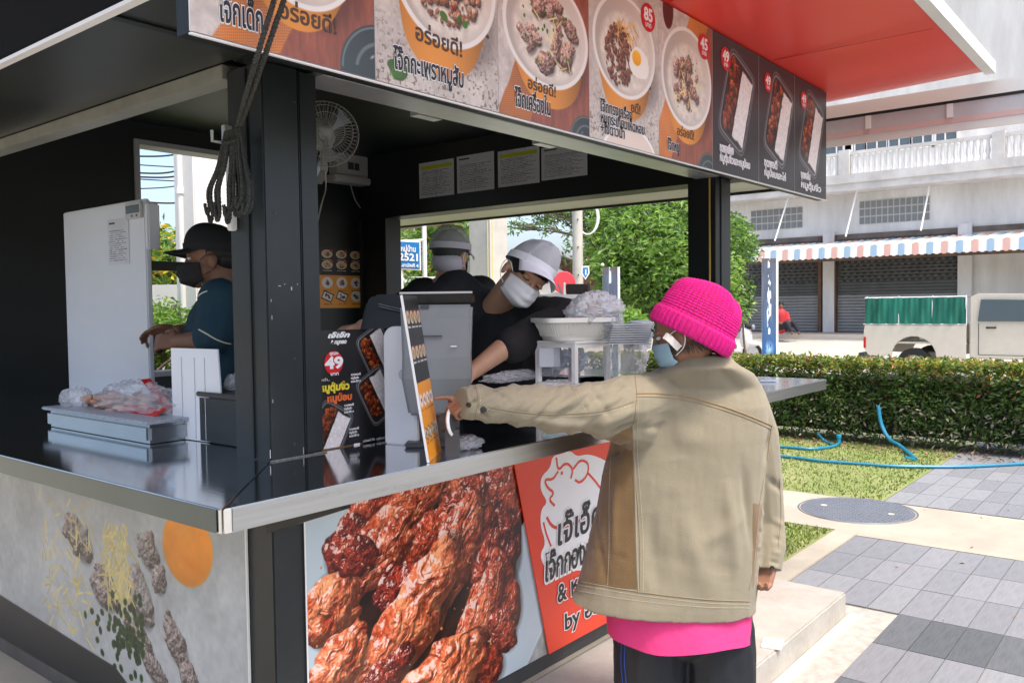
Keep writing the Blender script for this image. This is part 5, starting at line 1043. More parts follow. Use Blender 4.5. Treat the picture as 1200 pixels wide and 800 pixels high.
m = MB(); m.prism([(-.11, -.22), (.11, -.22), (.11, .085), (-.035, .085), (-.06, .06)], c_, fx, nrm(V*.95+fy*.3), -.05); m.build('casing', mat('screen_back_plastic', (.022, .028, .03), .35), T, bevel=.01)
m = MB(); [m.obox(c_+fx*.03+V*(.035-.008*k)-fy*.002, nrm(fx-V*.25)*.045, fy*.002, V*.0012) for k in range(2)]; m.build('vent_slits', MG, T, kind='stuff')
m = MB(); m.cyl(np.array((c_[0], c_[1], gz)), c_-V*.1+fy*.05, .03, .03, 12); m.build('leg', DG, T)
# scanner with white ring, clear cups by the hand
c_ = P(530, 494, 2.45); c_[2] = max(c_[2], gz+.045); T = thing('code_scanner', 'small black scanner with a white ring beside the pointing hand', 'scanner', c_); ax_ = nrm(-fy*.3+fx*.95+V*.1)
MB().lathe(c_-ax_*.03, ax_, [(0, 0), (.028, 0), (.032, .04), (0, .045)], 20).build('body', DG, T, smooth=50); MB().lathe(c_-ax_*.005, ax_, [(.038, 0), (.044, .006), (.038, .012), (.032, .006), (.038, 0)], 24).build('ring', GW, T, smooth=50); MB().obox((c_[0], c_[1], (gz+c_[2])/2-.01), fx*.02, fy*.02, V*((c_[2]-gz)/2-.01)).build('base', DG, T)
def bag(name, label, c, s, seed, m_=None, cat='plastic bag', flat=1.0, up=True):
    """crumpled film bag: noisy closed shell with sharp creases"""
    n, k = 84, 46; vs = []; c = np.array(c, float)
    th = np.linspace(0, math.pi, k); ph = np.linspace(0, 2*math.pi, n, endpoint=False); A, B = np.meshgrid(th, ph, indexing='ij')
    d = np.stack([np.sin(A)*np.cos(B), np.sin(A)*np.sin(B), np.cos(A)], -1).reshape(-1, 3); r = 1+.38*noise3(d, 2.1, seed)+.30*np.abs(noise3(d, 5.5, seed+3))+.22*np.abs(noise3(d, 11, seed+5))+.10*np.abs(noise3(d, 24, seed+7))
    p = d*r[:, None]*np.array(s); lo = -s[2]*.75*flat; p[:, 2] = np.where(p[:, 2] < lo, lo+(p[:, 2]-lo)*.1, p[:, 2]); p = p@np.eye(3)+c
    mb = MB(); mb.add(p, [(j*n+i, (j+1)*n+i, (j+1)*n+(i+1) % n, j*n+(i+1) % n) for j in range(k-1) for i in range(n)]); o = mb.build(name, m_ or FILM, None, smooth=55); tag(o, label, cat); return o
bag('clear_bag', 'crumpled clear bag on the counter below the pointing hand', P(548, 505, 2.55)*np.array((1, 1, 0))+V*(gz+.02), (.05, .035, .02), 3)
# ---- drawers, baskets, bags in the middle ----
dd = 3.0; D0 = P(675, 440, dd)
def dpt(px, py, d=dd): return P(px, py, d)
zt3, zb3 = dpt(670, 401)[2], gz+.002
T = thing('drawer_unit', 'small white plastic drawer unit with clear drawers under the baskets', 'drawer unit', (D0[0], D0[1], gz))
e1 = nrm(fx*.93+fy*.36); e2 = nrm(fx*.75-fy*.66) if False else nrm(-fx*.36+fy*.93)
# corner (nearest vertical edge) at px 674: left face to px 630, right face to px 716
Cn = np.array((*dpt(674, 440, 2.92)[:2], 0)); eL = nrm(-fx*.80+fy*.60); eR = nrm(fx*.80+fy*.60); LL, LR = .165, .165
FRM = mat('drawer_frame_white', (.78, .77, .74), .35)
def corner(a_, b_, z): return Cn+eL*a_+eR*b_+V*z
m = MB(); t = .012
for (a_, b_) in ((0, 0), (LL, 0), (0, LR), (LL, LR)): m.obox(corner(abs(a_-t/2), abs(b_-t/2), (zt3+zb3)/2), eL*t*.6, eR*t*.6, V*(zt3-zb3)/2)
for z in (zb3+.01, (zt3+zb3)/2, zt3-.008): m.obox(corner(LL/2, 0.006, z), eL*LL/2*.93, eR*.0055, V*.0085); m.obox(corner(.006, LR/2, z), eL*.0055, eR*LR/2*.93, V*.0085)
m.obox(corner(LL/2, LR/2, zt3+.003), eL*LL*.53, eR*LR*.53, V*.004); m.build('frame', FRM, T, kind=None)
CLR = clear('smoky_clear_plastic', (.60, .63, .66), .30, .12)
for k in range(2):
    z = zb3+.02+(zt3-zb3)/2*(k+.42); hz = (zt3-zb3)/4*.72; d_ = MB().obox(corner(LL/2, LR/2, z), eL*LL*.46, eR*LR*.46, V*hz).build('drawer', CLR, T)
    rr = np.random.RandomState(k); m = MB(); [m.obox(corner(rr.uniform(.03, LL-.03), rr.uniform(.03, LR-.03), z-hz*.5+rr.uniform(0, hz)), nrm(rr.normal(size=3))*.02, nrm(rr.normal(size=3))*.008, nrm(rr.normal(size=3))*.012) for _ in range(22)]; m.build('contents', mat('drawer_things_%d' % k, ((.10, .10, .11), (.08, .22, .36))[k], .5, col2=(.55, .55, .55), scale=40), d_, kind='stuff')
a = P(643, 417, 3.05); T = thing('open_drawer', 'clear drawer pulled out on the left of the white drawer unit', 'drawer', a); m = MB()
for (x, y, hx, hy) in ((-.035, 0, .002, .07), (.035, 0, .002, .07), (0, -.07, .035, .002)): m.obox(a+fx*x+fy*y, fx*hx, fy*hy, V*.033)
m.obox(a-V*.033, fx*.035, fy*.07, V*.002); m.build('walls', clear('milky_drawer_plastic', (.74, .76, .80), .72, .3), T); MB().obox(a-V*.012, fx*.028, fy*.055, V*.016).build('contents', mat('dark_packets', (.06, .05, .05), .5, var=.5, scale=60), T)
def basket(label, c, hw, hd, hgt, rot, seed, n=18):
    ca, sa = math.cos(rot), math.sin(rot); ex, ey = fx*ca+fy*sa, -fx*sa+fy*ca; T = thing('plastic_basket', label, 'basket', c, 'white ribbed plastic baskets'); c = np.array(c)
    def ring(k, w_, d_, n_=48, pw=5): 
        o = []
        for i in range(n_):
            t = 2*math.pi*i/n_; cx, cy = math.cos(t), math.sin(t); q = (abs(cx)**pw+abs(cy)**pw)**(-1/pw); o.append(c+ex*w_*cx*q+ey*d_*cy*q+V*k)
        return o
    BK = mat('basket_white_plastic', (.72, .71, .66), .45, spec=.4)
    N = 96; m = MB(); L = [(0, .74), (.012, .80), (hgt*.9, .97), (hgt, 1.0), (hgt+.004, 1.05), (hgt-.012, 1.06)]; vs = []
    for z, f in L: vs += ring(z, hw*f, hd*f, N)
    L2 = [(hgt-.004, .97), (.014, .77), (.006, .70)]
    for z, f in L2: vs += ring(z, hw*f*.97, hd*f*.97, N)
    order = [5, 4, 3, 6, 7, 8]; m.add(vs, [(j*N+i, j*N+(i+1) % N, (j+1)*N+(i+1) % N, (j+1)*N+i) for j in range(5) for i in range(N)]+[(6*N+i, 7*N+i, 7*N+(i+1) % N, 6*N+(i+1) % N) for i in range(N)]+[(7*N+i, 8*N+i, 8*N+(i+1) % N, 7*N+(i+1) % N) for i in range(N)]+[(3*N+i, 3*N+(i+1) % N, 6*N+(i+1) % N, 6*N+i) for i in range(N)]+[tuple(8*N+i for i in range(N)), tuple(i for i in range(N))[::-1]])
    m.build('shell', BK, T, smooth=40); m = MB(); N = 88
    ra, rb = ring(.016, hw*.815, hd*.815, N), ring(hgt*.88, hw*.975, hd*.975, N)
    for i in range(N): 
        o_ = nrm((ra[i]-c)*(1, 1, 0))*.002; m.tube([ra[i]+o_, rb[i]+o_], .0022, 4)
    m.build('ribs', BK, T, kind='stuff'); return T
zb4 = zt3+.008; cc = corner(LL/2, LR/2, zb4)
basket('white ribbed basket on top of the drawer unit, nearer the customer', cc+fx*.0, .130, .10, P(675, 373, 3.05)[2]-zb4, .35, 1)
c2 = P(652, 392, 3.35); c2[2] = P(652, 372, 3.35)[2]-.0; basket('white ribbed basket higher behind the first, below the worker face', c2, .115, .10, .085, .2, 2)
bag('clear_bag', 'small crumpled clear bag inside the higher basket', P(655, 366, 3.18), (.045, .04, .03), 5)
bag('clear_bag', 'large milky plastic bag spilling over the basket rim', P(698, 366, 3.02), (.11, .08, .065), 8, mat('milky_film', (.72, .74, .77), .25, alpha=.55, spec=.7))
bag('clear_bag', 'hanging corner of plastic bag to the right of the basket', P(722, 386, 3.0), (.022, .03, .06), 12)
bag('clear_bag', 'heap of clear plastic bags beside the drawer unit near the shoulder of the customer', P(738, 418, 3.0), (.065, .06, .075), 15)
bag('clear_bag', 'pale film heap on the counter left of the drawers', P(600, 441, 3.0), (.13, .05, .02), 19)
bag('clear_bag', 'grey film and lids lying on the counter in front of the drawers', P(650, 452, 2.9), (.09, .05, .018), 22)
a = P(676, 342, 3.4); T = thing('phone_tablet', 'small black tablet screen leaning behind the baskets', 'tablet', a); m = MB(); m.obox(a, fx*.043, fy*.006, nrm(V-fx*.08)*.032); m.build('screen', mat('glossy_black_plastic', (.012, .012, .013), .12), T, bevel=.004); m = MB(); m.obox(a+fx*.046, fx*.006, fy*.01, V*.036); m.build('frame', DG, T, bevel=.003); MB().beam(a-fx*.05-V*.035, a-fx*.075+V*.035, .012, .006).build('bracket', LG, T)
MB_ = MB().obox(a-V*(a[2]-gz-.03)/2+fy*.03, fx*.012, fy*.012, V*((a[2]-gz)/2-.02)); MB_.build('stand', DG, T)
# stack of clear lids
ORD = 'first second third fourth fifth sixth seventh eighth ninth tenth eleventh twelfth thirteenth'.split()
lc = P(748, 402, 3.25)
LID = mat('clear_lid_plastic', (.55, .60, .66), .18, alpha=.75, spec=.8)
me = None
for k in range(13):
    if me is None:
        o = MB().lathe((0, 0, 0), (0, 0, 1), [(0, .006), (.040, .006), (.043, .0), (.050, .0), (.050, .003), (.045, .004)], 28).build('cup_lid', LID, None, smooth=40); me = o.data
    else: o = link('cup_lid', me)
    tag(o, ORD[k]+' clear round lid counted from the bottom of the stack behind the customer', 'cup lid', 'stack of clear lids'); p = P(747, 381+0*k, 3.15)
    o.location = (p[0]+.002*k, p[1], p[2]-.085+.0078*k); o.rotation_euler = (.05, -.06, 0)
for k in range(9):
    o = link('clear_tray', MB().obox((0, 0, 0), fx*.07, fy*.05, V*.002).build('clear_tray', LID, None, bevel=.001).data if k == 0 else me2)
    if k == 0: me2 = o.data; [bpy.data.objects.remove(x) for x in list(bpy.data.objects) if x.name.startswith('clear_tray') and x is not o and x.data is me2]
    p = P(735, 395, 2.9); tag(o, ORD[k]+' rectangular clear tray counted from the bottom of the stack right of the baskets', 'tray', 'stack of clear tray lids'); o.location = (p[0], p[1], p[2]-.02+.008*k); o.rotation_euler = (0, 0, .03*k)
a = onp(895, 446, 2, gz); T = thing('sauce_bottle_tray', 'shiny clear packet lying on the far right end of the counter', 'packet', a); m = MB(); m.obox(a+V*.008, fx*.05, fy*.10, V*.006); m.build('packet', mat('foil_packet', (.55, .6, .68), .2, .4, var=.3, scale=30), T, bevel=.003)
# ---- left side ----
cx0 = P(172, 330, 3.5); T = thing('white_cabinet', 'tall white appliance with a small digital display at the left opening', 'appliance', (cx0[0], cx0[1], gz))
X0, Y0 = cx0[0], cx0[1]; zc = P(165, 233, 3.5)[2]; AP = mat('appliance_white_enamel', (.62, .65, .69), .3, var=.03, scale=2)
m = MB(); m.box(X0, X0+.025, Y0, Y0+.75, gz+.002, zc); m.build('cabinet', AP, T, bevel=.005)
m = MB(); m.box(X0-.004, X0+.05, Y0-.030, Y0-.002, P(180, 292, 3.5)[2], zc-.02); m.build('control_box', AP, T, bevel=.006)
xf = X0-.002; a, b = onp(149, 239, 0, xf), onp(168, 255, 0, xf); d_ = MB().box(xf-.012, xf+.001, b[1], a[1], b[2], a[2]).build('display_housing', LG, T, bevel=.003)
MB().box(xf-.014, xf-.0125, b[1]+.012, a[1]-.012, b[2]+.022, a[2]-.012).build('display', mat('lcd_dark', (.02, .03, .03), .2), d_); m = MB(); [m.cyl((xf-.015, b[1]+.03+.04*k, b[2]+.011), (xf-.0125, b[1]+.03+.04*k, b[2]+.011), .005, .005, 8) for k in range(2)]; m.build('button', DG, d_, kind='stuff')
a, b = onp(126, 258, 0, xf), onp(152, 309, 0, xf); sheet('notice_sticker', (xf-.0005, a[1], b[2]), (0, -1, 0), V, a[1]-b[1], a[2]-b[2], img_mat('print_cabinet_notice', pic_paper(160, 300, 4, False), .5), T, .001)
# tray of sausages in plastic with red print, lidded pan
pc_ = onp(185, 492, 2, gz); pc_ = onp(165, 500, 2, gz)
T = thing('steel_pan', 'wide stainless food pan with clear wrapped lid on the left counter', 'food pan', (1.50, 2.95, gz))
x0, x1, y0, y1 = 1.36, 1.62, 2.60, 3.35; zz = P(200, 462, np.linalg.norm(np.array((1.5, 2.7))))[2]; zz = gz+.065
m = MB(); m.box(x0, x1, y0, y1, gz+.002, zz); m.build('pan', mat('pan_steel', (.36, .39, .42), .25, .9, var=.1, scale=5), T, bevel=.012)
m = MB(); m.box(x0-.012, x1+.012, y0-.012, y1+.012, zz+.001, zz+.012); m.build('lid', mat('bubbled_clear_lid', (.38, .42, .48), .3, .3, var=.3, scale=90, bump=.5, bscale=120), T, bevel=.004)
rr = np.random.RandomState(6)
T = thing('snack_packet', 'clear packets of sausages with red printed labels heaped on the steel pan', 'food packet', (1.5, 2.9, zz)); m = MB()
for k in range(16): c_ = np.array((rr.uniform(1.42, 1.60), rr.uniform(2.72, 3.25), zz+.02+.035*rr.rand())); d_ = nrm(rr.normal(size=3)*(1, 1, .2)); m.tube([c_-d_*.05, c_, c_+d_*.05], [.008, .016, .008], 8)
m.build('sausages', mat('pink_sausage', (.52, .26, .16), .35, var=.2, scale=20), T, smooth=True, kind='stuff')
c_ = np.array((1.46, 2.86, zz+.022)); m = MB(); m.obox(c_, (.004, .16, .0), (.02, 0, .012), (0, 0, .003)); m.obox(c_+(.05, -.05, .05), (.004, .09, .05), (.02, .005, .0), (0, 0, .002)); m.build('red_label', mat('packet_red_print', (.55, .02, .02), .25), T, bevel=.001)
bag('clear_bag', 'torn clear wrapper over the sausage packets on the steel pan', np.array((1.52, 2.95, zz+.045)), (.09, .26, .055), 31)
bag('clear_bag', 'crumpled foil wrapper at the left edge of the steel pan', np.array((1.44, 3.28, zz+.04)), (.05, .06, .04), 33)
# white acrylic sheet and black box
a, b, = onp(203, 513, 2, gz), onp(262, 521, 2, gz); hh = P(203, 408, np.dot(a-EYE, FW))[2]-gz
T = thing('white_acrylic_screen', 'plain white folded acrylic sheet standing left of the corner post', 'screen', a); uu_ = nrm(b-a); Ls = np.linalg.norm(b-a)
m = MB(); m.prism([(0, 0), (Ls*1.02, 0), (Ls*.93, hh), (0, hh)], a+V*.002, uu_, V, -.006); m.build('sheet', mat('white_acrylic', (.74, .76, .78), .12, var=.02), T, bevel=.001)
nn_ = nrm(np.cross(uu_, V)); m = MB()
for x_ in (.22, .48, .68): m.obox(a+uu_*Ls*x_+V*hh*.47+nn_*.0015, uu_*.0012, nn_*.0012, V*hh*.44)
m.build('fold_line', mat('acrylic_fold', (.55, .57, .60), .2), T, kind='stuff')
a, b = onp(236, 517, 2, gz), onp(275, 522, 2, gz); T = thing('black_box', 'black box with a flat lid standing against the corner post', 'box', a+(0, .02, 0)); hb = P(236, 458, np.dot(a-EYE, FW))[2]-gz
y1 = a[1]; m = MB(); m.box(a[0]-.005, a[0]+.17, y1-.26, y1, gz+.002, gz+hb-.016); m.build('body', mat('matt_black_box', (.028, .034, .036), .5, var=.1), T, bevel=.003); m = MB(); m.box(a[0]-.012, a[0]+.175, y1-.265, y1+.006, gz+hb-.015, gz+hb); m.build('lid', mat('black_box_lid', (.02, .024, .026), .35), T, bevel=.003)
MB().box(a[0]-.0065, a[0]-.0051, y1-.035, y1-.02, gz+hb*.55, gz+hb*.80).build('slot', mat('slot_black', (.01, .01, .01), .7), T)
bag('clear_bag', 'wisp of clear bag on top of the black box', np.array((a[0]+.08, y1-.08, gz+hb+.025)), (.03, .04, .03), 41)
# ================= people =================
def capsule(mb, p0, r0, p1, r1, n=14):
    p0, p1 = np.array(p0, float), np.array(p1, float); d = nrm(p1-p0); L = np.linalg.norm(p1-p0)
    prof = [(r0*math.sin(t), -r0*math.cos(t)) for t in np.linspace(0.02, 1.57, 5)]+[(r1*math.cos(t), L+r1*math.sin(t)) for t in np.linspace(0, 1.55, 5)]
    o = len(mb.v); mb.lathe(p0, d, prof, n); k = len(prof); mb.f.append(tuple(o+i for i in range(n-1, -1, -1))); mb.m.append(0); mb.f.append(tuple(o+(k-1)*n+i for i in range(n))); mb.m.append(0)
def chain(mb, pts, rs):
    for i in range(len(pts)-1): capsule(mb, pts[i], rs[i], pts[i+1], rs[i+1])
def ellp(mb, c, r, M):     # M columns: local axes
    mb.ell(c, r, 20, 14, rot=np.asarray(M).T if False else np.asarray(M))
def remesh(mb, name, voxel=.007, sm=6, fac=.6, fn=None):
    """one continuous surface from overlapping forms"""
    me = bpy.data.meshes.new(name); me.from_pydata([tuple(q) for q in mb.v], [], mb.f); me.update()
    bm = bmesh.new(); bm.from_mesh(me); bmesh.ops.recalc_face_normals(bm, faces=bm.faces); bm.to_mesh(me); bm.free()
    o = bpy.data.objects.new(name, me); COL.objects.link(o); r = o.modifiers.new('r', 'REMESH'); r.mode = 'VOXEL'; r.voxel_size = voxel; r.use_smooth_shade = True
    s = o.modifiers.new('s', 'SMOOTH'); s.factor = fac; s.iterations = sm
    dg = bpy.context.evaluated_depsgraph_get(); m2 = bpy.data.meshes.new_from_object(o.evaluated_get(dg)); bpy.data.objects.remove(o); bpy.data.meshes.remove(me)
    if fn:
        n = len(m2.vertices); co = np.empty(n*3); m2.vertices.foreach_get('co', co); co = co.reshape(-1, 3); no = np.empty(n*3); m2.vertices.foreach_get('normal', no); no = no.reshape(-1, 3)
        co = fn(co, no); m2.vertices.foreach_set('co', co.ravel()); m2.update()
    m2.shade_smooth(); return m2
def put(me, name, mats, parent, label=None):
    off = ORG[parent.name]; me.transform(Matrix.Translation(Vector(-off))); me.materials.clear()
    for m in (mats if isinstance(mats, (list, tuple)) else [mats]): me.materials.append(m)
    me.name = name; return link(name, me, parent, label)
def bvh_of(me): return BVHTree.FromPolygons([v.co[:] for v in me.vertices], [p.vertices[:] for p in me.polygons])
def seam(bvh, pxs, r, name, m, parent, lift=.001, dash=False, n=10):
    pts = []
    pp = curve([np.array((a, b, 0.)) for a, b in pxs], n)
    for q in pp:
        d = RT*(q[0]-603)/FOC+DN*(q[1]-400)/FOC+FW; h = bvh.ray_cast(Vector(EYE), Vector(nrm(d)))
        if h[0] is not None: pts.append(np.array(h[0])+np.array(h[1])*lift)
    if len(pts) < 2: return
    mb = MB()
    if not dash: mb.tube(pts, r, 5)
    else:
        q = [pts[0]]
        for a, b in zip(pts[:-1], pts[1:]):
            L = np.linalg.norm(b-a); k = max(1, int(L/.0035)); q += [a+(b-a)*i/k for i in range(1, k+1)]
        for i in range(0, len(q)-1, 2): mb.tube([q[i], q[i+1]], r, 4, cap=False)
    return mb.build(name, m, parent, kind='stuff' if dash else None)
def skinmat(name, c): 
    m = mat(name, c, .48, var=.10, scale=18, bump=.05, bscale=300); b = m.node_tree.nodes['Principled BSDF']; b.inputs['Subsurface Weight'].default_value = .12; b.inputs['Subsurface Radius'].default_value = (.02, .008, .004); b.inputs['Subsurface Scale'].default_value = .3; return m
class Head:
    def __init__(s, c, fwd, up, k=1.0):
        s.c = np.array(c, float); s.f = nrm(fwd); s.u = nrm(np.array(up)-s.f*np.dot(up, s.f)); s.r = np.cross(s.f, s.u); s.k = k; s.M = np.stack([s.r, s.f, s.u], 1)
    def L(s, x, y, z): return s.c+s.k*(x*s.r+y*s.f+z*s.u)
    def prims(s, mb, neck, rn=.056):
        k = s.k
        for c, r in (((0, -.012, .03), (.075, .094, .088)), ((0, .026, -.04), (.060, .062, .074)), ((0, .055, -.088), (.036, .030, .026)), ((.078, -.012, -.02), (.009, .020, .031)), ((-.078, -.012, -.02), (.009, .020, .031)), ((0, .070, .020), (.052, .020, .014)), ((.036, .050, -.025), (.024, .028, .024)), ((-.036, .050, -.025), (.024, .028, .024))):
            mb.ell(s.L(*c), tuple(k*q for q in r), 20, 12, rot=s.M)
        capsule(mb, s.L(0, .085, .005), .009*k, s.L(0, .104, -.032), .013*k); mb.ell(s.L(0, .096, -.036), (.017*k, .012*k, .009*k), 12, 8, rot=s.M)
        capsule(mb, s.L(0, -.025, -.05), .055*k, neck, rn)
    def face(s, T, closed=True):
        m = MB(); hair = mat('dark_hair', (.012, .010, .009), .6)
        for sg in (-1, 1): m = MB(); m.tube([s.L(sg*.016, .093, .030), s.L(sg*.033, .090, .036), s.L(sg*.052, .076, .029)], [.002, .0042, .0018], 6); m.build('eyebrow', hair, T)
        for sg in (-1, 1):
            if closed: m = MB(); m.ell(s.L(sg*.032, .075, .004), (.015*s.k, .012*s.k, .010*s.k), 12, 8, rot=s.M); m.build('eyelid', SK_[T.name], T, smooth=True); m = MB(); m.tube([s.L(sg*.018, .0855, .001), s.L(sg*.032, .0895, -.003), s.L(sg*.046, .082, .001)], .0014, 5); m.build('eyelashes', hair, T)
            else: m = MB(); m.ell(s.L(sg*.032, .076, .003), (.013*s.k, .010*s.k, .007*s.k), 12, 8, rot=s.M); e = m.build('eye', mat('eye_white', (.6, .58, .54), .2), T, smooth=True); m = MB(); m.ell(s.L(sg*.032, .084, .001), (.006*s.k, .003*s.k, .006*s.k), 10, 6, rot=s.M); m.build('iris', hair, e)
            m = MB()
    def mask(s, T, m_, name='face_mask', top=.0, n=29, k=19, stick=1.0, loops=True, strap=None):
        mb = MB(); vs = []
        for j in range(k):
            b = j/(k-1)
            for i in range(n):
                a = (i/(n-1)*2-1); t = a*1.22; z = -.018+top-.098*b; zz = z*(1-.30*abs(a)**1.5)-.012*abs(a)**2; bul = math.sin(math.pi*min(1, b*.98+.02))**.6
                ry = (.098+.022*bul*stick*(1-a*a))*(1 if b < .8 else 1-.28*(b-.8)/.2); rx = .074-.014*max(0, b-.5); nose = .016*math.exp(-(a/.16)**2)*max(0, 1-b*1.6)
                pl = .0022*math.sin(b*19)*(1-.3*abs(a)); vs.append(s.L(rx*math.sin(t)*1.02, .002+(ry+nose+pl)*math.cos(t)*.98, zz))
        mb.add(vs, [(j*n+i, j*n+i+1, (j+1)*n+i+1, (j+1)*n+i) for j in range(k-1) for i in range(n-1)]); o = mb.build(name, m_, T, smooth=True); sd = o.modifiers.new('thickness', 'SOLIDIFY'); sd.thickness = .002; sd.offset = 0
        if loops:
            for sg in (-1, 1): m = MB(); m.tube(curve([s.L(sg*.069, .035, -.012), s.L(sg*.080, .01, .004), s.L(sg*.086, -.022, .006), s.L(sg*.087, -.034, -.018), s.L(sg*.080, -.015, -.05), s.L(sg*.066, .025, -.068)], 5), .0016, 5); m.build('ear_loop', strap or PW, o)
        return o
SK_ = {}
def hand(mb, wrist, dirv, palmn, side, pose, k=1.0, r=.0085):
    """five fingers rooted in the palm; dirv: wrist to knuckles, palmn: out of the palm, side: towards the thumb"""
    d = nrm(dirv); pn = nrm(np.array(palmn)-d*np.dot(palmn, d)); sd = nrm(np.cross(pn, d)); sd = sd if np.dot(sd, side) > 0 else -sd; w_ = np.array(wrist)
    for q in (-.024, -.008, .008, .024): capsule(mb, w_+sd*q*.7*k, .014*k, w_+d*.078*k+sd*q*k*1.05, .0125*k)
    for i, (q, L_) in enumerate(((.029, .92), (.010, 1.0), (-.010, .93), (-.029, .75))):
        c = pose[i]; p = w_+d*.080*k+sd*q*k; a = 0; segs = (.040*L_*k, .026*L_*k, .021*L_*k); rs = (r*1.08, r, r*.92, r*.78)
        for j in range(3):
            a += c*(.9, 1.15, .8)[j]; dd_ = nrm(d*math.cos(a)+pn*math.sin(a)+sd*(q*.9)); p2 = p+dd_*segs[j]; capsule(mb, p, rs[j]*k, p2, rs[j+1]*k, 10); p = p2
    t0 = w_+d*.022*k+sd*.026*k; t1 = t0+nrm(d*.75+sd*.75+pn*.3)*.036*k; t2 = t1+nrm(d*.95+sd*.25+pn*.45)*.030*k; t3 = t2+nrm(d+pn*pose[4])*.022*k; chain(mb, [t0, t1, t2, t3], [.015*k, .012*k, .010*k, .008*k])

# ---------- the customer ----------
CB = np.array((*P(800, 560, 2.85)[:2], .125))
CU = thing('person', 'customer from behind in a pink knitted hat and khaki jacket, pointing at the menu card', 'person', CB); SK_[CU.name] = skinmat('customer_skin', (.26, .125, .075))
HC = Head(P(801, 388, 2.74), -RT*.80+FW*.55+DN*.30, -DN*.95-RT*.20+(-FW)*.0, .98)
SLp, ELp, WLp = P(752, 470, 2.74), P(640, 477, 2.60), P(561, 474, 2.46)
SRp, ERp, WRp = P(882, 480, 2.86), P(903, 590, 2.92), P(902, 662, 2.84)
mb = MB(); HC.prims(mb, P(812, 440, 2.82), .06)
chest, belly, pel = P(805, 500, 2.85), P(795, 600, 2.86), P(795, 720, 2.86); hipL, hipR = pel-RT*.085-V*.05, pel+RT*.085-V*.05
mb.ell(chest, (.17, .11, .2), 20, 12, rot=np.stack([fx, fy, V], 1)); mb.ell(belly, (.15, .11, .2), 20, 12, rot=np.stack([fx, fy, V], 1)); mb.ell(pel, (.165, .115, .13), 20, 12, rot=np.stack([fx, fy, V], 1))
chain(mb, [SLp, ELp, WLp], [.05, .042, .027]); chain(mb, [SRp, ERp, WRp], [.05, .04, .027]); capsule(mb, SLp, .05, chest+V*.12, .07); capsule(mb, SRp, .05, chest+V*.12, .07)
for hp, s in ((hipL, -1), (hipR, 1)):
    kn = np.array((hp[0], hp[1], .56))+fx*.0+fy*.02; an = np.array((hp[0], hp[1], .20))+fx*.01*s; chain(mb, [hp, kn, kn-V*.12-fy*.02, an], [.085, .055, .054, .036]); capsule(mb, an-V*.03, .035, an-V*.035+fy*.14, .028)
# pointing hand: index extended towards the card, the other fingers curled
dl = nrm(P(527, 466, 2.42)-WLp); hand(mb, WLp-dl*.01, P(527, 470, 2.42)-WLp, DN*.8+FW*.5, -DN*.9-FW*.2, (.10, .80, .95, 1.05, .5), .86, .0088)
dr = nrm(P(890, 690, 2.80)-WRp); hand(mb, WRp-dr*.005, P(888, 700, 2.80)-WRp, -RT*.5-FW*.6, -RT*.6+FW*.3, (.55, .6, .7, .8, .5), .85, .0095)
put(remesh(mb, 'body', .0048, 4, .5), 'body', SK_[CU.name], CU)
HC.face(CU, False)
BM_ = mat('blue_surgical_mask', (.30, .48, .60), .7, var=.05); HC.mask(CU, BM_, top=.004)
# white pad over the ear strap
m = MB(); cc_ = [P(779, 393, 2.66), P(784, 396, 2.648), P(790, 402, 2.645), P(796, 408, 2.65)]; pts = curve(cc_, 6)
for i in range(len(pts)-1): m.beam(pts[i], pts[i+1]+(pts[i+1]-pts[i])*.1, .022, .004, up=-FW)
m.build('ear_pad', mat('white_cotton', (.58, .56, .53), .9), CU, smooth=60)
m = MB(); rr = np.random.RandomState(2)
for _ in range(500):
    a = rr.uniform(-2.3, 2.3); c_ = HC.L(.072*math.sin(a), -.014-.088*math.cos(a), -.03-rr.rand()*.045*max(.25, math.cos(a*.5))); m.tube([c_, c_+HC.M@np.array((.002*math.sin(a), -.004, -.016))+rr.normal(0, .002, 3)], .0008, 3, cap=False)
m.build('hair', mat('greying_hair', (.06, .055, .05), .6, var=.6, scale=200), CU, kind='stuff')
# jacket: torso rings in (left px, right px, py, depth half thickness), joined with the sleeves
rings = [(783, 848, 414, .060), (780, 850, 419, .066), (772, 858, 427, .085), (752, 876, 437, .105), (738, 890, 452, .13), (728, 897, 475, .145), (716, 897, 510, .155), (706, 894, 550, .16), (698, 892, 600, .17), (686, 888, 650, .18), (674, 884, 695, .19), (669, 884, 706, .19)]
dC = 2.86; mb = MB(); N = 40; vs = []
for a, b, py, hd_ in rings:
    c_ = P((a+b)/2, py, dC); hw_ = (b-a)/2/FOC*dC; hd_ = hd_+(.035 if py < 430 else .02 if py < 440 else 0); c_ = c_-fy*(.075 if py < 430 else .04 if py < 440 else 0)
    for i in range(N):
        t = 2*math.pi*i/N; cx_, sx_ = math.cos(t), math.sin(t); q = (abs(cx_)**2.4+abs(sx_)**2.4)**(-1/2.4); tilt = .018*cx_ if py > 600 else 0; hd_ = hd_
        vs.append(c_+fx*hw_*cx_*q+fy*hd_*sx_*q-V*tilt)
mb.add(vs, [(j*N+i, (j+1)*N+i, (j+1)*N+(i+1) % N, j*N+(i+1) % N) for j in range(len(rings)-1) for i in range(N)]+[tuple(range(N)), tuple((len(rings)-1)*N+i for i in range(N-1, -1, -1))])
chain(mb, [P(765, 466, 2.78), P(735, 474, 2.72), P(700, 479, 2.67), P(650, 478, 2.60), P(600, 474, 2.52), P(575, 473, 2.47), P(548, 472, 2.43)], [.088, .092, .086, .068, .060, .052, .047])
capsule(mb, P(770, 470, 2.8), .10, P(740, 478, 2.74), .09); capsule(mb, P(700, 490, 2.68), .06, P(745, 500, 2.76), .08)
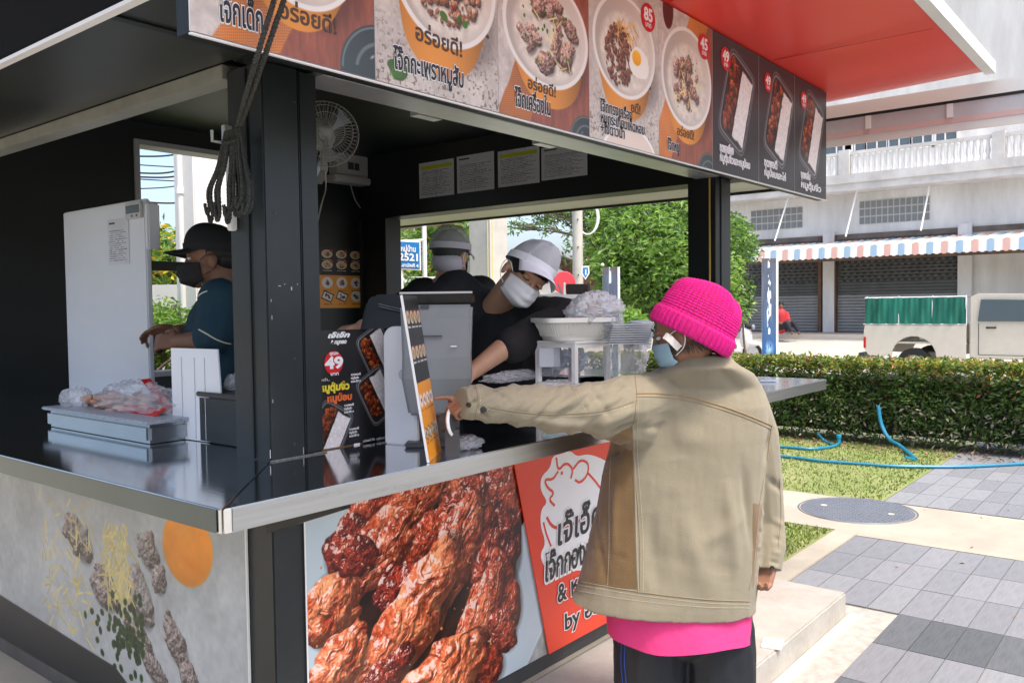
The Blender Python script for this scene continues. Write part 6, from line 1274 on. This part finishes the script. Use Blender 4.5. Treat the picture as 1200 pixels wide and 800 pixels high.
chain(mb, [P(868, 470, 2.86), P(884, 510, 2.88), P(893, 560, 2.90), P(898, 610, 2.91), P(901, 640, 2.88), P(900, 664, 2.85)], [.085, .080, .070, .062, .058, .046])
rr = np.random.RandomState(4)
def crease(co, no, a, b, wd, amp, sharp=1.0):     # a raised fold between two places
    a, b = np.array(a), np.array(b); d = b-a; t = np.clip(((co-a)@d)/(d@d), 0, 1); q = co-a-t[:, None]*d; r = np.linalg.norm(q, axis=1); e = np.exp(-(r/wd)**2)*np.sin(np.pi*np.clip(t*.9+.05, 0, 1)); return co+no*(amp*e)[:, None]
def jacket_fn(co, no):
    toward = (no@(-FW))
    px = 603+FOC*((co-EYE)@RT)/((co-EYE)@FW); py = 400+FOC*((co-EYE)@DN)/((co-EYE)@FW); sleeve = np.clip((752-px)/25, 0, 1)*np.clip((525-py)/10, 0, 1)
    n1 = fbm(px/42., py/170., 3, 4)-.5; n2 = fbm((px+py*.5)/46., (py-px*.3)/26., 8, 4)-.5; sl = fbm((px*.8+py)/17., (py*.6-px*.35)/40., 15, 3)-.5+.5*np.abs(fbm((px*.9+py*.5)/22., (py*.5-px*.2)/30., 25, 2)-.5)
    co = co+no*((1-sleeve)*(.013*n1+.004*n2)+sleeve*.030*sl)[:, None]
    dp = lambda x, y, d: P(x, y, d)
    F_ = [((548, 462), (572, 490), .006, -.007), ((560, 452), (585, 478), .008, .006), ((575, 455), (598, 470), .007, -.006), ((600, 450), (618, 480), .008, .006), ((625, 470), (655, 452), .008, -.006), ((640, 485), (690, 460), .010, .008), ((655, 452), (668, 482), .007, -.007), ((672, 452), (690, 478), .008, .006),
          ((690, 455), (716, 490), .009, -.007), ((700, 500), (742, 480), .012, .009), ((712, 508), (748, 495), .008, -.008), ((725, 450), (738, 500), .010, -.006), ((620, 492), (690, 500), .012, .005), ((585, 495), (640, 485), .009, -.005),
          ((900, 560), (916, 575), .01, -.006), ((893, 600), (918, 615), .009, .007), ((890, 622), (915, 632), .007, -.008), ((888, 640), (915, 648), .007, .006), ((895, 540), (905, 500), .012, -.006), ((890, 655), (914, 660), .006, -.005),
          ((700, 560), (735, 540), .014, .007), ((700, 600), (712, 690), .012, -.006), ((722, 560), (718, 650), .012, .007), ((690, 640), (735, 655), .010, -.004), ((735, 520), (705, 535), .010, -.008),
          ((780, 470), (790, 540), .03, -.006), ((850, 560), (865, 680), .02, .008), ((870, 540), (880, 640), .014, -.008), ((760, 600), (770, 690), .025, -.006), ((800, 600), (830, 700), .03, .006), ((760, 500), (830, 520), .03, .005), ((820, 640), (880, 600), .02, .005), ((765, 650), (860, 670), .02, -.003), ((775, 430), (790, 465), .014, -.005), ((840, 432), (870, 462), .014, -.005)]
    for a, b, w_, am in F_:
        q = []
        for s_ in (a, b):
            k = np.argmin((px-s_[0])**2+(py-s_[1])**2+np.where(toward > 0, 0, 1e6)); q.append(co[k])
        co = crease(co, no, q[0], q[1], w_*1.25, am*(2.4 if a[0] < 750 and a[1] < 530 else 1.9))
    return co
_fn = jacket_fn
def jacket_fn(co, no):
    co = _fn(co, no)
    for L0, ax_, rr_ in ((P(539, 473, 2.42), nrm(P(539, 473, 2.42)-P(600, 474, 2.52)), .12), (P(902, 667, 2.845), nrm(P(901, 700, 2.82)-P(901, 640, 2.88)), .08)):
        t = (co-L0)@ax_; m_ = (t > 0) & (np.linalg.norm(co-L0, axis=1) < rr_); co[m_] -= (t[m_]*.97)[:, None]*ax_
    return co
jm = remesh(mb, 'jacket', .0048, 6, .5, jacket_fn); bv = bvh_of(jm)
n = len(jm.polygons); pc_ = np.empty(n*3); jm.polygons.foreach_get('center', pc_); pc_ = pc_.reshape(-1, 3); pn_ = np.empty(n*3); jm.polygons.foreach_get('normal', pn_); pn_ = pn_.reshape(-1, 3)
px = 603+FOC*((pc_-EYE)@RT)/((pc_-EYE)@FW); py = 400+FOC*((pc_-EYE)@DN)/((pc_-EYE)@FW)
edge = 741+(py-500)*.035; brown = (py > 496+(px < 700)*3) & (py < 681+(px-668)*.12) & (px < edge) & ((px > 0)) & ~((py < 512+(742-px)*.0) & (px < 715)) & ~((py < 496+(745-px)*.55) )
brown |= (px > 882) & (px < 894-(py-590)*.11) & (py > 590) & (py < 690)
brown[pc_[:, 2] < P(700, 683, 2.86)[2]] = False
JK = mat('khaki_cotton', (.245, .215, .148), .85, var=.05, scale=3, bump=.35, bscale=500, sheen=.15); JB = mat('brown_corduroy', (.150, .088, .034), .9, var=.18, scale=5, bump=.4, bscale=400, sheen=.3)
jm.polygons.foreach_set('material_index', brown.astype(np.int32)*0)
jo = put(jm, 'jacket', [JK, JB], CU); mi_ = brown.astype(np.int32); jo.data.polygons.foreach_set('material_index', mi_); jo.data.update()
ST = mat('tan_stitching', (.30, .19, .09), .8); STL = mat('pale_stitching', (.52, .47, .36), .8); SD = mat('seam_brown_fold', (.26, .20, .12), .9)  # tan, pale and brown tones for stitches and seam folds
for pts, r, m_, dsh in [([(746, 461), (775, 461), (810, 466), (850, 477), (880, 488), (905, 499)], .0022, ST, False), ([(746, 465), (775, 465), (810, 470), (850, 481), (880, 492), (904, 503)], .0012, SD, False),
                        ([(743, 432), (746, 460), (744, 490), (742, 520), (745, 560), (748, 600), (750, 640), (750, 694)], .0016, SD, False), ([(748, 470), (747, 520), (749, 560), (752, 600), (754, 640), (754, 692)], .0011, STL, True),
                        ([(668, 679), (690, 683), (730, 690), (780, 697), (830, 702), (878, 704)], .0015, SD, False), ([(668, 683), (690, 687), (730, 694), (780, 701), (830, 706), (878, 708)], .0009, STL, True), ([(667, 690), (690, 694), (730, 701), (780, 707), (830, 711), (878, 712)], .0009, STL, True),
                        ([(572, 476), (600, 481), (640, 485), (690, 483), (720, 478), (742, 470)], .0013, SD, False), ([(572, 479), (600, 484), (640, 488), (690, 486), (720, 481), (742, 474)], .0009, STL, True),
                        ([(904, 500), (900, 530), (895, 560), (890, 590), (886, 630), (882, 670), (878, 690)], .0016, SD, False), ([(557, 452), (560, 470), (556, 492)], .0013, SD, False), ([(560, 452), (563, 470), (559, 493)], .0009, STL, True), ([(913, 560), (915, 600), (912, 640)], .0010, SD, False),
                        ([(669, 450), (678, 466), (688, 484)], .0010, STL, True), ([(716, 535), (714, 580), (714, 640), (712, 688)], .0010, STL, True)]:
    seam(bv, pts, r, 'stitching' if dsh else 'seam', m_, jo, dash=dsh)
seam(bv, [(742, 497), (743, 530), (744, 570), (745, 610), (746, 650), (748, 694)], .0042, 'side_seam', JK, jo, lift=-.001)
for (x, y) in ((549, 474), (905, 665)):
    d = RT*(x-603)/FOC+DN*(y-400)/FOC+FW; h = bv.ray_cast(Vector(EYE), Vector(nrm(d)))
    if h[0]: MB().lathe(np.array(h[0]), np.array(h[1]), [(0, .004), (.004, .004), (.0065, .005), (.0075, .002), (.0075, -.002)], 14).build('button', mat('dark_brown_button', (.03, .02, .015), .3), jo, smooth=50)
d = RT*(566-603)/FOC+DN*(480-400)/FOC+FW; h = bv.ray_cast(Vector(EYE), Vector(nrm(d)))
if h[0]: MB().ell(np.array(h[0])-np.array(h[1])*.001, (.011, .011, .004), 12, 8, rot=np.stack([nrm(RT+DN*.3), nrm(np.cross(h[1], nrm(RT+DN*.3))), np.array(h[1])], 1)).build('cuff_opening', mat('slot_black', (.01, .01, .01), .9), jo, smooth=True)
# collar band
# pink shirt below the jacket, black shorts
mb = MB(); vs = []
for a, b, py, hd_ in ((714, 878, 690, .17), (711, 881, 726, .182), (712, 881, 741, .185)):
    c_ = P((a+b)/2, py, dC); hw_ = (b-a)/2/FOC*dC
    for i in range(64):
        t = 2*math.pi*i/64; w_ = 1+.012*math.sin(t*9+1)*(py > 700); vs.append(c_+fx*hw_*math.cos(t)*w_+fy*hd_*math.sin(t)*w_+V*.006*math.sin(t*4)*(py > 740))
mb.add(vs, [(j*64+i, (j+1)*64+i, (j+1)*64+(i+1) % 64, j*64+(i+1) % 64) for j in range(2) for i in range(64)]+[tuple(range(64)), tuple(128+i for i in range(63, -1, -1))]); mb.build('shirt', mat('bright_pink_cotton', (.72, .045, .20), .8, var=.06, scale=6, bump=.2, bscale=40), CU, smooth=50)
mb = MB()
for hp, s in ((P(760, 745, dC), -1), (P(836, 745, dC), 1)):
    kx = P(764 if s < 0 else 840, 800, dC); chain(mb, [hp, np.array((kx[0], kx[1], .50)), np.array((kx[0], kx[1], .30))+fx*.01*s], [.122, .124, .122])
mb.ell(P(797, 735, dC), (.19, .135, .10), 20, 12, rot=np.stack([fx, fy, V], 1))
def shorts_fn(co, no): return np.where(co[:, 2:3] < .31, np.concatenate([co[:, :2], np.full((len(co), 1), .31)], 1), co)+no*(.010*(fbm(co[:, 0]*30+co[:, 1]*20, co[:, 2]*7, 5, 3)-.5))[:, None]
so_ = put(remesh(mb, 'shorts', .007, 4, .5, shorts_fn), 'shorts', mat('black_sports_fabric', (.012, .014, .018), .55, bump=.1, bscale=200, var=.1), CU)
bvs = BVHTree.FromPolygons([tuple(np.array(v.co)+ORG[CU.name]) for v in so_.data.vertices], [p.vertices[:] for p in so_.data.polygons])
for k in (0, 4): seam(bvs, [(729+k, 752), (728+k, 775), (730+k, 800), (732+k, 830)], .002, 'blue_piping', mat('royal_blue', (.02, .06, .30), .6), so_)
for hp, s in ((hipL, -1), (hipR, 1)): a = np.array((hp[0], hp[1], .165))+fx*.01*s; m = MB(); m.ell(a+fy*.05, (.05, .135, .04), 16, 8, rot=np.stack([fx, fy, V], 1)); m.build('shoe', mat('dark_sandal', (.03, .025, .02), .6), CU, smooth=True)
# knitted hat
HA = nrm(-DN*.88+RT*.46-FW*.06); HF = nrm(-RT*.9-DN*.42+FW*.5); HF = nrm(HF-HA*np.dot(HF, HA)); HR_ = np.cross(HF, HA)
hc = P(807, 395, 2.74); NR, NA = 150, 60*8; ribs = 46
v = np.linspace(0, 1, NR); aa = np.linspace(0, 2*math.pi, NA, endpoint=False); Vv, AA = np.meshgrid(v, aa, indexing='ij')
s_ = Vv*.30
brim = np.clip((Vv-0)/.02, 0, 1)*np.clip((.30-Vv)/.03, 0, 1)
t_ = np.clip((Vv-.30)/.70, 0, 1)
rad = np.where(Vv < .30, .110+.010*brim+.004*np.sin(np.pi*Vv/.30), .108*np.sqrt(np.clip(1-(t_*1.0)**1.8, 0, 1))+.004); hgt = np.where(Vv < .30, -.002+Vv/.30*.056, .054+.128*np.sin(t_*math.pi/2)**.95)
rib = (.5+.5*np.cos(AA*ribs)); row = .5+.5*np.cos(Vv*math.pi*2*32+np.where(np.cos(AA*ribs) > 0, 0, 2.2)); kn = (.0085*rib**.7+.0058*row*rib)*np.clip((1-t_)*4, .25, 1)
gather = -.026*np.exp(-((AA-4.4+0*t_)/.22)**2)*np.clip((t_-.35)*2, 0, 1)-.010*np.exp(-((AA-1.5)/.25)**2)*np.clip((t_-.5)*2, 0, 1)
rad2 = rad+kn+gather*(Vv > .3)+.004*np.sin(AA*3+1)*t_; hg2 = hgt+.010*np.sin(AA*2+.7)*t_+kn*.5*t_
pts = hc+(rad2*1.0*np.cos(AA))[..., None]*HR_*.93+(rad2*np.sin(AA))[..., None]*HF*1.04+hg2[..., None]*HA-RT*(.014*t_**1.6)[..., None]+DN*(.004*t_)[..., None]; pts = pts.reshape(-1, 3)
mb = MB(); mb.add(pts, [(j*NA+i, j*NA+(i+1) % NA, (j+1)*NA+(i+1) % NA, (j+1)*NA+i) for j in range(NR-1) for i in range(NA)]); PK = mat('hot_pink_wool', (.74, .004, .24), .95, var=.15, scale=60, bump=.6, bscale=500, sheen=.08); ho = mb.build('knitted_hat', PK, CU, smooth=True)
sd = ho.modifiers.new('thickness', 'SOLIDIFY'); sd.thickness = -.004

# ---------- worker bending over in white cap ----------
WB0 = P(600, 450, 3.5); WB = thing('person', 'worker in black shirt, white mask and white net cap bending over the counter', 'person', (WB0[0], WB0[1], .30)); SK_[WB.name] = skinmat('worker_tan_skin', (.50, .28, .18))
SW = SK_[WB.name]
up_ = RT*.61-DN*.79-FW*.15; fw_ = -FW*.80+DN*.40+RT*.28; HB = Head(P(616, 322, 3.14), fw_, up_, 1.0)
nk = P(580, 362, 3.32); mb = MB(); HB.prims(mb, nk, .058)
shR, shL = P(664, 372, 3.18), P(534, 340, 3.38); elR, haR = P(590, 408, 2.98), P(550, 438, 2.90); che = P(600, 395, 3.36); pl_ = P(575, 500, 3.68)
mb.ell(che, (.16, .12, .15), 18, 12, rot=np.stack([fx, fy, V], 1)); capsule(mb, che, .13, pl_, .14); nb_ = P(582, 378, 3.38); capsule(mb, shR, .045, nb_, .05); capsule(mb, shL, .045, nb_, .05); capsule(mb, nk, .056, nb_, .06); chain(mb, [shR, elR, haR], [.048, .040, .027])
elL = P(478, 374, 3.26); haL = P(425, 382, 3.16); chain(mb, [shL, elL, haL], [.048, .04, .027])
hand(mb, haR, P(535, 458, 2.84)-haR, DN, -RT, (.4, .45, .5, .55, .3), .95, .009); hand(mb, haL, P(400, 386, 3.10)-haL, DN, -FW, (.4, .45, .5, .55, .3), .95, .009)
for s in (-1, 1): h_ = pl_+fx*.09*s; kk = np.array((h_[0], h_[1], .78))+fy*.0; an = np.array((h_[0], h_[1], .37))+fy*.05; chain(mb, [h_, kk, an], [.09, .06, .04]); capsule(mb, an-V*.03, .036, an-V*.035-fy*.15, .03)
put(remesh(mb, 'body', .0065, 4, .5), 'body', SW, WB); HB.face(WB, True); WM = mat('white_surgical_mask', (.74, .74, .74), .75, bump=.1, bscale=120); HB.mask(WB, WM, top=.006, stick=1.0)
mb = MB(); mb.ell(che-V*.01, (.185, .15, .175), 18, 12, rot=np.stack([fx, fy, V], 1)); capsule(mb, che, .155, pl_, .17); capsule(mb, shR, .072, P(610, 385, 3.32), .10); capsule(mb, shL, .075, P(590, 380, 3.4), .10); capsule(mb, shR, .070, shR+(elR-shR)*.88, .066); capsule(mb, shL, .07, shL+(elL-shL)*.8, .064); capsule(mb, shL, .085, P(580, 384, 3.36), .095); capsule(mb, P(575, 368, 3.42), .10, shR, .078); mb.ell(P(600, 420, 3.34), (.20, .14, .16), 18, 12, rot=np.stack([fx, fy, V], 1)); capsule(mb, P(555, 350, 3.42), .06, P(575, 372, 3.36), .085)
def cloth(amp, f=9, seed=3): return lambda co, no: co+no*(amp*(noise3(co, f, seed)+.6*noise3(co*np.array((1, 1, .5)), f*2.3, seed+4)))[:, None]
BS = mat('black_polo_cotton', (.012, .012, .014), .8, bump=.15, bscale=300, var=.1); sb = put(remesh(mb, 'shirt', .008, 5, .5, cloth(.012)), 'shirt', BS, WB)
m = MB(); 
def cap(T, Hd, mt, visor_m, k=1.0, vis=True, vl=.075, net=None, tiltz=0.0, drop=1.0, crumple=0.0):
    n, kk = 40, 16; vs = []
    for j in range(kk):
        a = math.pi/2*j/(kk-1)
        for i in range(n): t = 2*math.pi*i/n; vs.append(Hd.L(.084*k*math.cos(a)**.8*math.cos(t), -.012+.102*k*math.cos(a)**.8*math.sin(t), .036+tiltz*math.sin(t)*math.cos(a)**.5+.098*k*math.sin(a)+crumple*(math.sin(7*t+4*a)+math.sin(11*t-9*a+1)+.7*math.sin(17*t+13*a))*math.sin(a*2)))
    m = MB(); m.add(vs, [(j*n+i, j*n+(i+1) % n, (j+1)*n+(i+1) % n, (j+1)*n+i) for j in range(kk-1) for i in range(n)]); c_ = m.build('cap', mt, T, smooth=True); c_.modifiers.new('thickness', 'SOLIDIFY').thickness = .002
    m = MB(); vs = []
    for i in range(n): t = 2*math.pi*i/n; [vs.append(Hd.L(.0865*k*math.cos(t), -.012+.1045*k*math.sin(t), .036+tiltz*math.sin(t)+z)) for z in (-.012, .018)]
    m.add(vs, [(2*i, 2*((i+1) % n), 2*((i+1) % n)+1, 2*i+1) for i in range(n)]); m.build('cap_band', visor_m, c_, smooth=True)
    if vis:
        m = MB(); vs = []; N = 17
        for j in range(7):
            for i in range(N): a = (i/(N-1)-.5)*2.3; q = j/6; vs.append(Hd.L(.086*math.sin(a)*(1+.05*q), -.012+.102*math.cos(a)+vl*q*math.cos(a*.62), .034+tiltz*math.cos(a)-.018*q*drop-.028*(a/1.15)**2*q*drop-.006*(a/1.15)**2))
        m.add(vs, [(j*N+i, j*N+i+1, (j+1)*N+i+1, (j+1)*N+i) for j in range(6) for i in range(N-1)]); o = m.build('visor', visor_m, c_, smooth=True); o.modifiers.new('thickness', 'SOLIDIFY').thickness = .003
    m = MB(); m.ell(Hd.L(0, -.012, .135), (.007, .007, .004), 8, 6, rot=Hd.M); m.build('cap_button', visor_m, c_, smooth=True)
    return c_
HN = mat('white_hair_net', (.78, .78, .82), .7, alpha=.50, bump=.5, bscale=300); WC = mat('white_cap_fabric', (.82, .82, .88), .75)
m = MB(); m.ell(HB.L(0, -.014, .040), (.083, .101, .092), 20, 12, rot=HB.M); m.build('hair', mat('dark_hair', (.012, .010, .009), .6), WB, smooth=True)
cb = cap(WB, HB, HN, WC, 1.06, vl=.080, tiltz=.034, drop=.65, crumple=.0022)
m = MB()
for a in (-.9, .0, .9): m.tube([HB.L(.088*math.sin(a)*math.cos(q), -.012+.108*math.cos(a)*math.cos(q), .04+.106*math.sin(q)) for q in np.linspace(0.1, 1.5, 9)], .006, 5)
m.build('cap_panel', WC, cb, smooth=True, kind='stuff')
# ---------- worker behind, seen from the back ----------
WCp = P(530, 400, 4.1); WK = thing('person', 'worker in black shirt and net cap standing with the back turned behind', 'person', (WCp[0], WCp[1], .30)); SK_[WK.name] = SW
HK = Head(P(529, 299, 4.05), FW*.9+RT*.45, -DN+RT*.03, 1.0); nk = P(524, 335, 4.08); mb = MB(); HK.prims(mb, nk, .06)
s1, s2 = P(494, 345, 4.1), P(563, 342, 4.05); ch = P(527, 390, 4.1); pe = np.array((ch[0], ch[1], 1.15)); mb.ell(ch, (.16, .11, .2), 16, 10, rot=np.stack([fx, fy, V], 1)); capsule(mb, ch, .13, pe, .14); capsule(mb, s1, .05, nk, .06); capsule(mb, s2, .05, nk, .06)
e1_, h1 = P(450, 378, 3.9), P(418, 386, 3.7); chain(mb, [s1, e1_, h1], [.048, .04, .026]); hand(mb, h1, P(403, 385, 3.62)-h1, DN, -FW, (.4, .5, .5, .6, .3), .95, .009); e2_ = P(575, 400, 4.0); chain(mb, [s2, e2_, e2_-V*.1+fy*.15], [.048, .04, .028])
hand(mb, e2_-V*.1+fy*.15, fy, DN, -RT, (.4, .5, .5, .6, .3), .95, .009)
for s in (-1, 1): h_ = pe+fx*.09*s; chain(mb, [h_, np.array((h_[0], h_[1], .76)), np.array((h_[0], h_[1], .37))], [.09, .06, .04]); capsule(mb, np.array((h_[0], h_[1], .34)), .036, np.array((h_[0], h_[1], .335))+fy*.15, .03)
put(remesh(mb, 'body', .0075, 4, .5), 'body', SW, WK)
mb = MB(); mb.ell(ch, (.185, .14, .22), 16, 10, rot=np.stack([fx, fy, V], 1)); capsule(mb, ch, .15, pe, .165); capsule(mb, s1, .085, P(520, 352, 4.1), .095); capsule(mb, s2, .085, P(535, 350, 4.08), .095); capsule(mb, s1, .078, s1+(e1_-s1)*.75, .068); capsule(mb, s2, .078, s2+(e2_-s2)*.7, .066)
put(remesh(mb, 'shirt', .009, 5, .5, cloth(.010, 8, 9)), 'shirt', BS, WK)
m = MB(); m.ell(HK.L(0, -.016, .032), (.080, .098, .090), 20, 12, rot=HK.M); m.ell(HK.L(0, -.04, -.03), (.070, .062, .05), 16, 10, rot=HK.M); m.build('hair', mat('netted_dark_hair', (.035, .04, .04), .7), WK, smooth=True)
cap(WK, HK, mat('thin_net', (.55, .58, .60), .7, alpha=.35), mat('lilac_white_band', (.50, .49, .56), .75), 1.10, vl=.06, crumple=.0022)
m = MB(); m.ell(HK.L(0, -.03, -.035), (.079, .080, .055), 18, 10, rot=HK.M); m.build('neck_cover', mat('lilac_white_band', (.5, .49, .56), .75), WK, smooth=True)
HK.mask(WK, WM)
# ---------- worker at the left in the cap and teal polo ----------
dA = 3.45; WA0 = P(262, 400, dA); WA = thing('person', 'worker in black cap, black mask and teal polo shirt preparing food at the left', 'person', (WA0[0], WA0[1], .30)); SK_[WA.name] = skinmat('worker_brown_skin', (.20, .095, .055)); SA = SK_[WA.name]
HAa = Head(P(247, 303, dA), -RT*.95-FW*.22+DN*.10, -DN-RT*.06, 1.02); nk = P(262, 347, dA+.02); mb = MB(); HAa.prims(mb, nk, .06)
sn, sf = P(258, 352, dA-.14), P(262, 350, dA+.20); cha = P(262, 400, dA+.03); pla = np.array((cha[0], cha[1], 1.15)); rot_ = np.stack([fy, fx, V], 1)
mb.ell(cha, (.15, .11, .2), 16, 10, rot=rot_); capsule(mb, cha, .12, pla, .14); capsule(mb, sn, .05, nk, .06); capsule(mb, sf, .05, nk, .06)
en, hn = P(248, 398, dA-.20), P(209, 400, dA-.12); ef, hf = P(240, 388, dA+.22), P(208, 388, dA+.10); chain(mb, [sn, en, hn], [.05, .045, .029]); chain(mb, [sf, ef, hf], [.05, .042, .028])
hand(mb, hn, -RT*.9-DN*.0+FW*.2, DN*.3+FW*.6, -DN, (.5, .6, .7, .7, .5), 1.0, .0095); hand(mb, hf, -RT+DN*.1-FW*.1, DN*.6-FW*.5, -DN, (.45, .5, .6, .7, .5), 1.0, .0095)
for s in (-1, 1): h_ = pla+fy*.09*s; chain(mb, [h_, np.array((h_[0], h_[1], .76)), np.array((h_[0], h_[1], .37))], [.09, .06, .04]); capsule(mb, np.array((h_[0], h_[1], .34)), .036, np.array((h_[0], h_[1], .335))-fx*.15, .03)
put(remesh(mb, 'body', .0065, 4, .5), 'body', SA, WA); HAa.face(WA, False); HAa.mask(WA, mat('black_cloth_mask', (.010, .010, .011), .8), stick=1.4, strap=mat('black_strap', (.02, .02, .02), .8), top=.006)
mb = MB(); mb.ell(cha, (.19, .150, .22), 18, 12, rot=rot_); mb.ell(P(252, 430, dA), (.18, .145, .16), 16, 10, rot=rot_); capsule(mb, cha, .15, pla, .17); capsule(mb, sn, .085, P(262, 360, dA), .10); capsule(mb, sf, .08, P(262, 360, dA), .10); capsule(mb, sn, .080, sn+(en-sn)*.92, .074); capsule(mb, sf, .075, sf+(ef-sf)*.8, .066)
TE = mat('teal_polo_cotton', (.008, .038, .058), .8, bump=.15, bscale=300, var=.12); sa_ = put(remesh(mb, 'shirt', .008, 5, .5, cloth(.010, 8, 13)), 'shirt', TE, WA)
bva = BVHTree.FromPolygons([tuple(np.array(v.co)+ORG[WA.name]) for v in sa_.data.vertices], [p.vertices[:] for p in sa_.data.polygons])
seam(bva, [(233, 386), (242, 391), (252, 397), (262, 401), (270, 403)], .003, 'sleeve_piping', mat('cream_piping', (.6, .55, .42), .7), sa_); seam(bva, [(231, 349), (236, 344), (243, 341)], .003, 'chest_logo', mat('logo_white_thread', (.6, .6, .6), .7), sa_)
m = MB(); m.tube(curve([P(238, 330, dA-.03), P(243, 338, dA-.07), P(256, 336, dA-.10), P(268, 334, dA-.05)], 6), .012, 7); m.build('collar', mat('grey_collar', (.12, .14, .15), .8), sa_, smooth=True)
m = MB(); m.ell(HAa.L(0, -.022, .030), (.079, .092, .088), 18, 12, rot=HAa.M); m.ell(HAa.L(0, -.05, -.01), (.068, .05, .05), 16, 10, rot=HAa.M); m.build('hair', mat('dark_hair', (.012, .010, .009), .6), WA, smooth=True)
CPB = mat('black_cap_fabric', (.010, .011, .012), .8); cap(WA, HAa, CPB, CPB, 1.07, vl=.085, tiltz=.012, drop=.4)
# ---------- person sitting on the shop step ----------
sp = P(915, 392, 24.6); sp[2] = zf; SP = thing('person', 'distant person in a red top sitting on the shop step beside the banner', 'person', (sp[0], sp[1], zf)); SK_[SP.name] = SA; mb = MB(); hd_ = Head(sp+V*.80, -fx*.2-fy, V, .95); hd_.prims(mb, sp+V*.62, .05); ty_ = sp+V*.15
chain(mb, [ty_, sp+V*.55], [.14, .15]); [chain(mb, [sp+V*.12+fx*.08*s, sp+V*.30+fx*(.1*s+.15)-fy*.35, sp+V*.0+fx*(.1*s+.30)-fy*.40], [.08, .06, .04]) for s in (-1, 1)]; [chain(mb, [sp+V*.55+fx*.17*s, sp+V*.33+fx*.2*s-fy*.1, sp+V*.28+fx*(.12*s+.1)-fy*.3], [.05, .04, .03]) for s in (-1, 1)]
put(remesh(mb, 'body', .02, 2, .5), 'body', SA, SP); mb = MB(); chain(mb, [sp+V*.15, sp+V*.55], [.17, .17]); [capsule(mb, sp+V*.56+fx*.17*s, .07, sp+V*.38+fx*.2*s-fy*.08, .06) for s in (-1, 1)]; put(remesh(mb, 'top', .02, 2, .5), 'top', mat('red_top', (.50, .03, .04), .7), SP); mb = MB(); [chain(mb, [sp+V*.12+fx*.08*s, sp+V*.30+fx*(.1*s+.15)-fy*.35, sp+V*.08+fx*(.1*s+.27)-fy*.39], [.10, .075, .055]) for s in (-1, 1)]; put(remesh(mb, 'trousers', .02, 2, .5), 'trousers', mat('dark_trousers', (.02, .02, .03), .8), SP)
m = MB(); m.ell(hd_.L(0, -.02, .035), (.082, .10, .09), 12, 8, rot=hd_.M); m.build('hair', mat('dark_hair', (.01, .01, .01), .6), SP, smooth=True)
